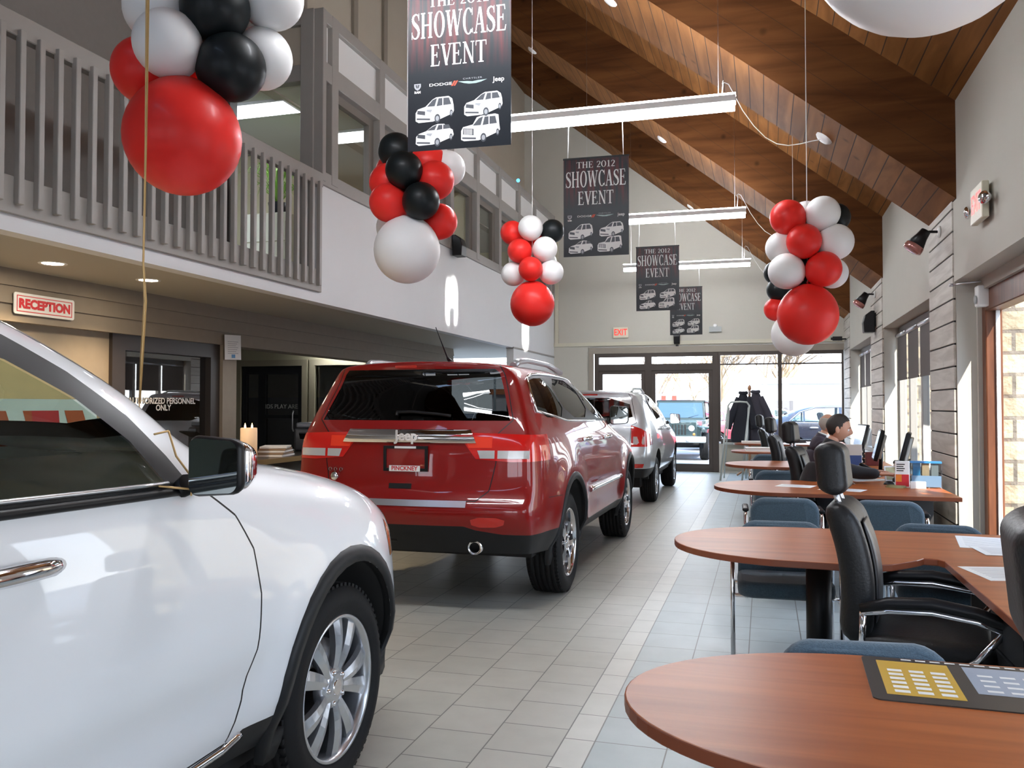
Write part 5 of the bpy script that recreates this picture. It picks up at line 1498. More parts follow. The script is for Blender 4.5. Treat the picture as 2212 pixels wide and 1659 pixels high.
r = holder('brochure_rack', 'clear rack of blue-topped brochures against the planked pier', 1.32, 8.02, .24, .10, .21, -4, mat('photo_print', (.12, .2, .3), .4), M_clear)
for k in range(3):
    b = MB(); b.box(-.10 + k * .07, -.045 + k * .07, -.03, .03, .01, .225); b.build('brochure', [mat('blue_brochure', (.05, .22, .42), .4), mat('tan_brochure', (.42, .30, .18), .5), mat('grey_brochure', (.2, .22, .22), .5)][k], r)
b = MB(); b.box(-.12, .12, -.045, .05, .21, .225); b.build('blue_header', mat('blue_header_m', (.04, .2, .45), .3), r)
r = holder('card_box', 'small white card box in front of the brochure rack', 1.24, 7.90, .12, .045, .06, -4, M_white, M_paper, cat='card box')
def monitor(label, x, y, rz, tilt=-14, z=TZ, w=.42):
    r = thing('monitor', label, 'computer monitor', (x, y, z), R(rz), 'flat monitors on the desks')
    M = Matrix.Translation((0, 0, .28)) @ Matrix.Rotation(R(tilt), 4, 'X')
    b = MB(); b.rbox(-w / 2, w / 2, -.02, .02, -.16, .17, .01, M=M); b.build('screen_casing', M_black, r)
    b = MB(); b.quad(*[M @ Vector(p) for p in ((-w / 2 + .02, -.0215, -.14), (w / 2 - .02, -.0215, -.14), (w / 2 - .02, -.0215, .15), (-w / 2 + .02, -.0215, .15))]); b.build('screen', mat('screen_glass', (.02, .03, .05), .1, emit=(.5, .65, .9), estr=.25) if 'screen_glass' not in bpy.data.materials else bpy.data.materials['screen_glass'], r)
    b = MB(); b.rbox(-w / 2 + .01, w / 2 - .01, .018, .05, -.13, .13, .012, M=M); b.build('back_cover', M_greymetal, r)
    b = MB(); b.cyl((0, .02, .01), (0, .03, .2), .02, 12); b.lathe([(0, .012), (.10, .01), (.11, 0)], 24); b.build('stand', M_black, r)
    return r
monitor('flat monitor seen edge-on beside the window blind at the third desk', 1.27, 8.80, -100)
monitor('tilted flat monitor in front of the man in black', 1.15, 9.75, -94)
monitor('small far monitor at the fourth desk, against the window jamb', 1.25, 12.4, -80)
# phone on the wall return (man's desk)
r = thing('desk_phone', 'black desk phone with silver keypad beyond the man in black', 'telephone', (.98, 9.10, TZ), R(75))
M = Matrix.Rotation(R(28), 4, 'X')
b = MB(); b.rbox(-.11, .11, -.10, .12, .03, .065, .012, M=M); b.prism([(-.10, 0), (.12, 0), (.12, .10), (-.10, .04)], -.10, .10, Matrix(((0, 0, 1, 0), (1, 0, 0, 0), (0, 1, 0, 0), (0, 0, 0, 1)))); b.build('base', M_cladding, r)
b = MB()
for i in range(3):
    for j in range(4): b.box(-.01 + i * .034, .015 + i * .034, -.07 + j * .032, -.048 + j * .032, .066, .071, M=M)
b.build('keys', M_alloy, r)
b = MB(); b.rbox(-.10, -.05, -.10, .12, .07, .10, .014, M=M); b.build('handset', M_black, r)
r = thing('travel_cup', 'dark lidded travel cup standing by the window jamb', 'cup', (1.24, 9.02, TZ))
b = MB(); b.lathe([(0, 0), (.033, 0), (.042, .14), (.0, .14)], 24); b.build('cup', mat('cup_white', (.7, .55, .45), .4), r)
b = MB(); b.lathe([(.037, .045), (.0405, .045), (.042, .085), (.038, .085)], 24); b.build('sleeve', M_black, r)
b = MB(); b.lathe([(.044, .14), (.044, .155), (.034, .17), (0, .17)], 24); b.build('lid', M_black, r)
r = thing('photo_frame', 'small white framed photo leaning on the desk beside the hand of the man in black', 'photo frame', (1.13, 8.62, TZ), R(20))
M = Matrix.Rotation(R(-12), 4, 'X')
b = MB(); b.box(-.06, .06, -.006, .006, 0, .14, M=M); b.build('frame', M_white, r)
b = MB(); b.quad(*[M @ Vector(p) for p in ((-.05, -.007, .012), (.05, -.007, .012), (.05, -.007, .128), (-.05, -.007, .128))]); b.build('photo', mat('faded_photo', (.45, .42, .22), .4, noise=.5, nscale=30), r)
r = thing('mouse', 'small dark computer mouse under the hand of the man in black', 'mouse', (1.06, 8.26, TZ))
b = MB(); b.ball((0, 0, .0), .045, 16, 10, sz=.7); b.build('shell', M_cladding, r)
o = MB(); o.lathe([(0, .02), (.075, .018), (.085, .0)], 24); o = o.build('beanbag_rest', mat('olive_pad', (.22, .18, .07), .8)); o.location = (1.08, 7.98, TZ); tag(o, 'round olive pad at the edge of the third desk beside the booklet', 'pad')
sheet('large white paper lying in the sun in front of the man in black', .92, 8.72, .42, .30, 30)
sheet('orange-edged form beneath the sunlit paper', 1.12, 8.98, .30, .22, 10, m=mat('peach_paper', (.75, .28, .12), .6), lines=False)
sheet('white form by the computer mouse', 1.22, 8.38, .26, .30, 0)
r = thing('tape_dispenser', 'black tape dispenser behind the booklet', 'tape dispenser', (1.20, 8.52, TZ), R(10))
b = MB(); b.prism([(-.07, 0), (.08, 0), (.08, .025), (.03, .06), (-.03, .06), (-.07, .03)], -.03, .03, Matrix(((1, 0, 0, 0), (0, 0, 1, 0), (0, 1, 0, 0), (0, 0, 0, 1)))); b.build('body', M_black, r)
# fourth desk clutter
r = thing('document_tray', 'stack of dark letter trays heaped with papers beyond the man in black', 'letter tray', (.98, 11.3, TZ), R(15))
for k in range(3):
    b = MB(); b.box(-.17, .17, -.12, .12, k * .06, k * .06 + .008); b.box(-.17, -.162, -.12, .12, k * .06, k * .06 + .05); b.box(.162, .17, -.12, .12, k * .06, k * .06 + .05); b.build('tray', M_black, r)
    b = MB(); b.box(-.15, .15, -.11, .11, k * .06 + .009, k * .06 + .03); b.build('paper_stack', M_paper, r)
r = holder('brochure_rack', 'blue and white poster stand on the fourth desk, right of the dark haired man', .98, 10.65, .20, .06, .25, 6, mat('blue_front', (.06, .12, .35), .4), M_paper)
r = holder('business_card_stand', 'dark red card stand on the fourth desk before the planked pier', 1.20, 10.75, .14, .05, .16, 12, mat('maroon', (.14, .02, .02), .5), mat('maroon_b', (.12, .02, .02), .5), cat='card stand')
# far desks
root = thing('ring_binder', 'white binder lying flat on the fifth desk near the grey tube rack', 'binder', (.02, 13.75, TZ), R(4))
b = MB(); b.box(-.30, .26, -.16, .16, 0, .012); b.build('lower_cover', M_paper, root); b = MB(); b.box(-.29, .25, -.15, .15, .012, .045); b.build('pages', M_white, root); b = MB(); b.box(-.30, .26, -.16, .16, .045, .056); b.build('upper_cover', M_paper, root)
sheet('thick white folder on the farthest desk', -.15, 16.55, .5, .3, 5, th=.04, lines=False, name='folder', cat='folder')
r = holder('tissue_box', 'small cream box on top of the farthest desk', .12, 16.6, .16, .12, .10, 8, mat('cream_card', (.6, .5, .38), .6), mat('cream_card2', (.62, .54, .42), .6), cat='box')
# ================================================================== balloons
def balloon_mat(name, col, tr=.25, rough=.42):
    m, nt, b = new_mat(name)
    b.inputs['Base Color'].default_value = col + (1,); b.inputs['Roughness'].default_value = rough
    b.inputs['Subsurface Weight'].default_value = tr; b.inputs['Subsurface Radius'].default_value = (.2, .2, .2) if col[0] > .5 and col[1] > .5 else (.2, .02, .02); b.inputs['Subsurface Scale'].default_value = .3
    b.inputs['Coat Weight'].default_value = .06; b.inputs['Coat Roughness'].default_value = .1; b.inputs['Specular IOR Level'].default_value = .25
    return m
BM = {'r': balloon_mat('red_latex', (.80, .030, .024)), 'w': balloon_mat('white_latex', (.86, .86, .85), .3), 'k': balloon_mat('black_latex', (.006, .009, .010), 0, .45)}
def balloon_mesh(name, col):
    b = MB(); prof = []
    n = 18
    for i in range(n + 1):
        a = -PI / 2 + PI * i / n
        rr = math.cos(a); z = math.sin(a)
        if z < 0: z *= 1.06; rr *= 1 - .05 * z * z
        prof.append((max(rr, .0), z))
    b.lathe(prof, 36)
    b.lathe([(.04, -1.04), (.02, -1.08), (.05, -1.13), (0, -1.12)], 10)
    bmesh.ops.remove_doubles(b.bm, verts=b.bm.verts[:], dist=1e-4)
    o = b.build(name, BM[col]); me = o.data; bpy.data.objects.remove(o)
    return me
BME = {c: balloon_mesh('balloon', c) for c in 'rwk'}
def cluster(label, centre_px, Y, items, string_top=None, extra=None):
    """items = (x, z, dy, radius, colour) about the world anchor"""
    ax, az = centre_px
    root = thing('balloon_cluster', label, 'balloon cluster', (ax, Y, az), 0, 'hanging bunches of balloons')
    for x, z, dy, r, c in items:
        o = bpy.data.objects.new('balloon', BME[c]); COL.objects.link(o); o.parent = root
        o.location = (x, dy, z); o.scale = (r, r, r)
        d = Vector((x, dy - .02, z * .25)); 
        if r > .2: o.rotation_euler = (PI, 0, 0)
        if r < .2 and d.length > .01: o.rotation_euler = d.to_track_quat('Z', 'Y').to_euler()
    if string_top:
        b = MB(); b.cyl((0, 0, -.1), (string_top[0], string_top[1], string_top[2] - az), .004, 6); b.build('string', M_white, root)
    return root
# nearest bunch over the white car (anchor = centre of the big red one)
cluster('largest bunch of balloons, a big red one at its foot, above the white SUV', (-2.45, 2.62), 3.187,
    [(0, 0, 0, .25, 'r'), (-.005, .38, -.10, .145, 'w'), (-.215, .33, 0.02, .15, 'r'), (.21, .31, .05, .148, 'k'), (.16, .56, .0, .148, 'k'), (-.12, .58, -.02, .15, 'w'), (.25, .41, .22, .14, 'w'), (.02, .62, .2, .14, 'r'), (-.1, .45, .25, .14, 'r'), (.33, .66, .18, .14, 'w'), (-.25, .62, .18, .14, 'r'), (.02, .85, .05, .145, 'k')],
    (0, 0, deck_z(-2.45)))
cluster('bunch of red and black balloons over a big white one, before the upstairs windows', (-2.597, 2.62), 6.0,
    [(0, 0, 0, .252, 'w'), (-.115, .355, -.08, .148, 'r'), (.155, .345, -.10, .14, 'k'), (-.155, .53, .0, .148, 'r'), (.03, .58, -.13, .14, 'k'), (-.10, .775, .02, .14, 'k'), (.21, .53, .04, .148, 'r'), (.12, .69, .12, .148, 'r'), (.20, .24, .16, .14, 'r'), (-.18, .22, .16, .14, 'w'), (.25, .66, .2, .14, 'w'), (-.2, .66, .18, .14, 'r'), (0, .45, .15, .14, 'w')],
    (0, 0, deck_z(-2.6)))
cluster('small far bunch of red and white balloons above the red SUV', (-2.544, 2.605), 9.48,
    [(0, 0, 0, .255, 'r'), (.015, .385, -.13, .138, 'r'), (-.235, .36, .02, .14, 'w'), (.22, .36, .02, .14, 'w'), (-.135, .61, -.06, .14, 'r'), (.16, .62, -.04, .142, 'w'), (-.245, .84, .02, .14, 'r'), (.0, .865, -.08, .142, 'w'), (.22, .845, .08, .135, 'k'), (-.2, .56, .2, .14, 'w'), (0, .8, .2, .14, 'r'), (.1, .5, .2, .14, 'w')],
    (0, 0, deck_z(-2.54)))
cluster('bunch of balloons on the right with a big red one low, before the planked piers', (.359, 2.198), 7.587,
    [(0, 0, 0, .25, 'r'), (.125, .375, -.06, .147, 'r'), (-.17, .37, -.06, .15, 'w'), (-.03, .61, -.10, .143, 'r'), (-.20, .59, .06, .14, 'w'), (.225, .61, .02, .15, 'w'), (-.155, .83, -.03, .148, 'r'), (.125, .85, -.02, .142, 'w'), (.21, .37, .16, .13, 'w'), (.24, .84, .14, .12, 'k'), (0, .86, .16, .14, 'w'), (0, .45, .15, .14, 'k'), (0, .25, .18, .13, 'k')],
    (0, 0, deck_z(.36)))
cluster('smaller bunch mostly hidden behind the right balloons, white one at its foot', (.345, 2.28), 10.6,
    [(0, 0, 0, .26, 'w'), (-.20, .30, 0, .14, 'r'), (-.17, .53, -.03, .14, 'k'), (-.20, .74, .02, .14, 'k'), (.15, .35, .05, .14, 'r'), (.1, .6, .05, .14, 'w'), (0, .85, 0, .14, 'r')],
    (0, 0, deck_z(.345)))
cluster('huge white balloon cut off at the top right corner', (.352, 2.53), 2.03, [(0, 0, 0, .265, 'w'), (-.12, .36, .0, .14, 'r'), (.14, .36, .02, .14, 'k'), (0, .58, 0, .14, 'w')], (0, 0, deck_z(.35)))
# gold ribbon tied to the mirror of the white car
b = MB()
pts = [(-1.785, 2.15, 3.05), (-1.787, 2.153, 2.67), (-1.795, 2.162, 2.249), (-1.805, 2.169, 1.87), (-1.800, 2.173, 1.758), (-1.811, 2.174, 1.589), (-1.819, 2.176, 1.451)]
n = len(pts); L_, R_ = [], []
for i, p in enumerate(pts):
    a = .5 + i * .9; w = .0045 + .002 * math.sin(i * 1.7)
    L_.append(b.bm.verts.new((p[0] - w, p[1], p[2]))); R_.append(b.bm.verts.new((p[0] + w, p[1] + .002, p[2])))
for i in range(n - 1): b.bm.faces.new((L_[i], L_[i + 1], R_[i + 1], R_[i]))
M_ribbon = mat('gold_ribbon', (.62, .40, .16), .35, .2)
b.tube(pts, .0028, 6)
b.tube([(-1.819, 2.176, 1.451), (-1.78, 2.13, 1.43)], .002, 5)
rib = b.build('ribbon', M_ribbon); tag(rib, 'gold curling ribbon running straight up from the white car roof pillar', 'ribbon')
b = MB(); b.tube([(-1.575, 2.0, 1.37), (-1.565, 2.02, 1.30), (-1.515, 2.03, 1.235), (-1.50, 2.0, 1.195)], .003, 6); b.tube([(-1.55, 1.93, 1.225), (-1.50, 2.0, 1.212)], .003, 5); b.tube([(-1.59, 1.96, 1.362), (-1.575, 2.0, 1.37)], .003, 5)
tag(b.build('ribbon', M_ribbon), 'short gold ribbon tied across the mirror corner of the white car window', 'ribbon')

# ================================================================== banners
def glyph(ch):
    """condensed roman capitals, height 1: list of polygons, advance"""
    T, t, s, h = .135, .05, .05, .05      # thick, thin, serif overhang and height
    P = []
    def rect(x0, y0, x1, y1): P.append([(x0, y0), (x1, y0), (x1, y1), (x0, y1)])
    def para(xb, xt, w, y0=0, y1=1): P.append([(xb, y0), (xb + w, y0), (xt + w, y1), (xt, y1)])
    def ring(cx, cy, rx, ry, a0, a1, ti, tt, n=18):
        o, i_ = [], []
        for k in range(n + 1):
            a = R(a0 + (a1 - a0) * k / n); o.append((cx + rx * math.cos(a), cy + ry * math.sin(a))); i_.append((cx + (rx - ti) * math.cos(a), cy + (ry - tt) * math.sin(a)))
        for k in range(n): P.append([o[k], o[k + 1], i_[k + 1], i_[k]])
    def stroke(pts, wid):
        for k in range(len(pts) - 1):
            a, b_ = Vector(pts[k]), Vector(pts[k + 1]); d = (b_ - a).normalized(); n_ = Vector((-d.y, d.x))
            w0, w1 = wid[k] / 2, wid[k + 1] / 2
            P.append([tuple(a - n_ * w0), tuple(b_ - n_ * w1), tuple(b_ + n_ * w1), tuple(a + n_ * w0)])
    if ch == 'H':
        for x in (.06, .47): rect(x, 0, x + T, 1); rect(x - s, 0, x + T + s, h); rect(x - s, 1 - h, x + T + s, 1)
        rect(.06 + T, .48, .47, .48 + t + .01); return P, .70
    if ch == 'E':
        rect(.06, 0, .06 + T, 1); rect(.01, 0, .50, h); rect(.01, 1 - h, .47, 1); rect(.06 + T, .49, .38, .49 + t); P.append([(.44, 0), (.50, 0), (.54, .22), (.50, .22)]); P.append([(.41, 1), (.47, 1), (.49, .80), (.455, .80)]); rect(.35, .40, .39, .64); return P, .58
    if ch == 'T':
        rect(.24, 0, .24 + T, 1); rect(.16, 0, .45, h); rect(.0, 1 - h, .61, 1); P.append([(.0, 1), (.05, 1), (.03, .77), (.0, .77)]); P.append([(.56, 1), (.61, 1), (.61, .77), (.58, .77)]); return P, .64
    if ch == 'N':
        rect(.08, 0, .08 + t, 1); rect(.54, 0, .54 + t, 1); para(.50, .04, T); rect(.0, 0, .22, h); rect(.45, 1 - h, .66, 1); rect(.0, 1 - h, .16, 1); return P, .70
    if ch == 'V':
        para(.25, .03, T); para(.27, .50, t + .01); rect(-.02, 1 - h, .24, 1); rect(.42, 1 - h, .62, 1); return P, .60
    if ch == 'W':
        para(.20, .03, T); para(.22, .40, t); para(.56, .36, T); para(.58, .79, t); rect(-.02, 1 - h, .24, 1); rect(.70, 1 - h, .90, 1); return P, .90
    if ch == 'A':
        para(.04, .25, t); para(.42, .24, T); rect(.13, .32, .47, .32 + t); rect(-.03, 0, .15, h); rect(.36, 0, .63, h); return P, .63
    if ch == 'O' or ch == '0':
        ring(.31, .5, .30, .52, 0, 360, T, t, 28); return P, .64
    if ch == 'C':
        ring(.31, .5, .30, .52, 42, 318, T, t, 22); rect(.50, .72, .54, 1.0); rect(.51, .04, .55, .22); return P, .60
    if ch == 'S':
        stroke([(.41, .80), (.36, .93), (.24, .97), (.11, .90), (.07, .76), (.14, .62), (.25, .53), (.36, .43), (.42, .28), (.38, .11), (.26, .02), (.13, .04), (.05, .17)], [.03, .05, .06, .09, .12, .15, .17, .16, .13, .10, .06, .05, .03]); rect(.40, .72, .43, 1.0); rect(.02, 0, .05, .28); return P, .49
    if ch == '2':
        stroke([(.05, .75), (.10, .92), (.22, .98), (.36, .90), (.40, .74), (.33, .52), (.18, .28), (.06, .05)], [.06, .07, .06, .09, .12, .11, .08, .06]); rect(.04, 0, .44, .10); return P, .48
    if ch == '1':
        rect(.16, 0, .16 + T, 1); rect(.06, 0, .40, h); P.append([(.04, .82), (.16, .90), (.29, 1.0), (.16, 1.0)]); return P, .46
    return P, .32
def serif(b, text, cx, y, hgt, width, z, mi):
    adv = 0; items = []
    for ch in text:
        P, a = glyph(ch); items.append((P, adv)); adv += a + .035
    sx = width / adv
    for P, x0 in items:
        for pl in P:
            q = [(cx - width / 2 + (x0 + x) * sx, y + yy * hgt, z) for x, yy in pl]
            try: b.poly(q, mi)
            except ValueError: pass
def car_art(b, cx, cy, w, kind, z):
    """small printed white cars, three-quarter view: white body, dark glass, dark grille, wheels"""
    W = w
    def Q(pts, mi, dz=0): b.poly([(cx + x * W, cy + y * W, z + dz) for x, y in pts], mi)
    roof = {'van': .36, 'wagon': .33, 'sedan': .29, 'box': .37}[kind]
    rear = {'van': .49, 'wagon': .49, 'sedan': .48, 'box': .47}[kind]
    body = [(-.50, -.20), (-.50, .0), (-.44, .09), (-.24, .145), (-.06, roof - .05), (.04, roof), (.36, roof + .01), (.455, roof - .06), (rear, .14), (.50, .0), (.47, -.07), (.12, -.20), (-.05, -.24), (-.42, -.25)]
    if kind == 'sedan': body = [(-.50, -.18), (-.49, .0), (-.42, .07), (-.22, .13), (-.05, roof - .04), (.08, roof), (.25, roof - .01), (.40, .16), (.47, .12), (.50, .0), (.47, -.06), (.10, -.19), (-.05, -.22), (-.42, -.23)]
    if kind == 'box': body = [(-.50, -.19), (-.50, .03), (-.45, .12), (-.20, .17), (-.10, roof - .03), (.0, roof), (.36, roof + .03), (.45, roof), (.47, .14), (.49, .0), (.45, -.05), (.12, -.18), (-.05, -.23), (-.42, -.23)]
    Q(body, 1)
    Q([(-.20, .14), (-.05, roof - .06), (.06, roof - .02), (.0, .14)], 2, .0004)
    Q([(.05, .135), (.10, roof - .03), (.20, roof - .03), (.20, .15)], 2, .0004)
    Q([(.225, .15), (.225, roof - .03), (.37, roof - .03), (rear - .06, .16)], 2, .0004)
    Q([(-.46, -.03), (-.45, .06), (-.25, .03), (-.25, -.07)] if kind != 'box' else [(-.45, -.06), (-.44, .09), (-.18, .06), (-.18, -.10)], 2, .0004)
    if kind == 'box':
        for k in range(6): Q([(-.42 + k * .037, -.06 - k * .005), (-.42 + k * .037, .075 - k * .004), (-.40 + k * .037, .073 - k * .004), (-.40 + k * .037, -.063 - k * .005)], 1, .0008)
    else: Q([(-.22, .03), (-.20, .07), (-.06, .06), (-.10, -.01)], 3, .0004)
    Q([(-.47, -.17), (-.47, -.13), (-.12, -.16), (-.12, -.20)], 2, .0004)
    for x, y, rx, ry in ((.07, -.17, .075, .11), (.43, -.06, .04, .085)):
        Q([(x + rx * math.cos(2 * PI * k / 16), y + ry * math.sin(2 * PI * k / 16)) for k in range(16)], 2, .0006)
        Q([(x + rx * .6 * math.cos(2 * PI * k / 12), y + ry * .6 * math.sin(2 * PI * k / 12)) for k in range(12)], 3, .0009)
M_banner, nt, bb = new_mat('banner_print')
tc = nt.nodes.new('ShaderNodeTexCoord'); mp = nt.nodes.new('ShaderNodeMapping'); mp.inputs['Scale'].default_value = (34, 2.2, 1)
nz = nt.nodes.new('ShaderNodeTexNoise'); nz.inputs['Scale'].default_value = 1; nz.inputs['Detail'].default_value = 2
rp_ = nt.nodes.new('ShaderNodeValToRGB'); rp_.color_ramp.elements[0].position = .42; rp_.color_ramp.elements[0].color = (.008, .009, .012, 1); rp_.color_ramp.elements[1].position = .75; rp_.color_ramp.elements[1].color = (.13, .012, .014, 1)
sx_ = nt.nodes.new('ShaderNodeSeparateXYZ'); mr = nt.nodes.new('ShaderNodeMapRange'); mr.inputs[1].default_value = -.02; mr.inputs[2].default_value = .18
mx = nt.nodes.new('ShaderNodeMix'); mx.data_type = 'RGBA'; mx.inputs[6].default_value = (.010, .012, .016, 1)
nt.links.new(tc.outputs['Object'], mp.inputs[0]); nt.links.new(mp.outputs[0], nz.inputs['Vector']); nt.links.new(nz.outputs[0], rp_.inputs[0])
nt.links.new(tc.outputs['Object'], sx_.inputs[0]); nt.links.new(sx_.outputs['Y'], mr.inputs[0]); nt.links.new(mr.outputs[0], mx.inputs[0]); nt.links.new(rp_.outputs[0], mx.inputs[7]); nt.links.new(mx.outputs[2], bb.inputs['Base Color'])
bb.inputs['Roughness'].default_value = .35; bb.inputs['Specular IOR Level'].default_value = .25
M_bwhite = mat('banner_white', (.72, .72, .70), .5); M_bdark = mat('banner_dark', (.05, .055, .065), .5); M_bgrey = mat('banner_grey', (.32, .33, .35), .5); M_borange = mat('banner_red_orange', (.60, .06, .02), .5)
M_teal = mat('banner_wing', (.30, .40, .38), .5)
def banner(label, x, y, ztop, rz=0.0, w=.605, h=.915, string_to=4.06):
    root = thing('banner', label, 'banner', (x, y, ztop - h / 2), 0, 'showroom event banners hanging in a row')
    root.rotation_euler = (R(90), 0, R(rz))         # local x right, local y up, local z towards the camera
    b = MB(); b.box(-w / 2, w / 2, -h / 2, h / 2, -.0015, .0015); b.build('sheet', M_banner, root)
    b = MB(); b.box(-w / 2 - .004, w / 2 + .004, h / 2 - .012, h / 2 + .004, -.005, .005); b.build('top_rail', M_black, root)
    b = MB(); z = .0022
    b.bm.free()
    for a_ in (('THE 2012', 0, h / 2 - .095, .058, .36), ('SHOWCASE', 0, h / 2 - .272, .148, .565), ('EVENT', 0, h / 2 - .437, .124, .335)):
        b = MB(); serif(b, *a_, z, 0); b.build('lettering', M_bwhite, root)
    b = MB()
    # row of emblems
    y0 = h / 2 - .542
    sh = [(-.265, .012), (-.225, .012), (-.225, -.006), (-.232, -.018), (-.245, -.026), (-.258, -.018), (-.265, -.006)]
    b.poly([(p[0], y0 + p[1], z) for p in sh], 1); b.poly([(-.258, y0 + .006, z + .0004), (-.247, y0 + .006, z + .0004), (-.245, y0 - .012, z + .0004), (-.252, y0 - .012, z + .0004)], 0); b.poly([(-.232, y0 + .006, z + .0004), (-.243, y0 + .006, z + .0004), (-.245, y0 - .012, z + .0004), (-.238, y0 - .012, z + .0004)], 0)
    for k in range(2): b.poly([(-.045 + k * .014, y0 - .016, z), (-.035 + k * .014, y0 - .016, z), (-.018 + k * .014, y0 + .012, z), (-.028 + k * .014, y0 + .012, z)], 3)
    for s_ in (1, -1): b.poly([(.08, y0 + .0, z), (.08 + s_ * .03, y0 + .004, z), (.08 + s_ * .085, y0 + .006, z), (.08 + s_ * .05, y0 - .006, z), (.08 + s_ * .02, y0 - .012, z), (.08, y0 - .012, z)], 4)
    b.build('emblems', [M_bdark, M_bgrey, M_bwhite, M_borange, M_teal], root)
    for s, xx, yy, sz, kw in (('RAM', -.245, y0 - .037, .018, dict(bold=.001)), ('DODGE', -.108, y0 - .002, .022, dict(sx=1.75, bold=.0003)), ('CHRYSLER', .08, y0 + .018, .013, dict(sx=1.6, spacing=1.2)), ('Jeep', .232, y0 + .0, .038, dict(bold=.0006))):
        text_obj('emblem_text', s, Matrix.Translation((xx, yy, z)), M_bwhite if s != 'CHRYSLER' else M_bgrey, root, size=sz, **kw)
    for k, (cx, cy, wd, kind) in enumerate(((-.142, -.240, .228, 'van'), (.143, -.225, .222, 'wagon'), (-.142, -.376, .226, 'sedan'), (.128, -.368, .228, 'box'))):
        b = MB(); car_art(b, cx, cy, wd, kind, z); b.build('car_picture', [M_bdark, M_bwhite, M_bdark, M_bgrey], root)
    for xs_ in (-w / 2 + .04, w / 2 - .05):
        b = MB(); b.cyl((xs_, h / 2, 0), (xs_ * .97, string_to - (ztop - h / 2), 0), .0035, 6); b.build('hanging_cord', M_white, root)
    return root
banner('largest event banner, nearest the camera, its top cut by the photo edge', -1.635, 4.5, 3.80, 3)
banner('event banner second from the camera, reflecting a grey glare', -1.47, 7.74, 3.73, 2)
banner('event banner third from the camera, hung under the second light', -1.435, 12.2, 3.70, 0)
banner('smallest event banner, farthest from the camera, half behind the third', -1.41, 16.55, 3.70, 0)

# ================================================================== signs and wall fixtures
def exit_sign(label, M, w=.34, h=.24, lamps=False):
    root = thing('exit_sign', label, 'exit sign', (0, 0, 0)); root.matrix_world = M
    b = MB(); b.box(-w / 2, w / 2, -h / 2, h / 2, -.05, 0); o = b.build('housing', mat('cream_housing', (.70, .66, .52), .45) if 'cream_housing' not in bpy.data.materials else bpy.data.materials['cream_housing'], root); bevel(o, .006, 1)
    text_obj('lettering', 'EXIT', Matrix.Translation((0, 0, .002)), mat('exit_red', (.75, .03, .02), .4, emit=(1, .05, .03), estr=.35) if 'exit_red' not in bpy.data.materials else bpy.data.materials['exit_red'], root, size=.20, sx=.72, bold=.003)
    if lamps:
        for s_ in (-1, 1):
            b = MB(); b.cyl((s_ * (w / 2 + .0), 0, -.05), (s_ * (w / 2 + .05), -.01, -.02), .012, 8); b.lathe([(0, .05), (.045, .05), (.05, .04), (.03, 0), (0, 0)], 18, Matrix.Translation((s_ * (w / 2 + .06), -.01, -.03)) @ Matrix.Rotation(R(s_ * 35), 4, 'Y')); b.build('emergency_lamp', M_chrome, root)
    return root
exit_sign('cream EXIT sign with red letters on the end wall above the entrance', Matrix.Translation((-3.06, YB - .001 - .05 + .05, 3.07)) @ Matrix.Rotation(R(90), 4, 'X') @ Matrix.Translation((0, 0, .052)))
exit_sign('EXIT sign with chrome emergency lamps high on the right wall', basis((WX - .075, 7.15, 2.96), (0, -1, 0), (0, 0, 1)), .36, .27, True)
root = thing('sign', 'white RECEPTION sign with a red double border on the lapped header', 'sign', (HX + .035, 5.79, 2.262))
root.matrix_world = basis((HX + .030, 5.79, 2.272), (0, 1, 0), (0, 0, 1))
b = MB(); b.prism(rrect(.63, .175, .02), -.004, .004); b.build('board', M_paper, root)
b = MB()
for q in ((-.285, .285, -.066, -.060), (-.285, .285, .060, .066), (-.288, -.282, -.066, .066), (.282, .288, -.066, .066)): b.box(q[0], q[1], q[2], q[3], .004, .0055)
b.build('border', M_red, root)
text_obj('lettering', 'RECEPTION', Matrix.Translation((0, -.002, .0055)), M_red, root, size=.102, bold=.006)
root = thing('notice', 'white paper notice taped on the post beside the dark glass door', 'notice'); root.matrix_world = basis((HX + .045, 8.43, 2.10), (0, 1, .04), (0, -.04, 1))
b = MB(); b.box(-.155, .155, -.14, .14, -.001, .001); b.build('sheet', M_paper, root)
b = MB()
for k in range(7): b.quad((-.10, .06 - k * .022, .0016), (.10 - .02 * (k % 3), .06 - k * .022, .0016), (.10 - .02 * (k % 3), .066 - k * .022, .0016), (-.10, .066 - k * .022, .0016))
b.build('print', M_greyprint, root)
b = MB(); b.quad((-.03, -.12, .0018), (.04, -.12, .0018), (.04, -.08, .0018), (-.03, -.08, .0018)); b.build('blue_logo', mat('blue_print', (.08, .25, .5), .5), root)

def spot_fixture(label, x, y, z):
    root = thing('wall_spotlight', label, 'spotlight', (x, y, z), 0, 'spotlights on the planked piers')
    b = MB(); b.lathe([(0, 0), (.055, 0), (.05, .015), (.02, .02), (0, .02)], 20, Matrix.Rotation(R(-90), 4, 'Y')); b.build('wall_plate', M_white, root)
    b = MB(); b.tube([(-.01, 0, 0), (-.09, 0, .005), (-.13, 0, -.01)], .013, 8); b.build('arm', M_black, root)
    M = Matrix.Translation((-.13, 0, .0)) @ Matrix.Rotation(R(215), 4, 'Y')
    b = MB(); b.lathe([(0, -.02), (.045, -.02), (.055, .05), (.085, .15), (.08, .15), (.05, .06), (0, .05)], 24, M); b.build('shade', M_black, root)
    b = MB(); b.lathe([(.086, .145), (.09, .17), (.088, .20), (.06, .21), (0, .21)], 24, M); b.build('lamp_lens', mat('dichroic_lens', (.45, .2, .18), .1, .6) if 'dichroic_lens' not in bpy.data.materials else bpy.data.materials['dichroic_lens'], root)
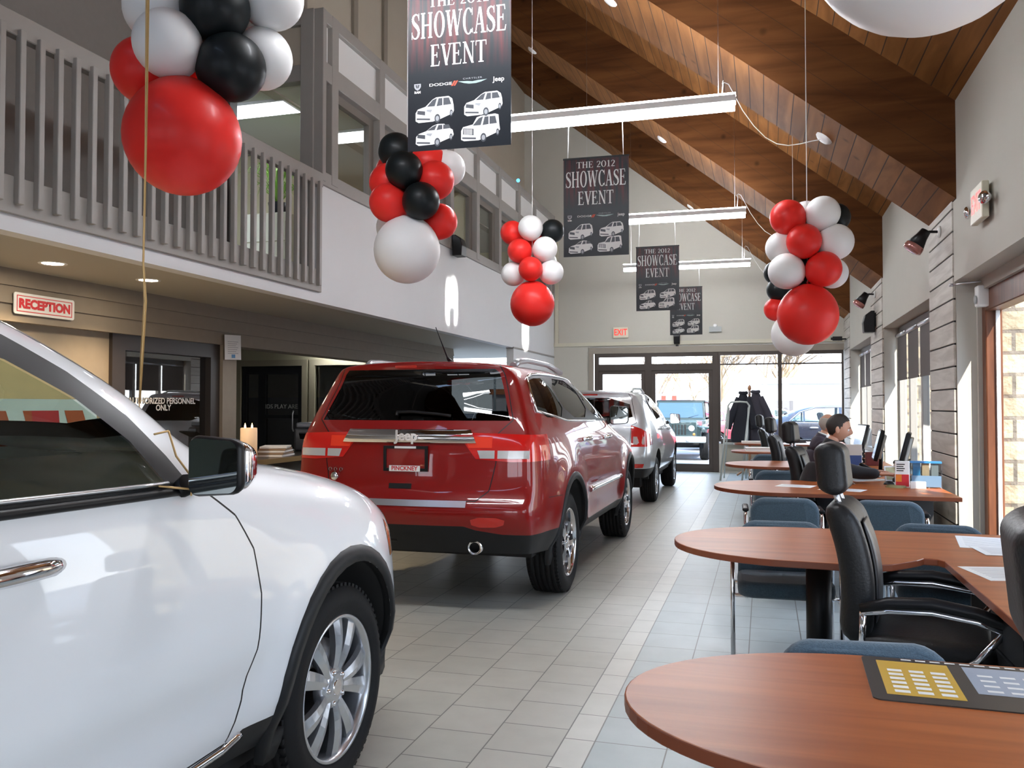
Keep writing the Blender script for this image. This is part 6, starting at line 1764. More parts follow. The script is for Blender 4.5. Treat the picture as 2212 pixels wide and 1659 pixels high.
spot_fixture('black spotlight on the nearest planked pier, under the big beam', WX - .015, 8.86, 3.08)
spot_fixture('small black spotlight above the wall speaker on the second pier', WX - .015, 13.75, 3.10)
def speaker(label, x, y, z, side):
    root = thing('wall_speaker', label, 'speaker', (x, y, z), 0 if side > 0 else PI, 'black wall speakers')
    b = MB()
    prof = [(-.02, -.17), (-.17, -.17), (-.18, -.02), (-.15, .09), (-.07, .15), (-.02, .15)]
    b.prism([(a, c_) for a, c_ in prof], -.11, .11, Matrix(((1, 0, 0, 0), (0, 0, 1, 0), (0, 1, 0, 0), (0, 0, 0, 1)))); o = b.build('cabinet', M_black, root); bevel(o, .01, 2)
    b = MB(); b.box(-.05, -.002, -.05, .05, -.08, .12); b.build('bracket', M_black, root)
speaker('black loudspeaker on the second planked pier of the right wall', WX - .012, 13.78, 2.70, 1)
speaker('black loudspeaker on the sill of the upstairs windows', LX + .028, 12.35, 3.90, -1)
root = thing('wall_speaker', 'narrow black loudspeaker on the end wall under the farthest banner', 'speaker', (-1.82, YB, 2.95))
b = MB(); b.prism([(0, -.17), (-.10, -.15), (-.14, .0), (-.10, .18), (0, .18)], -.065, .065, Matrix(((0, 0, 1, 0), (1, 0, 0, 0), (0, 1, 0, 0), (0, 0, 0, 1)))); o = b.build('cabinet', M_black, root); bevel(o, .01, 2)
b = MB(); b.box(-.03, .03, -.03, 0, -.22, -.14); b.build('bracket', M_black, root)
root = thing('wall_vent', 'small grey boxed emergency light on the end wall right of the farthest banner', 'emergency light', (-1.0, YB - .001, 3.10))
b = MB(); b.box(-.13, .13, -.07, 0, -.06, .05); b.build('housing', M_greymetal, root)
b = MB()
for k in range(4): b.box(-.12, .12, -.074, -.07, -.045 + k * .024, -.033 + k * .024)
b.build('louvre', M_greyprint, root)
b = MB(); b.ball((0, -.04, .07), .045, 16, 10); b.build('lamp_head', M_white, root)
root = thing('security_camera', 'small dark camera in the far corner of the right wall', 'camera', (WX - .02, 18.4, 2.78))
b = MB(); b.cyl((0, 0, 0), (-.08, 0, 0), .015, 8); b.box(-.26, -.08, -.05, .05, -.03, .05); b.build('body', M_black, root)
b = MB(); b.cyl((-.26, 0, .01), (-.29, 0, .01), .025, 12); b.build('lens', M_blackgap, root)
root = thing('motion_sensor', 'white door sensor box with a thin rod above the brown door frame', 'door sensor', (WX + .19, 8.1, 2.40))
b = MB(); b.rbox(-.07, .05, -.06, .06, -.12, .06, .015); b.build('box', M_white, root)
b = MB(); b.cyl((-.075, -.02, -.06), (-.085, -.02, -.06), .035, 18); b.build('sensor_eye', M_greymetal, root)
b = MB(); b.tube([(.08, .0, .10), (-.10, .06, .10), (-.24, .10, .085)], .008, 8); b.cyl((-.24, .10, .075), (-.24, .10, .10), .018, 12); b.build('door_closer_arm', M_steel, root)
# blue status lamp on the upstairs top rail
b = MB(); b.ball((LX + .02, 16.0, 5.84), .035, 14, 8); tag(b.build('indicator_lamp', mat('blue_led', (.0, .1, .3), .3, emit=(.05, .35, .9), estr=2.0)), 'tiny blue light on top of the upstairs window frame', 'indicator light')

# ================================================================== far end: tube rack, coats, planter
root = thing('display_rack', 'grey tube floor rack standing by the entrance windows', 'display rack', (-.45, 17.2, 0))
b = MB(); b.tube([(-.36, -.28, 0), (-.30, -.05, .74), (-.22, .05, 1.44), (-.17, .06, 1.505), (0, .065, 1.515), (.13, .06, 1.505), (.18, .05, 1.44), (.10, -.05, .74), (.04, -.28, 0)], .018, 10); b.build('front_frame', M_greymetal, root)
b = MB(); b.tube([(-.32, .35, 0), (-.20, .06, 1.40)], .014, 8); b.tube([(.10, .35, 0), (.16, .06, 1.40)], .014, 8); b.build('rear_leg', M_greymetal, root)
b = MB(); b.box(-.30, .11, -.06, .02, .68, .72); b.build('shelf', M_greymetal, root)
def coat(label, x, y, z, w, h, col, lean):
    root = thing('coat', label, 'coat', (x, y, z), 0, 'dark coats on the stand')
    b = MB(); n, m = 14, 12; rows_ = []
    for i in range(n + 1):
        u = i / n; row = []
        wid = w * (.30 + .75 * u ** .6 if u < .75 else 1.0 - .15 * (u - .75)); 
        for j in range(m):
            a = 2 * PI * j / m; k = 1 + .10 * math.sin(3 * a + 5 * u)
            row.append(b.bm.verts.new((lean * u + wid * .5 * math.cos(a) * k, .13 * (.5 + u * .6) * math.sin(a) * k, -h * u)))
        rows_.append(row)
    for p, q in zip(rows_[:-1], rows_[1:]):
        for j in range(m): b.bm.faces.new((p[j], p[(j + 1) % m], q[(j + 1) % m], q[j])).smooth = True
    b.bm.faces.new(rows_[0]); b.bm.faces.new(rows_[-1][::-1])
    mt = mat('coat_cloth_' + str(col), col, .95); o = b.build('torso', mt, root); subsurf(o, 1)
    for s_ in (-1, 1):
        b = MB(); b.tube([(s_ * w * .22, 0, -h * .10), (s_ * w * .42 + lean * .3, -.02, -h * .35), (s_ * w * .62 + lean * .6, -.04, -h * .62), (s_ * w * .66 + lean * .7, -.05, -h * .72)], [.06, .075, .075, .07], 10); b.build('sleeve', mt, root)
    b = MB(); b.tube([(-.07, .02, .0), (0, -.07, -.01), (.07, .02, .0)], .035, 8); b.build('collar', mt, root)
    return root
st = thing('coat_stand', 'wooden coat stand hidden under dark coats by the entrance windows', 'coat stand', (-.28, 18.1, 0))
b = MB(); b.cyl((0, 0, .03), (0, 0, 1.78), .025, 12); b.lathe([(0, 1.86), (.03, 1.83), (.04, 1.79), (.02, 1.74)], 14); b.build('pole', wood_mat('stand_wood', (.30, .12, .05), (.42, .2, .09), 2), st)
for k in range(4):
    a = k * PI / 2; b = MB(); b.tube([(0, 0, .30), (.14 * math.cos(a), .14 * math.sin(a), .10), (.26 * math.cos(a), .26 * math.sin(a), .02)], .02, 8); b.build('leg', bpy.data.materials['stand_wood'], st)
    b = MB(); b.tube([(0, 0, 1.66), (.08 * math.cos(a), .08 * math.sin(a), 1.68), (.12 * math.cos(a), .12 * math.sin(a), 1.74)], .01, 6); b.build('hook', M_steel, st)
coat('black coat spreading to the left on the coat stand', -.40, 17.98, 1.70, .40, 1.02, (.012, .013, .02), -.06)
coat('dark grey coat hanging on the right of the coat stand', -.16, 18.02, 1.72, .42, 1.05, (.035, .033, .045), .08)
b = MB(); b.lathe([(0, 0), (.11, 0), (.15, .17), (.135, .17), (.12, .02), (0, .02)], 24); o = b.build('flower_pot', mat('terracotta', (.38, .10, .04), .7)); o.location = (-.02, 18.5, 0); tag(o, 'small terracotta pot on the floor below the low window wall', 'pot')
# upstairs plant on a file cabinet
cab = thing('file_cabinet', 'cream file cabinet behind the balcony balusters', 'cabinet', (-5.68, 9.2, 2.86))
b = MB(); b.box(-.3, .3, -.3, .3, 0, .87); o = b.build('body', mat('cream_cabinet', (.48, .43, .28), .5), cab); bevel(o, .006, 1)
for k in range(3): b = MB(); b.box(-.28, .28, -.315, -.3, .03 + k * .25, .26 + k * .25); d = b.build('drawer', bpy.data.materials['cream_cabinet'], cab)
pl = thing('potted_plant', 'spiky green spider plant in a dark pot behind the balcony railing', 'plant', (-5.66, 9.15, 3.73))
b = MB(); b.lathe([(0, 0), (.09, 0), (.12, .17), (.10, .17), (0, .14)], 20); b.build('pot', M_black, pl)
random.seed(3); b = MB()
for k in range(64):
    a = random.uniform(0, 2 * PI); l = random.uniform(.30, .58); up = random.uniform(.15, .50); w = random.uniform(.008, .015); pts = []
    for i in range(6):
        u = i / 5; pts.append(Vector((math.cos(a) * l * u, math.sin(a) * l * u, .15 + up * math.sin(u * PI * .75) * 1.2 - .10 * u * u)))
    s_ = Vector((-math.sin(a), math.cos(a), 0)); v0 = None
    for i, p in enumerate(pts):
        ww = w * (1 - (i / 5) ** 2) + .001; v1 = (b.bm.verts.new(p - s_ * ww), b.bm.verts.new(p + s_ * ww))
        if v0: b.bm.faces.new((v0[0], v0[1], v1[1], v1[0]))
        v0 = v1
b.build('foliage', mat('leaf_green', (.22, .42, .06), .5), pl)
# paper streamer top left
b = MB(); Mx = Matrix.Translation((-5.78, 5.95, 5.78)) @ Matrix.Rotation(R(28), 4, 'X') @ Matrix.Rotation(R(8), 4, 'Z')
b.box(-.01, .0, -.38, .32, .0, .62, M=Mx); o = b.build('board', M_paper); tag(o, 'tilted white poster board with red brown patches at the top left, over the balcony rail', 'poster board')
b2 = MB()
for y0_, y1_, z0_, z1_ in ((-.2, -.02, .08, .3), (.06, .2, .10, .34)): b2.box(.0005, .0015, y0_, y1_, z0_, z1_, M=Mx)
b2.build('red_patch', mat('red_brown_print', (.30, .08, .05), .5), o)
# reception counter with printer, papers, candle
ct = thing('reception_counter', 'dark reception counter between the white car and the red car', 'counter', (-5.15, 9.2, 0))
b = MB(); b.box(-.45, .40, -2.0, 1.9, .86, .90); o = b.build('counter_top', mat('counter_dark', (.035, .03, .025), .3), ct); bevel(o, .004, 1)
b = MB(); b.box(-.40, .32, -1.95, 1.85, 0, .86); b.build('counter_body', mat('counter_body', (.05, .05, .045), .6), ct)
b = MB(); b.box(.39, .41, -2.0, 1.9, .855, .905); b.build('edge_strip', mat('brass_strip', (.35, .24, .10), .35, .6), ct)
pr = thing('printer', 'large dark office printer on the reception counter', 'printer', (-5.2, 9.35, .90), R(25))
b = MB(); b.rbox(-.27, .27, -.25, .25, 0, .27, .03); b.build('body', mat('printer_dark', (.045, .05, .06), .4), pr)
b = MB(); b.rbox(-.25, .25, -.22, .22, .275, .335, .02); b.build('scanner_lid', mat('printer_lid', (.16, .18, .21), .35), pr)
b = MB(); M = Matrix.Translation((0, -.20, .12)) @ Matrix.Rotation(R(-25), 4, 'X'); b.box(-.2, .2, -.22, 0, 0, .015, M=M); b.build('paper_tray', M_cladding, pr)
b = MB(); b.box(.05, .22, -.26, -.245, .20, .25); b.build('control_panel', mat('panel_lit', (.5, .55, .6), .3), pr)
cd = thing('candle', 'lit cream pillar candle seen over the mirror of the white car', 'candle', (-5.12, 7.75, .90))
b = MB(); b.lathe([(0, 0), (.085, 0), (.085, .30), (.08, .31), (.05, .295), (0, .29)], 28); b.build('wax', mat('candle_wax', (.75, .55, .38), .5, emit=(1, .6, .3), estr=.12), cd)
for a in (-.035, .03):
    b = MB(); b.lathe([(0, 0), (.010, .012), (.008, .03), (0, .06)], 12, Matrix.Translation((a, a * .4, .30))); b.build('flame', emit_mat('flame', (1, .55, .2), 10), cd)
pp_ = thing('magazine_stack', 'short stack of papers on the reception counter above the mirror', 'papers', (-5.05, 8.15, .90), R(12))
for k in range(5): b = MB(); b.box(-.14, .14, -.20, .20, k * .022, k * .022 + .018); o = b.build('magazine', [M_paper, mat('mag_brown', (.3, .2, .12), .5) if 'mag_brown' not in bpy.data.materials else bpy.data.materials['mag_brown']][k % 2], pp_); o.rotation_euler = (0, 0, R(k * 3))
sf = thing('sofa', 'dark grey rolled sofa arm showing left of the red car', 'sofa', (-4.35, 12.45, 0))
b = MB(); b.rbox(-.45, .35, -.9, .9, .05, .45, .08); b.build('seat', mat('sofa_grey', (.06, .06, .055), .9), sf)
b = MB(); b.rbox(-.5, .4, -1.15, -.85, .05, .70, .12, seg=5); b.build('arm', bpy.data.materials['sofa_grey'], sf)
b = MB(); b.rbox(-.62, -.38, -1.0, 1.0, .05, .88, .1, seg=4); b.build('backrest', bpy.data.materials['sofa_grey'], sf)
# ================================================================== people
M_skin = mat('skin', (.56, .30, .20), .5); M_skin.node_tree.nodes['Principled BSDF'].inputs['Subsurface Weight'].default_value = .12
M_skin.node_tree.nodes['Principled BSDF'].inputs['Subsurface Radius'].default_value = (.02, .008, .004)
M_hair = mat('dark_hair', (.018, .012, .009), .6, noise=.5, nscale=160, bump=.4, bscale=240)
M_greyhair = mat('grey_hair', (.42, .38, .33), .6, noise=.2, nscale=160, bump=.3, bscale=240)
M_jacket = mat('dark_plum_jacket', (.045, .035, .05), .8)
M_trouser = mat('dark_trousers', (.02, .02, .025), .9)
M_shoe = mat('shoe_black', (.01, .01, .01), .35)
def skin_mesh(name, verts, edges, radii, m, parent, root=0, lv=2):
    me = bpy.data.meshes.new(name); me.from_pydata(verts, edges, []); me.update()
    o = bpy.data.objects.new(name, me); COL.objects.link(o)
    sk = o.modifiers.new('skin', 'SKIN'); sk.use_smooth_shade = True; sk.branch_smoothing = .4
    if not me.skin_vertices:
        bpy.context.view_layer.objects.active = o
    layer = me.skin_vertices[0].data
    for i, r in enumerate(radii):
        layer[i].radius = r if isinstance(r, tuple) else (r, r)
    layer[root].use_root = True
    s = o.modifiers.new('sub', 'SUBSURF'); s.levels = lv; s.render_levels = lv
    dg = bpy.context.evaluated_depsgraph_get(); dg.update()
    m2 = bpy.data.meshes.new_from_object(o.evaluated_get(dg)); bpy.data.objects.remove(o); bpy.data.meshes.remove(me)
    m2.name = name; m2.materials.clear(); m2.materials.append(m)
    for p in m2.polygons: p.use_smooth = True
    r = bpy.data.objects.new(name, m2); COL.objects.link(r)
    if parent: r.parent = parent
    return r
def head_mesh(name, M, hair_m, parent, bald=False, s=1.0, neck=None):
    """face looks towards local +x; origin at the middle of the head (eye height)"""
    bm = bmesh.new(); bmesh.ops.create_uvsphere(bm, u_segments=48, v_segments=32, radius=1)
    for v in bm.verts:
        x, y, z = v.co
        # cranium ellipsoid
        X, Y, Z = x * .098, y * .076, z * .118
        if z < 0:
            Y *= 1 - .26 * min(1, -z) ** 1.4; 
            if x < 0: X *= 1 - .42 * (-z) ** 1.2
            else: X *= 1 - .06 * (-z)
        if z > .2: X -= .006 * (z - .2)
        if x < 0 and z > -.2: X *= 1.05
        p = Vector((X, Y, Z))
        fy = Y / .076; fz = Z / .118
        if x > .2:
            g = lambda a, b, wa, wb: math.exp(-((fy - a) / wa) ** 2 - ((fz - b) / wb) ** 2)
            p.x += .026 * g(0, -.22, .17, .20) + .012 * g(0, -.02, .13, .22)        # nose
            p.x += .008 * g(0, -.86, .32, .16)                                     # chin
            p.x += .007 * g(0, -.50, .34, .07) + .006 * g(0, -.62, .30, .06) - .006 * g(0, -.56, .36, .03)   # lips
            p.x -= .013 * (g(.42, -.02, .20, .11) + g(-.42, -.02, .20, .11))       # eye sockets
            p.x += .006 * (g(.42, .14, .28, .07) + g(-.42, .14, .28, .07))         # brows
            p.x += .004 * (g(.55, -.3, .25, .2) + g(-.55, -.3, .25, .2))           # cheeks
        v.co = p
    # ears
    for s_ in (-1, 1):
        t = bmesh.new(); bmesh.ops.create_uvsphere(t, u_segments=16, v_segments=10, radius=1)
        E_ = Matrix.Translation((-.008, s_ * .076, -.022)) @ Matrix.Rotation(R(s_ * -18), 4, 'Z') @ Matrix.Rotation(R(-12), 4, 'Y') @ Matrix.Diagonal((.019, .008, .032, 1))
        mp = {v: bm.verts.new(E_ @ v.co) for v in t.verts}
        for f in t.faces: bm.faces.new([mp[v] for v in f.verts])
        t.free()
    for f in bm.faces: f.smooth = True
    bm.transform(M @ Matrix.Scale(s, 4)); me = bpy.data.meshes.new(name); bm.to_mesh(me); bm.free(); me.materials.append(M_skin)
    o = bpy.data.objects.new(name, me); COL.objects.link(o); o.parent = parent
    # eyes
    for s_ in (-1, 1):
        b = MB(); b.ball((.078, s_ * .031, -.004), .0125, 14, 10, M=M @ Matrix.Scale(s, 4)); e = b.build('eye', mat('eye_white', (.7, .68, .65), .2) if 'eye_white' not in bpy.data.materials else bpy.data.materials['eye_white'], o)
        b = MB(); b.ball((.0865, s_ * .031, -.004), .0055, 10, 8, M=M @ Matrix.Scale(s, 4)); b.build('iris', M_black, e)
        b = MB(); b.tube([M @ (Vector(q) * s) for q in ((.094, s_ * .014, .017), (.093, s_ * .03, .022), (.083, s_ * .048, .018))], [.003, .004, .002], 6); b.build('eyebrow', hair_m, o)
    # hair cap
    bm = bmesh.new(); bmesh.ops.create_uvsphere(bm, u_segments=48, v_segments=32, radius=1)
    dele = []
    for v in bm.verts:
        x, y, z = v.co
        X, Y, Z = x * .1015 - .002, y * .0785, z * .1215 + .002
        if z < 0:
            Y *= 1 - .18 * (-z) ** 1.3
            if x < 0: X *= 1 - .36 * (-z) ** 1.2
        if x < 0 and z > -.2: X *= 1.05
        v.co = Vector((X, Y, Z))
        u_ = min(1, max(0, (x + .45) / 1.25)); line = -.66 + 1.22 * u_ * u_ * (3 - 2 * u_) + (.10 * abs(y) if x > .3 else 0)
        if bald: line = line + (.0 if x < .0 else .3); 
        if z < line: dele.append(v)
        elif bald and z > .62: dele.append(v)
    bmesh.ops.delete(bm, geom=dele, context='VERTS')
    for f in bm.faces: f.smooth = True
    bm.transform(M @ Matrix.Scale(s, 4)); me = bpy.data.meshes.new('hair'); bm.to_mesh(me); bm.free(); me.materials.append(hair_m)
    h = bpy.data.objects.new('hair', me); COL.objects.link(h); h.parent = parent
    md = h.modifiers.new('solid', 'SOLIDIFY'); md.thickness = .006; md.offset = -1
    return o
def hand(parent, M, m=M_skin, mirror_=1):
    """palm along +x, back of hand up (+z), thumb on +y*mirror_; fingers curled down"""
    V = [Vector((-.03, 0, 0)), Vector((.03, 0, .004)), Vector((.075, 0, .004))]
    vs = [(-.05, 0, 0), (.0, 0, .002), (.045, 0, .004), (.08, 0, .002)]
    rad = [(.024, .022), (.034, .017), (.040, .016), (.040, .013)]
    o = skin_mesh('hand', [tuple(M @ Vector(v)) for v in vs], [(0, 1), (1, 2), (2, 3)], rad, m, parent, 0, 2)
    F = [(-.030, .066), (-.010, .078), (.011, .074), (.031, .058)]
    for k, (y, l) in enumerate(F):
        y *= -mirror_
        p = [(.070, y, .003), (.078 + l * .38, y * 1.1, .006 - .004), (.078 + l * .72, y * 1.14, -.016), (.078 + l * .92, y * 1.15, -.036)]
        skin_mesh('finger', [tuple(M @ Vector(v)) for v in p], [(0, 1), (1, 2), (2, 3)], [.0095, .009, .0082, .007], m, o, 0, 2)
    p = [(.01, mirror_ * .024, -.004), (.035, mirror_ * .050, -.010), (.062, mirror_ * .058, -.018), (.082, mirror_ * .053, -.026)]
    skin_mesh('thumb', [tuple(M @ Vector(v)) for v in p], [(0, 1), (1, 2), (2, 3)], [.013, .0115, .010, .008], m, o, 0, 2)
    return o
def seated_man(label, loc, top_m, head_tilt, hair_m, bald, reach, collar_m, s=1.0, rz=0):
    """faces local +x, pelvis above the seat"""
    r = thing('person', label, 'person', loc, rz)
    # pelvis .52, chest, shoulders .98
    sh_z = .99
    lean = .10
    hip = (-.02, 0, .54); waist = (0.0, 0, .68); chest = (lean * .7, 0, .86); upper = (lean, 0, .97); neck = (lean + .03, 0, 1.05)
    V = [hip, waist, chest, upper, neck,
         (lean - .01, -.17, .965), (lean - .01, .17, .965)]
    Ed = [(0, 1), (1, 2), (2, 3), (3, 4), (3, 5), (3, 6)]
    rd = [(.16, .18), (.155, .18), (.165, .20), (.12, .15), (.066, .066), (.10, .095), (.10, .095)]
    body = skin_mesh('torso', V, Ed, rd, top_m, r, 0, 2)
    # arms: near (right hand side = -y) reaching, other resting
    el, wr = reach
    a = skin_mesh('sleeve', [(lean - .01, -.19, .96), (lean + .02, -.22, .86), el, tuple(lerp(el[i], wr[i], .55) for i in range(3)), wr], [(0, 1), (1, 2), (2, 3), (3, 4)], [.085, .075, .064, .054, .046], top_m, r, 0, 2)
    d = (Vector(wr) - Vector(el)).normalized(); x_ = d; z_ = Vector((0, 0, 1)); y_ = z_.cross(x_).normalized(); z_ = x_.cross(y_)
    M = Matrix(((x_.x, y_.x, z_.x, wr[0] + d.x * .045), (x_.y, y_.y, z_.y, wr[1] + d.y * .045), (x_.z, y_.z, z_.z, wr[2] + d.z * .045 + .0), (0, 0, 0, 1)))
    hand(r, M, mirror_=1)
    el2 = (lean + .16, .26, .78); wr2 = (lean + .38, .16, .79)
    skin_mesh('sleeve', [(lean - .01, .19, .96), (lean + .03, .235, .87), el2, tuple(lerp(el2[i], wr2[i], .55) for i in range(3)), wr2], [(0, 1), (1, 2), (2, 3), (3, 4)], [.075, .066, .056, .048, .042], top_m, r, 0, 2)
    d = (Vector(wr2) - Vector(el2)).normalized(); x_ = d; y_ = Vector((0, 0, 1)).cross(x_).normalized(); z_ = x_.cross(y_)
    M = Matrix(((x_.x, y_.x, z_.x, wr2[0] + d.x * .045), (x_.y, y_.y, z_.y, wr2[1] + d.y * .045), (x_.z, y_.z, z_.z, wr2[2] + d.z * .045), (0, 0, 0, 1)))
    hand(r, M, mirror_=-1)
    # legs
    for s_ in (-1, 1):
        skin_mesh('trouser_leg', [(-.02, s_ * .08, .54), (.20, s_ * .11, .555), (.42, s_ * .13, .54), (.44, s_ * .13, .30), (.42, s_ * .13, .10)], [(0, 1), (1, 2), (2, 3), (3, 4)], [.10, .085, .066, .055, .048], M_trouser, r, 0, 2)
        b = MB(); b.rbox(.34, .60, s_ * .13 - .045, s_ * .13 + .045, .0, .085, .03); b.build('shoe', M_shoe, r)
    # neck and head
    hc = Vector((lean + .095, 0, 1.205))
    skin_mesh('neck', [(lean + .01, 0, 1.0), (lean + .04, 0, 1.07), (lean + .07, 0, 1.14)], [(0, 1), (1, 2)], [.062, .055, .055], M_skin, r, 0, 2)
    Mh = Matrix.Translation(hc) @ Matrix.Rotation(R(head_tilt), 4, 'Y')
    head_mesh('head', Mh, hair_m, r, bald, 1.06)
    b = MB(); ring = []
    M_c = Matrix.Translation((lean + .035, 0, 1.055)) @ Matrix.Rotation(R(22), 4, 'Y')
    b.lathe([(.088, -.045), (.076, .0), (.072, .035), (.066, .036), (.066, -.02)], 28, M_c); b.build('collar', collar_m, r)
    if collar_m is M_paper:
        b = MB(); b.lathe([(.094, -.04), (.083, .0), (.076, .02), (.07, .0)], 28, M_c, a0=1.2, a1=5.1); b.build('lapel', top_m, r)
    return r
seated_man('dark haired man in a black fleece, seated and looking down at the desk', (.47, 8.52, .03), M_blackfleece, 14, M_hair, False, ((.36, -.20, .80), (.52, -.26, .80)), M_blackfleece)
seated_man('grey haired man in dark jacket and white collar, half hidden behind the other man', (.58, 11.5, .0), M_jacket, 6, M_greyhair, True, ((.30, -.26, .78), (.50, -.18, .80)), M_paper)
# ---------------------------------------------------------------- hanging fluorescent strips, ceiling wires
def strip(n, y, label, clip, plate):
    root = thing('fluorescent_light', label, 'ceiling light', (-1.42, y, 4.1), 0, 'fluorescent strips hanging in a row')
    b = MB(); b.box(-1.2, 1.2, -.06, .06, .02, .085); o = b.build('housing', M_white, root); bevel(o, .006, 1)
    b = MB(); b.quad((-1.2, -.055, .10), (1.2, -.055, .10), (1.2, .055, .10), (-1.2, .055, .10)); b.box(-1.17, 1.17, -.05, .05, .086, .10); b.build('upper_lamp', M_tube, root)
    b = MB()
    for dy in (-.036, .036): b.cyl((-1.19, dy, -.016), (1.19, dy, -.016), .022, 12)
    b.box(-1.19, 1.19, -.012, .012, -.02, .02)
    b.build('lamp_tube', M_tube, root)
    b = MB()
    for x in (-1.05, 1.05):
        zt = deck_z(-1.42 + x) - 4.1
        b.cyl((x, 0, .08), (x, 0, zt), .0016, 6)
    b.build('suspension_wire', M_steel, root)
    b = MB(); pts = []
    # loop of white cable from the fixture end over the hanger and away to the ceiling plate
    cx, cy, cz = clip; px, py, pz = plate
    P = [(1.08, 0, .09), (1.09, .05, .25), (cx + 1.40, cy - y - .05, cz - 4.14), (cx + 1.42, cy - y, cz - 4.11), (cx + 1.46, cy - y - .02, cz - 4.14), (cx + 1.60, cy - y, cz - 4.42)]
    q0 = Vector(P[-1]); q1 = Vector((px + 1.42, py - y, pz - 4.1))
    for i in range(1, 8):
        u = i / 7; v = q0.lerp(q1, u); v.z -= .30 * math.sin(PI * u) * (1 - u * .6); P.append(tuple(v))
    pts = P
    b.tube(pts, .0045, 6); b.build('power_cord', M_white, root)
    return root
strip(0, 3.6, 'fluorescent strip light hung nearest the camera, above the big banner', (-.42, 4.3, 4.82), (.58, 4.1, 4.04))
strip(1, 7.78, 'bright fluorescent strip light with the second banner hanging under it', (-.367, 9.04, 4.79), (.582, 8.83, 4.045))
strip(2, 12.3, 'fluorescent strip light carrying the third banner in the row', (-.364, 13.9, 4.79), (.58, 13.7, 4.045))
strip(3, 16.65, 'farthest and smallest fluorescent strip light, before the end wall', (-.341, 18.4, 4.77), (.58, 18.3, 4.04))
# smoke detectors / round ceiling plates
for x, y, lab in ((0.582, 8.833, 'white round ceiling plate holding the lamp cord above the right balloons'), (-1.471, 18.5, 'small white ceiling plate under the farthest beam'),
                  (-1.548, 13.845, 'white round plate under the second beam, right of the long light'), (-1.53, 8.884, 'white disc under the big beam at the top edge of the photo'), (-3.718, 13.866, 'small white plate under the second beam, close to the big banner')):
    b = MB(); z = beam_z(x); M = Matrix.Translation((x, y, z - .006)) @ Matrix.Rotation(math.atan(SLOPE), 4, 'Y')
    b.lathe([(0, -.03), (.06, -.03), (.085, -.012), (.09, .02)], 24, M); o = b.build('ceiling_plate', M_white); tag(o, lab, 'ceiling plate', 'round white ceiling plates')
# recessed downlights in the soffit
for x, y, lab in ((-5.32, 5.38, 'lit recessed downlight in the soffit above the reception sign'), (-5.22, 6.34, 'lit recessed downlight just behind the gold ribbon')):
    root = thing('downlight', lab, 'ceiling light', (x, y, SZ), 0, 'recessed downlights in the balcony soffit')
    b = MB(); b.lathe([(.075, -.001), (.10, -.008), (.105, -.001)], 28); b.build('trim_ring', M_white, root)
    b = MB(); b.lathe([(0, -.004), (.078, -.003)], 24); b.build('bulb', M_can, root)
for x, y in ((-5.3, 3.2), (-5.3, 8.4), (-5.3, 10.2)):
    pass
for i, (x, y) in enumerate(((-5.32, 5.38), (-5.22, 6.34), (-5.3, 4.3))):
    l = bpy.data.lights.new('downlight_lamp', 'SPOT'); l.energy = 40; l.color = (1, .75, .45); l.spot_size = R(120); l.spot_blend = .6; l.shadow_soft_size = .06
    o = bpy.data.objects.new('downlight_lamp', l); COL.objects.link(o); o.location = (x, y, SZ - .03)
# office troffers upstairs and a fluorescent in the play recess
for x, y, lab in ((-5.80, 8.95, 'lit ceiling troffer in the upstairs office beside the corner post'), (-5.25, 10.2, 'lit ceiling troffer seen through the upstairs office window'), (-5.6, 15.0, 'ceiling troffer deep in the upstairs office')):
    root = thing('troffer_light', lab, 'ceiling light', (x, y, 5.02), 0, 'lit troffers in the upstairs office')
    b = MB(); b.box(-.46, .46, -.22, .22, -.03, 0); b.build('frame', M_white, root)
    b = MB(); b.quad((-.44, -.20, -.032), (.44, -.20, -.032), (.44, .20, -.032), (-.44, .20, -.032)); b.build('diffuser', M_panel_light, root)
root = thing('wall_light', 'fluorescent light tucked behind the header in the play recess', 'light', (-6.6, 12.7, 2.36))
b = MB(); b.box(-.6, .6, -.05, .05, 0, .12); b.build('housing', M_white, root)
b = MB(); b.cyl((-.58, 0, -.02), (.58, 0, -.02), .02, 10); b.build('lamp_tube', M_tube, root)
# ================================================================== outdoors
GZ = -.15
M_asphalt = mat('asphalt', (.22, .22, .23), .9, noise=.15, nscale=2)
M_walk = mat('concrete_walk', (.38, .37, .35), .9, noise=.08, nscale=2)
g = MB(); g.quad((-120, -90, GZ), (140, -90, GZ), (140, 160, GZ), (-120, 160, GZ)); struct(g.build('ground', M_asphalt))
g = MB(); g.box(-14, WX + .35, YB + .3, YB + 2.4, GZ - .1, -.01); g.box(WX + .34, WX + 4, -10, YB + 2.4, GZ - .1, -.01); struct(g.build('pavement', M_walk))
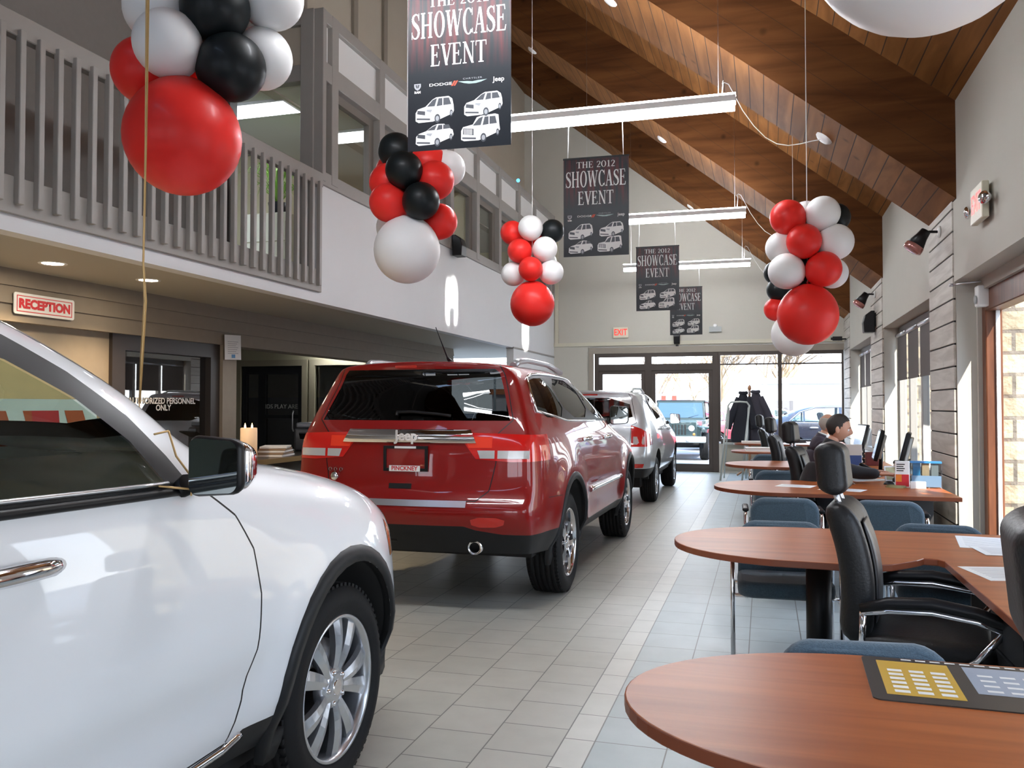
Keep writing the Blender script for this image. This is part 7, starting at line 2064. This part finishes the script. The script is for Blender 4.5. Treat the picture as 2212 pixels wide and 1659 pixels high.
# dark sedan parked across the windows
M_navy = mat('dark_navy_paint', (.012, .016, .032), .3, coat=1.0, metal=.3)
def sedan(name, label, loc, rz, paint, lv=2, detail=True, sc=1.0):
    root = thing('car', label, 'car', loc, rz); root.scale = (sc,) * 3
    L = 5.04; RA, FA = 1.05, 4.10
    P = dict(length=L, nx=4, dash_z=.95,
        stations=[0, .06, .2, .45, .8, 1.1, 1.4, 1.7, 2.0, 2.4, 2.8, 3.1, 3.4, 3.65, 3.9, 4.2, 4.5, 4.75, 4.92, 5.04],
        rows=[
            dict(z=[(0, .30), (5.04, .25)], x=[(0, .76), (.4, .86), (4.5, .86), (5.04, .68)], y0=.12),
            dict(z=[(0, .46), (5.04, .42)], x=[(0, .82), (.4, .93), (4.4, .935), (5.04, .72)], y0=.04),
            dict(z=[(0, .68), (5.04, .62)], x=[(0, .83), (.4, .94), (4.3, .945), (5.04, .74)], y0=.0),
            dict(z=[(0, .90), (2.5, .90), (4, .82), (5.04, .74)], x=[(0, .80), (.4, .915), (4.2, .90), (5.04, .72)], y0=.04),
            dict(z=[(0, 1.02), (1.0, 1.03), (2.5, 1.01), (3.6, .97), (4.3, .92), (5.04, .80)], x=[(0, .72), (.4, .86), (1.2, .88), (3.4, .87), (4.2, .82), (5.04, .62)], y0=.08, y1=5.0),
            dict(z=[(0, 1.05), (.55, 1.08), (.95, 1.20), (1.5, 1.37), (2.6, 1.385), (3.0, 1.27), (3.45, 1.06), (3.7, .985), (4.3, .945), (5.04, .82)], x=[(0, .62), (.5, .76), (1.2, .66), (2.6, .64), (3.3, .74), (4.2, .68), (5.04, .5)], y0=.10, y1=4.98),
            dict(z=[(0, 1.055), (.50, 1.085), (.85, 1.21), (1.35, 1.42), (2.0, 1.47), (2.55, 1.44), (2.95, 1.31), (3.4, 1.08), (3.65, 1.0), (4.3, .955), (5.04, .825)], x=[(0, .52), (.5, .66), (1.2, .56), (2.6, .55), (3.3, .64), (4.2, .56), (5.04, .4)], y0=.10, y1=4.97),
        ], crown=[(0, .02), (1.5, .03), (3, .04), (5.04, .02)], bulge_r=.06, bulge_f=.14)
    sk = Skin(car_surface(P, lv))
    for s_, S in ((1, 'R'), (-1, 'L')):
        for w_ in ([(.98, 1.045), (1.30, 1.045), (1.30, 1.29), (1.22, 1.26)], [(1.34, 1.045), (2.15, 1.04), (2.15, 1.40), (1.60, 1.385), (1.34, 1.31)], [(2.22, 1.04), (3.22, 1.02), (2.98, 1.18), (2.66, 1.36), (2.22, 1.40)]):
            g_ = sk.faces(S, w_); sk.take(g_, 'side_window', M_carglass_f, root, -.003)
        b = MB(); b.tube(sk.path(S, densify([(.92, 1.03), (3.30, 1.005), (2.98, 1.20), (2.66, 1.38), (2.2, 1.42), (1.6, 1.41), (1.22, 1.29)], 3, True), .004), .011, 6, closed=True); b.build('window_moulding', M_chrome, root)
        arch(sk, root, RA, .34, .37, s_); arch(sk, root, FA, .34, .37, s_)
        handle(root, sk, s_, 1.55, .90, M_chrome, .2); handle(root, sk, s_, 2.5, .88, M_chrome, .2)
        sk.line(S, [(2.18, 1.03), (2.2, .32)], .008)
        p, n = sk.at(S, 3.0, 1.0); mirror(root, (s_ * (abs(p.x) + .14), 3.05, 1.05), s_, paint, None, .85)
        tl = [(s_ * .55, .78), (s_ * .95, .76), (s_ * .95, .98), (s_ * .6, .98)]
        g_ = sk.faces('rear', tl, nmin=.05, lim=lambda c: c[1] < .3); sk.take(g_, 'taillight', M_taillamp, root, .003)
        hl = [(s_ * .45, .62), (s_ * .88, .64), (s_ * .86, .78), (s_ * .45, .76)]
        g_ = sk.faces('front', hl, nmin=.2); sk.take(g_, 'headlight', M_lampclear, root, .003)
    g_ = sk.faces('top', [(-.56, .55), (.56, .55), (.50, 1.28), (-.50, 1.28)]); sk.take(g_, 'rear_window', M_carglass_d, root)
    g_ = sk.faces('top', [(-.50, 2.66), (.50, 2.66), (.60, 3.4), (-.60, 3.4)]); sk.take(g_, 'windshield', M_carglass_f, root)
    sk.build('body', [paint, M_black, M_cladding], root)
    for y, s_ in ((RA, 1), (RA, -1), (FA, 1), (FA, -1)): make_wheel(root, s_ * .80, y, s_, r=.345, w=.22, rim=.235, style='five', fine=False)
    b = MB(); b.box(-.7, .7, .3, 4.7, .2, .35); b.build('underbody', M_underbody, root)
    if detail: car_interior(root, P, [(.38, 2.15), (-.38, 2.15), (.38, 1.3), (-.38, 1.3)], 3.0, floor_z=.3)
    return root
sedan('car', 'dark navy sedan parked across the windows right of the entrance, seen from its side', (-.35, 23.6, -.02), R(-90), M_navy)
sedan('car', 'red sedan parked farther off, its roof showing left of the dark sedan', (-2.8, 31.5, GZ), R(-78), mat('outdoor_red', (.50, .03, .05), .3, coat=1), lv=1, detail=False)
sedan('car', 'grey blue car in the far row beyond the red sedan', (-1.8, 38.5, GZ), R(-90), mat('outdoor_greyblue', (.22, .28, .34), .3, coat=1), lv=1, detail=False)
sedan('car', 'pale silver car in the far row, behind the roof of the dark sedan', (3.6, 36.5, GZ), R(-90), mat('outdoor_silver', (.55, .58, .62), .3, coat=1), lv=1, detail=False)

# off-roader facing the entrance
def offroader():
    root = thing('car', 'dark green boxy off-roader with slotted grille facing the entrance outside', 'car', (-2.46, 25.2, GZ), 0)
    M_g = mat('dark_green_paint', (.03, .055, .06), .3, coat=1.0, metal=.3)
    b = MB(); b.prism([(-.60, 0), (.60, 0), (.72, 1.15), (-.72, 1.15)], .96, 1.16, Matrix(((1, 0, 0, 0), (0, 1, 0, .08), (0, 0, 1, 0), (0, 0, 0, 1))))
    b.box(-.72, .72, .10, 1.25, .62, 1.0); hood = b.build('hood', M_g, root); bevel(hood, .03, 3)
    b = MB(); b.rbox(-.79, .79, 1.2, 3.7, .55, 1.16, .04); body = b.build('body', M_g, root)
    b = MB(); b.rbox(-.60, .60, .0, .12, .66, 1.13, .03); gr = b.build('grille_panel', M_g, root)
    for k in range(7):
        x = -.27 + k * .09; b = MB(); b.rbox(x - .026, x + .026, -.008, .05, .74, 1.04, .012); b.build('grille_slot', M_blackgap, gr)
    for s_ in (-1, 1):
        b = MB(); b.lathe([(0, .03), (.07, .03), (.088, .01), (.09, -.02)], 24, Matrix.Translation((s_ * .45, .0, .93)) @ Matrix.Rotation(R(90), 4, 'X')); b.build('headlight', M_lampclear, root)
        b = MB(); b.lathe([(0, .02), (.035, .015), (.038, 0)], 16, Matrix.Translation((s_ * .52, .0, .76)) @ Matrix.Rotation(R(90), 4, 'X')); b.build('turn_signal', M_amber, root)
        b = MB(); b.tube([(s_ * .78, .02, .86), (s_ * .78, .22, .98), (s_ * .78, .75, .99), (s_ * .78, 1.0, .82)], .06, 8); b.rbox(s_ * .79 - .16, s_ * .79 + .16, .08, .85, .90, .98, .03); b.build('front_fender', M_g, root)
        b = MB(); b.rbox(s_ * .80 - .15, s_ * .80 + .15, 2.7, 3.5, .92, 1.0, .03); b.build('rear_fender', M_cladding, root)
        m_ = MB(); m_.rbox(s_ * .98 - .09, s_ * .98 + .09, 1.42, 1.52, 1.16, 1.34, .03); m_.cyl((s_ * .80, 1.48, 1.2), (s_ * .92, 1.48, 1.22), .02, 8); m_.build('door_mirror', M_black, root)
        make_wheel(root, s_ * .79, .50, s_, r=.40, w=.25, rim=.22, style='five', fine=False); make_wheel(root, s_ * .79, 3.1, s_, r=.40, w=.25, rim=.22, style='five', fine=False)
        g_ = MB(); g_.quad((s_ * .765, 1.62, 1.22), (s_ * .765, 3.5, 1.22), (s_ * .72, 3.5, 1.66), (s_ * .72, 1.75, 1.66)); g_.build('side_window', M_carglass_d, root)
    b = MB(); b.rbox(-.86, .86, -.20, .0, .52, .70, .03); b.build('front_bumper', M_greymetal, root)
    for s_ in (-1, 1):
        b = MB(); b.lathe([(0, .02), (.06, .015), (.065, 0)], 16, Matrix.Translation((s_ * .36, -.20, .61)) @ Matrix.Rotation(R(90), 4, 'X')); b.build('fog_lamp', M_lampclear, root)
    b = MB(); b.prism([(-.76, 1.16), (.76, 1.16), (.70, 1.72), (-.70, 1.72)], 0, .05, Matrix(((1, 0, 0, 0), (0, .30, -1, 1.05), (0, 1, 0, 0), (0, 0, 0, 1)))); b.build('windshield_frame', M_g, root)
    b = MB(); b.prism([(-.69, 1.22), (.69, 1.22), (.645, 1.67), (-.645, 1.67)], .052, .056, Matrix(((1, 0, 0, 0), (0, .30, -1, 1.05), (0, 1, 0, 0), (0, 0, 0, 1)))); b.build('windshield', mat('sky_glass', (.06, .12, .2), .05, coat=1), root)
    for x in (-.3, .25): b = MB(); b.cyl((x, 1.36, 1.22), (x + .3, 1.39, 1.30), .008, 6); b.build('wiper', M_black, root)
    b = MB(); b.rbox(-.74, .74, 1.55, 3.7, 1.66, 1.76, .04); b.build('hardtop', M_black, root)
    b = MB(); b.rbox(-.74, .74, 3.45, 3.7, 1.1, 1.7, .03); b.build('rear_panel', M_black, root)
    b = MB(); b.box(-.65, .65, .2, 3.6, .42, .60); b.cyl((-.7, .5, .40), (.7, .5, .40), .05, 10); b.build('underbody', M_underbody, root)
    text_obj('emblem_text', 'Jeep', basis((0, -.004, 1.085), (1, 0, 0), (0, 0, 1)), M_lettersilver, gr, size=.055, ex=.003)
    return root
offroader()
# white building, red framed shop front with brick piers, fence, pole, van
M_sidingw = mat('white_building', (.74, .73, .71), .8); M_brick = brick_mat('brown_brick', (.36, .22, .16), (.28, .17, .12), (.45, .42, .38), .22, .075, .5, .012, .9, swap=(R(90), 0, 0))
bl = thing('building', 'long low white building with a small window, far beyond the parked cars', 'building', (0, 0, GZ))
b = MB(); b.box(-.6, 6.6, 46, 52, 0, 2.7); b.build('wall', M_sidingw, bl)
b = MB(); b.box(-.8, 6.8, 45.7, 52, 2.7, 3.0); b.build('roof', mat('pale_roof', (.55, .56, .58), .8), bl)
for x in (1.0, 4.6):
    b = MB(); b.box(x - .5, x + .5, 45.93, 46.0, 1.0, 1.9); w_ = b.build('window', M_greymetal, bl); b = MB(); b.box(x - .43, x + .43, 45.91, 45.94, 1.06, 1.84); b.build('pane', mat('far_pane', (.14, .13, .13), .2) if 'far_pane' not in bpy.data.materials else bpy.data.materials['far_pane'], w_)
bl = thing('building', 'red framed shop building with brick piers beyond the off-roader', 'building', (0, 0, GZ))
for x0, x1, z1 in ((-12.6, -11.2, 2.9), (-10.3, -9.4, 2.6)): b = MB(); b.box(x0, x1, 44.5, 45.5, 0, z1); b.build('brick_pier', M_brick, bl)
b = MB(); b.box(-14.5, -4.2, 45.4, 52, 0, 2.2); b.build('wall', mat('pale_pink_wall', (.62, .55, .53), .8), bl)
for k in range(9):
    x = -9.0 + k * .55; b = MB(); b.box(x, x + .22, 45.25, 45.4, 0, 2.1); b.build('red_post', mat('red_trim', (.55, .05, .03), .5) if 'red_trim' not in bpy.data.materials else bpy.data.materials['red_trim'], bl)
b = MB(); b.box(-9.2, -4.3, 45.2, 45.4, .95, 1.2); b.build('red_band', bpy.data.materials['red_trim'], bl)
b = MB(); b.box(-14.6, -12.7, 45.2, 52, 2.2, 2.5); b.build('orange_fascia', mat('orange_fascia', (.6, .2, .08), .6), bl)
fn = thing('fence', 'grey weathered board fence behind the parked cars', 'fence', (0, 0, GZ))
b = MB(); x = -6.4
while x < 1.2: b.box(x, x + .17, 42.0, 42.03, 0, 1.05 + .03 * math.sin(x * 7)); x += .19
b.build('boards', mat('grey_fence', (.36, .34, .32), .9), fn)
b = MB(); b.box(-6.4, 1.2, 42.03, 42.08, .25, .33); b.box(-6.4, 1.2, 42.03, 42.08, .75, .83); b.build('rails', bpy.data.materials['grey_fence'], fn)
po = MB(); po.cyl((4.15, 46, GZ), (4.15, 46, 8.5), .12, 10); tag(po.build('utility_pole', mat('pole_wood', (.16, .13, .12), .9)), 'tall utility pole in front of the white building', 'utility pole')
lp = thing('street_lamp', 'double armed street lamp above the red framed shop', 'street lamp', (-13.9, 44, GZ))
b = MB(); b.cyl((0, 0, 0), (0, 0, 4.0), .06, 8); b.build('pole', M_greymetal, lp)
b = MB(); b.tube([(-1.1, 0, 4.05), (0, 0, 4.0), (1.1, 0, 3.85)], .05, 8); b.build('arm', M_greymetal, lp)
van = thing('van', 'white van with big blue letters parked at the far right', 'van', (6.0, 42, GZ), 0)
b = MB(); b.prism([(-2.4, .35), (2.2, .35), (2.2, 1.0), (1.6, 1.1), (1.1, 1.75), (-2.4, 1.8)], -1.0, 1.0, Matrix(((1, 0, 0, 0), (0, 0, 1, 0), (0, 1, 0, 0), (0, 0, 0, 1)))); o = b.build('body', M_sidingw, van); bevel(o, .06, 3)
text_obj('lettering', 'U', basis((-.55, -1.02, 1.18), (1, 0, 0), (0, 0, 1)), mat('blue_letter', (.02, .08, .5), .5), van, size=1.0, bold=.03)
text_obj('lettering', 'U', basis((.25, -1.02, 1.18), (1, 0, 0), (0, 0, 1)), bpy.data.materials['blue_letter'], van, size=1.0, bold=.03)
for x in (-1.5, 1.4):
    b = MB(); b.cyl((x, -1.02, .33), (x, -.8, .33), .33, 20); b.build('wheel', M_tyre, van)
# bare winter trees
M_bark = mat('bare_branches', (.30, .22, .17), .95); M_bark2 = mat('tan_branches', (.42, .30, .18), .95)
def tree(label, x, y, h, seed, m, spread=.55, n0=5, depth=4, r0=.14):
    rnd = random.Random(seed); b = MB()
    def br(p, d, l, r, lev):
        q = p + d * l
        mid = p + d * l * .5 + Vector((rnd.uniform(-1, 1), rnd.uniform(-1, 1), 0)) * l * .05
        b.tube([p, mid, q], [r, r * .8, r * .6], 5 if lev < 2 else 3, caps=False)
        if lev >= depth: return
        for k in range(n0 if lev == 0 else rnd.randint(3, 4)):
            a = rnd.uniform(0, 2 * PI); t = rnd.uniform(.55, 1.0)
            nd = (d + Vector((math.cos(a), math.sin(a), rnd.uniform(-.1, .5))) * spread * rnd.uniform(.7, 1.2)).normalized()
            br(p + d * l * t, nd, l * rnd.uniform(.6, .8), r * .55, lev + 1)
    br(Vector((0, 0, 0)), Vector((0, 0, 1)), h * .32, r0, 0)
    o = b.build('bare_tree', m); o.location = (x, y, GZ); tag(o, label, 'tree', 'bare winter trees outside')
tree('bushy tan bare tree left of the white building', -2.6, 56, 9.0, 1, M_bark2, .75, 8, 4, .16)
tree('second tan bare tree spreading behind the white building roof', 1.0, 60, 9.5, 5, M_bark2, .75, 8, 4, .16)
tree('bare tree beside the utility pole on the far right', 4.9, 50, 6.0, 8, M_bark, .55, 6, 4, .12)
tree('slim bare tree behind the red framed shop', -6.6, 55, 8.0, 11, M_bark, .6, 6, 4, .12)
tree('low bare tree at the right of the entrance door', -4.2, 50, 6.0, 14, M_bark2, .7, 6, 4, .1)
# ---------------------------------------------------------------- world, sun, camera
wd = bpy.data.worlds.new('world'); scene.world = wd; wd.use_nodes = True
nt = wd.node_tree; bg = nt.nodes['Background']
tcw = nt.nodes.new('ShaderNodeTexCoord'); sp = nt.nodes.new('ShaderNodeSeparateXYZ')
nt.links.new(tcw.outputs['Generated'], sp.inputs[0])
rp = nt.nodes.new('ShaderNodeValToRGB')
rp.color_ramp.elements[0].position = 0.0; rp.color_ramp.elements[0].color = (.95, .97, 1, 1)
rp.color_ramp.elements[1].position = 0.6; rp.color_ramp.elements[1].color = (.45, .65, 1, 1)
nt.links.new(sp.outputs['Z'], rp.inputs[0]); nt.links.new(rp.outputs[0], bg.inputs[0])
bg.inputs[1].default_value = 2.2
s = bpy.data.lights.new('sun', 'SUN'); s.energy = 4.2; s.angle = R(0.6); s.color = (1, .93, .82)
so = bpy.data.objects.new('sun', s); COL.objects.link(so)
so.rotation_euler = Vector((-.30, .55, -.60)).to_track_quat('-Z', 'Y').to_euler()
cam = bpy.data.cameras.new('camera'); co = bpy.data.objects.new('camera', cam); COL.objects.link(co)
cam.sensor_width = 36; cam.lens = 36 * 1850 / 2212
co.location = (0, 0, 1.44)
co.rotation_euler = (R(90 + 1.44), 0, R(16.386))
cam.clip_start = .05; cam.clip_end = 400
scene.camera = co
scene.view_settings.view_transform = 'Standard'; scene.view_settings.look = 'None'
scene.view_settings.gamma = 1; scene.view_settings.exposure = 1.65
scene.cycles.max_bounces = 8; scene.cycles.diffuse_bounces = 4; scene.cycles.glossy_bounces = 4; scene.cycles.transparent_max_bounces = 16
scene.cycles.caustics_reflective = False; scene.cycles.caustics_refractive = False
scene.cycles.sample_clamp_indirect = 6

# narrow lamps added outside the right-hand windows to streak the white wall with light
for (x, y, z), (tx, ty, tz), e in (((3.6, 11.0, .35), (-4.6, 12.35, 2.98), 26), ((3.6, 15.6, .35), (-4.6, 16.6, 2.85), 18)):
    l = bpy.data.lights.new('added_streak_lamp', 'AREA'); l.shape = 'RECTANGLE'; l.size = .16; l.size_y = .5; l.spread = R(3.0); l.energy = e; l.color = (1, .97, .92)
    o = bpy.data.objects.new('added_streak_lamp', l); COL.objects.link(o); o.location = (x, y, z)
    o.rotation_euler = (Vector((tx, ty, tz)) - Vector((x, y, z))).to_track_quat('-Z', 'Y').to_euler()
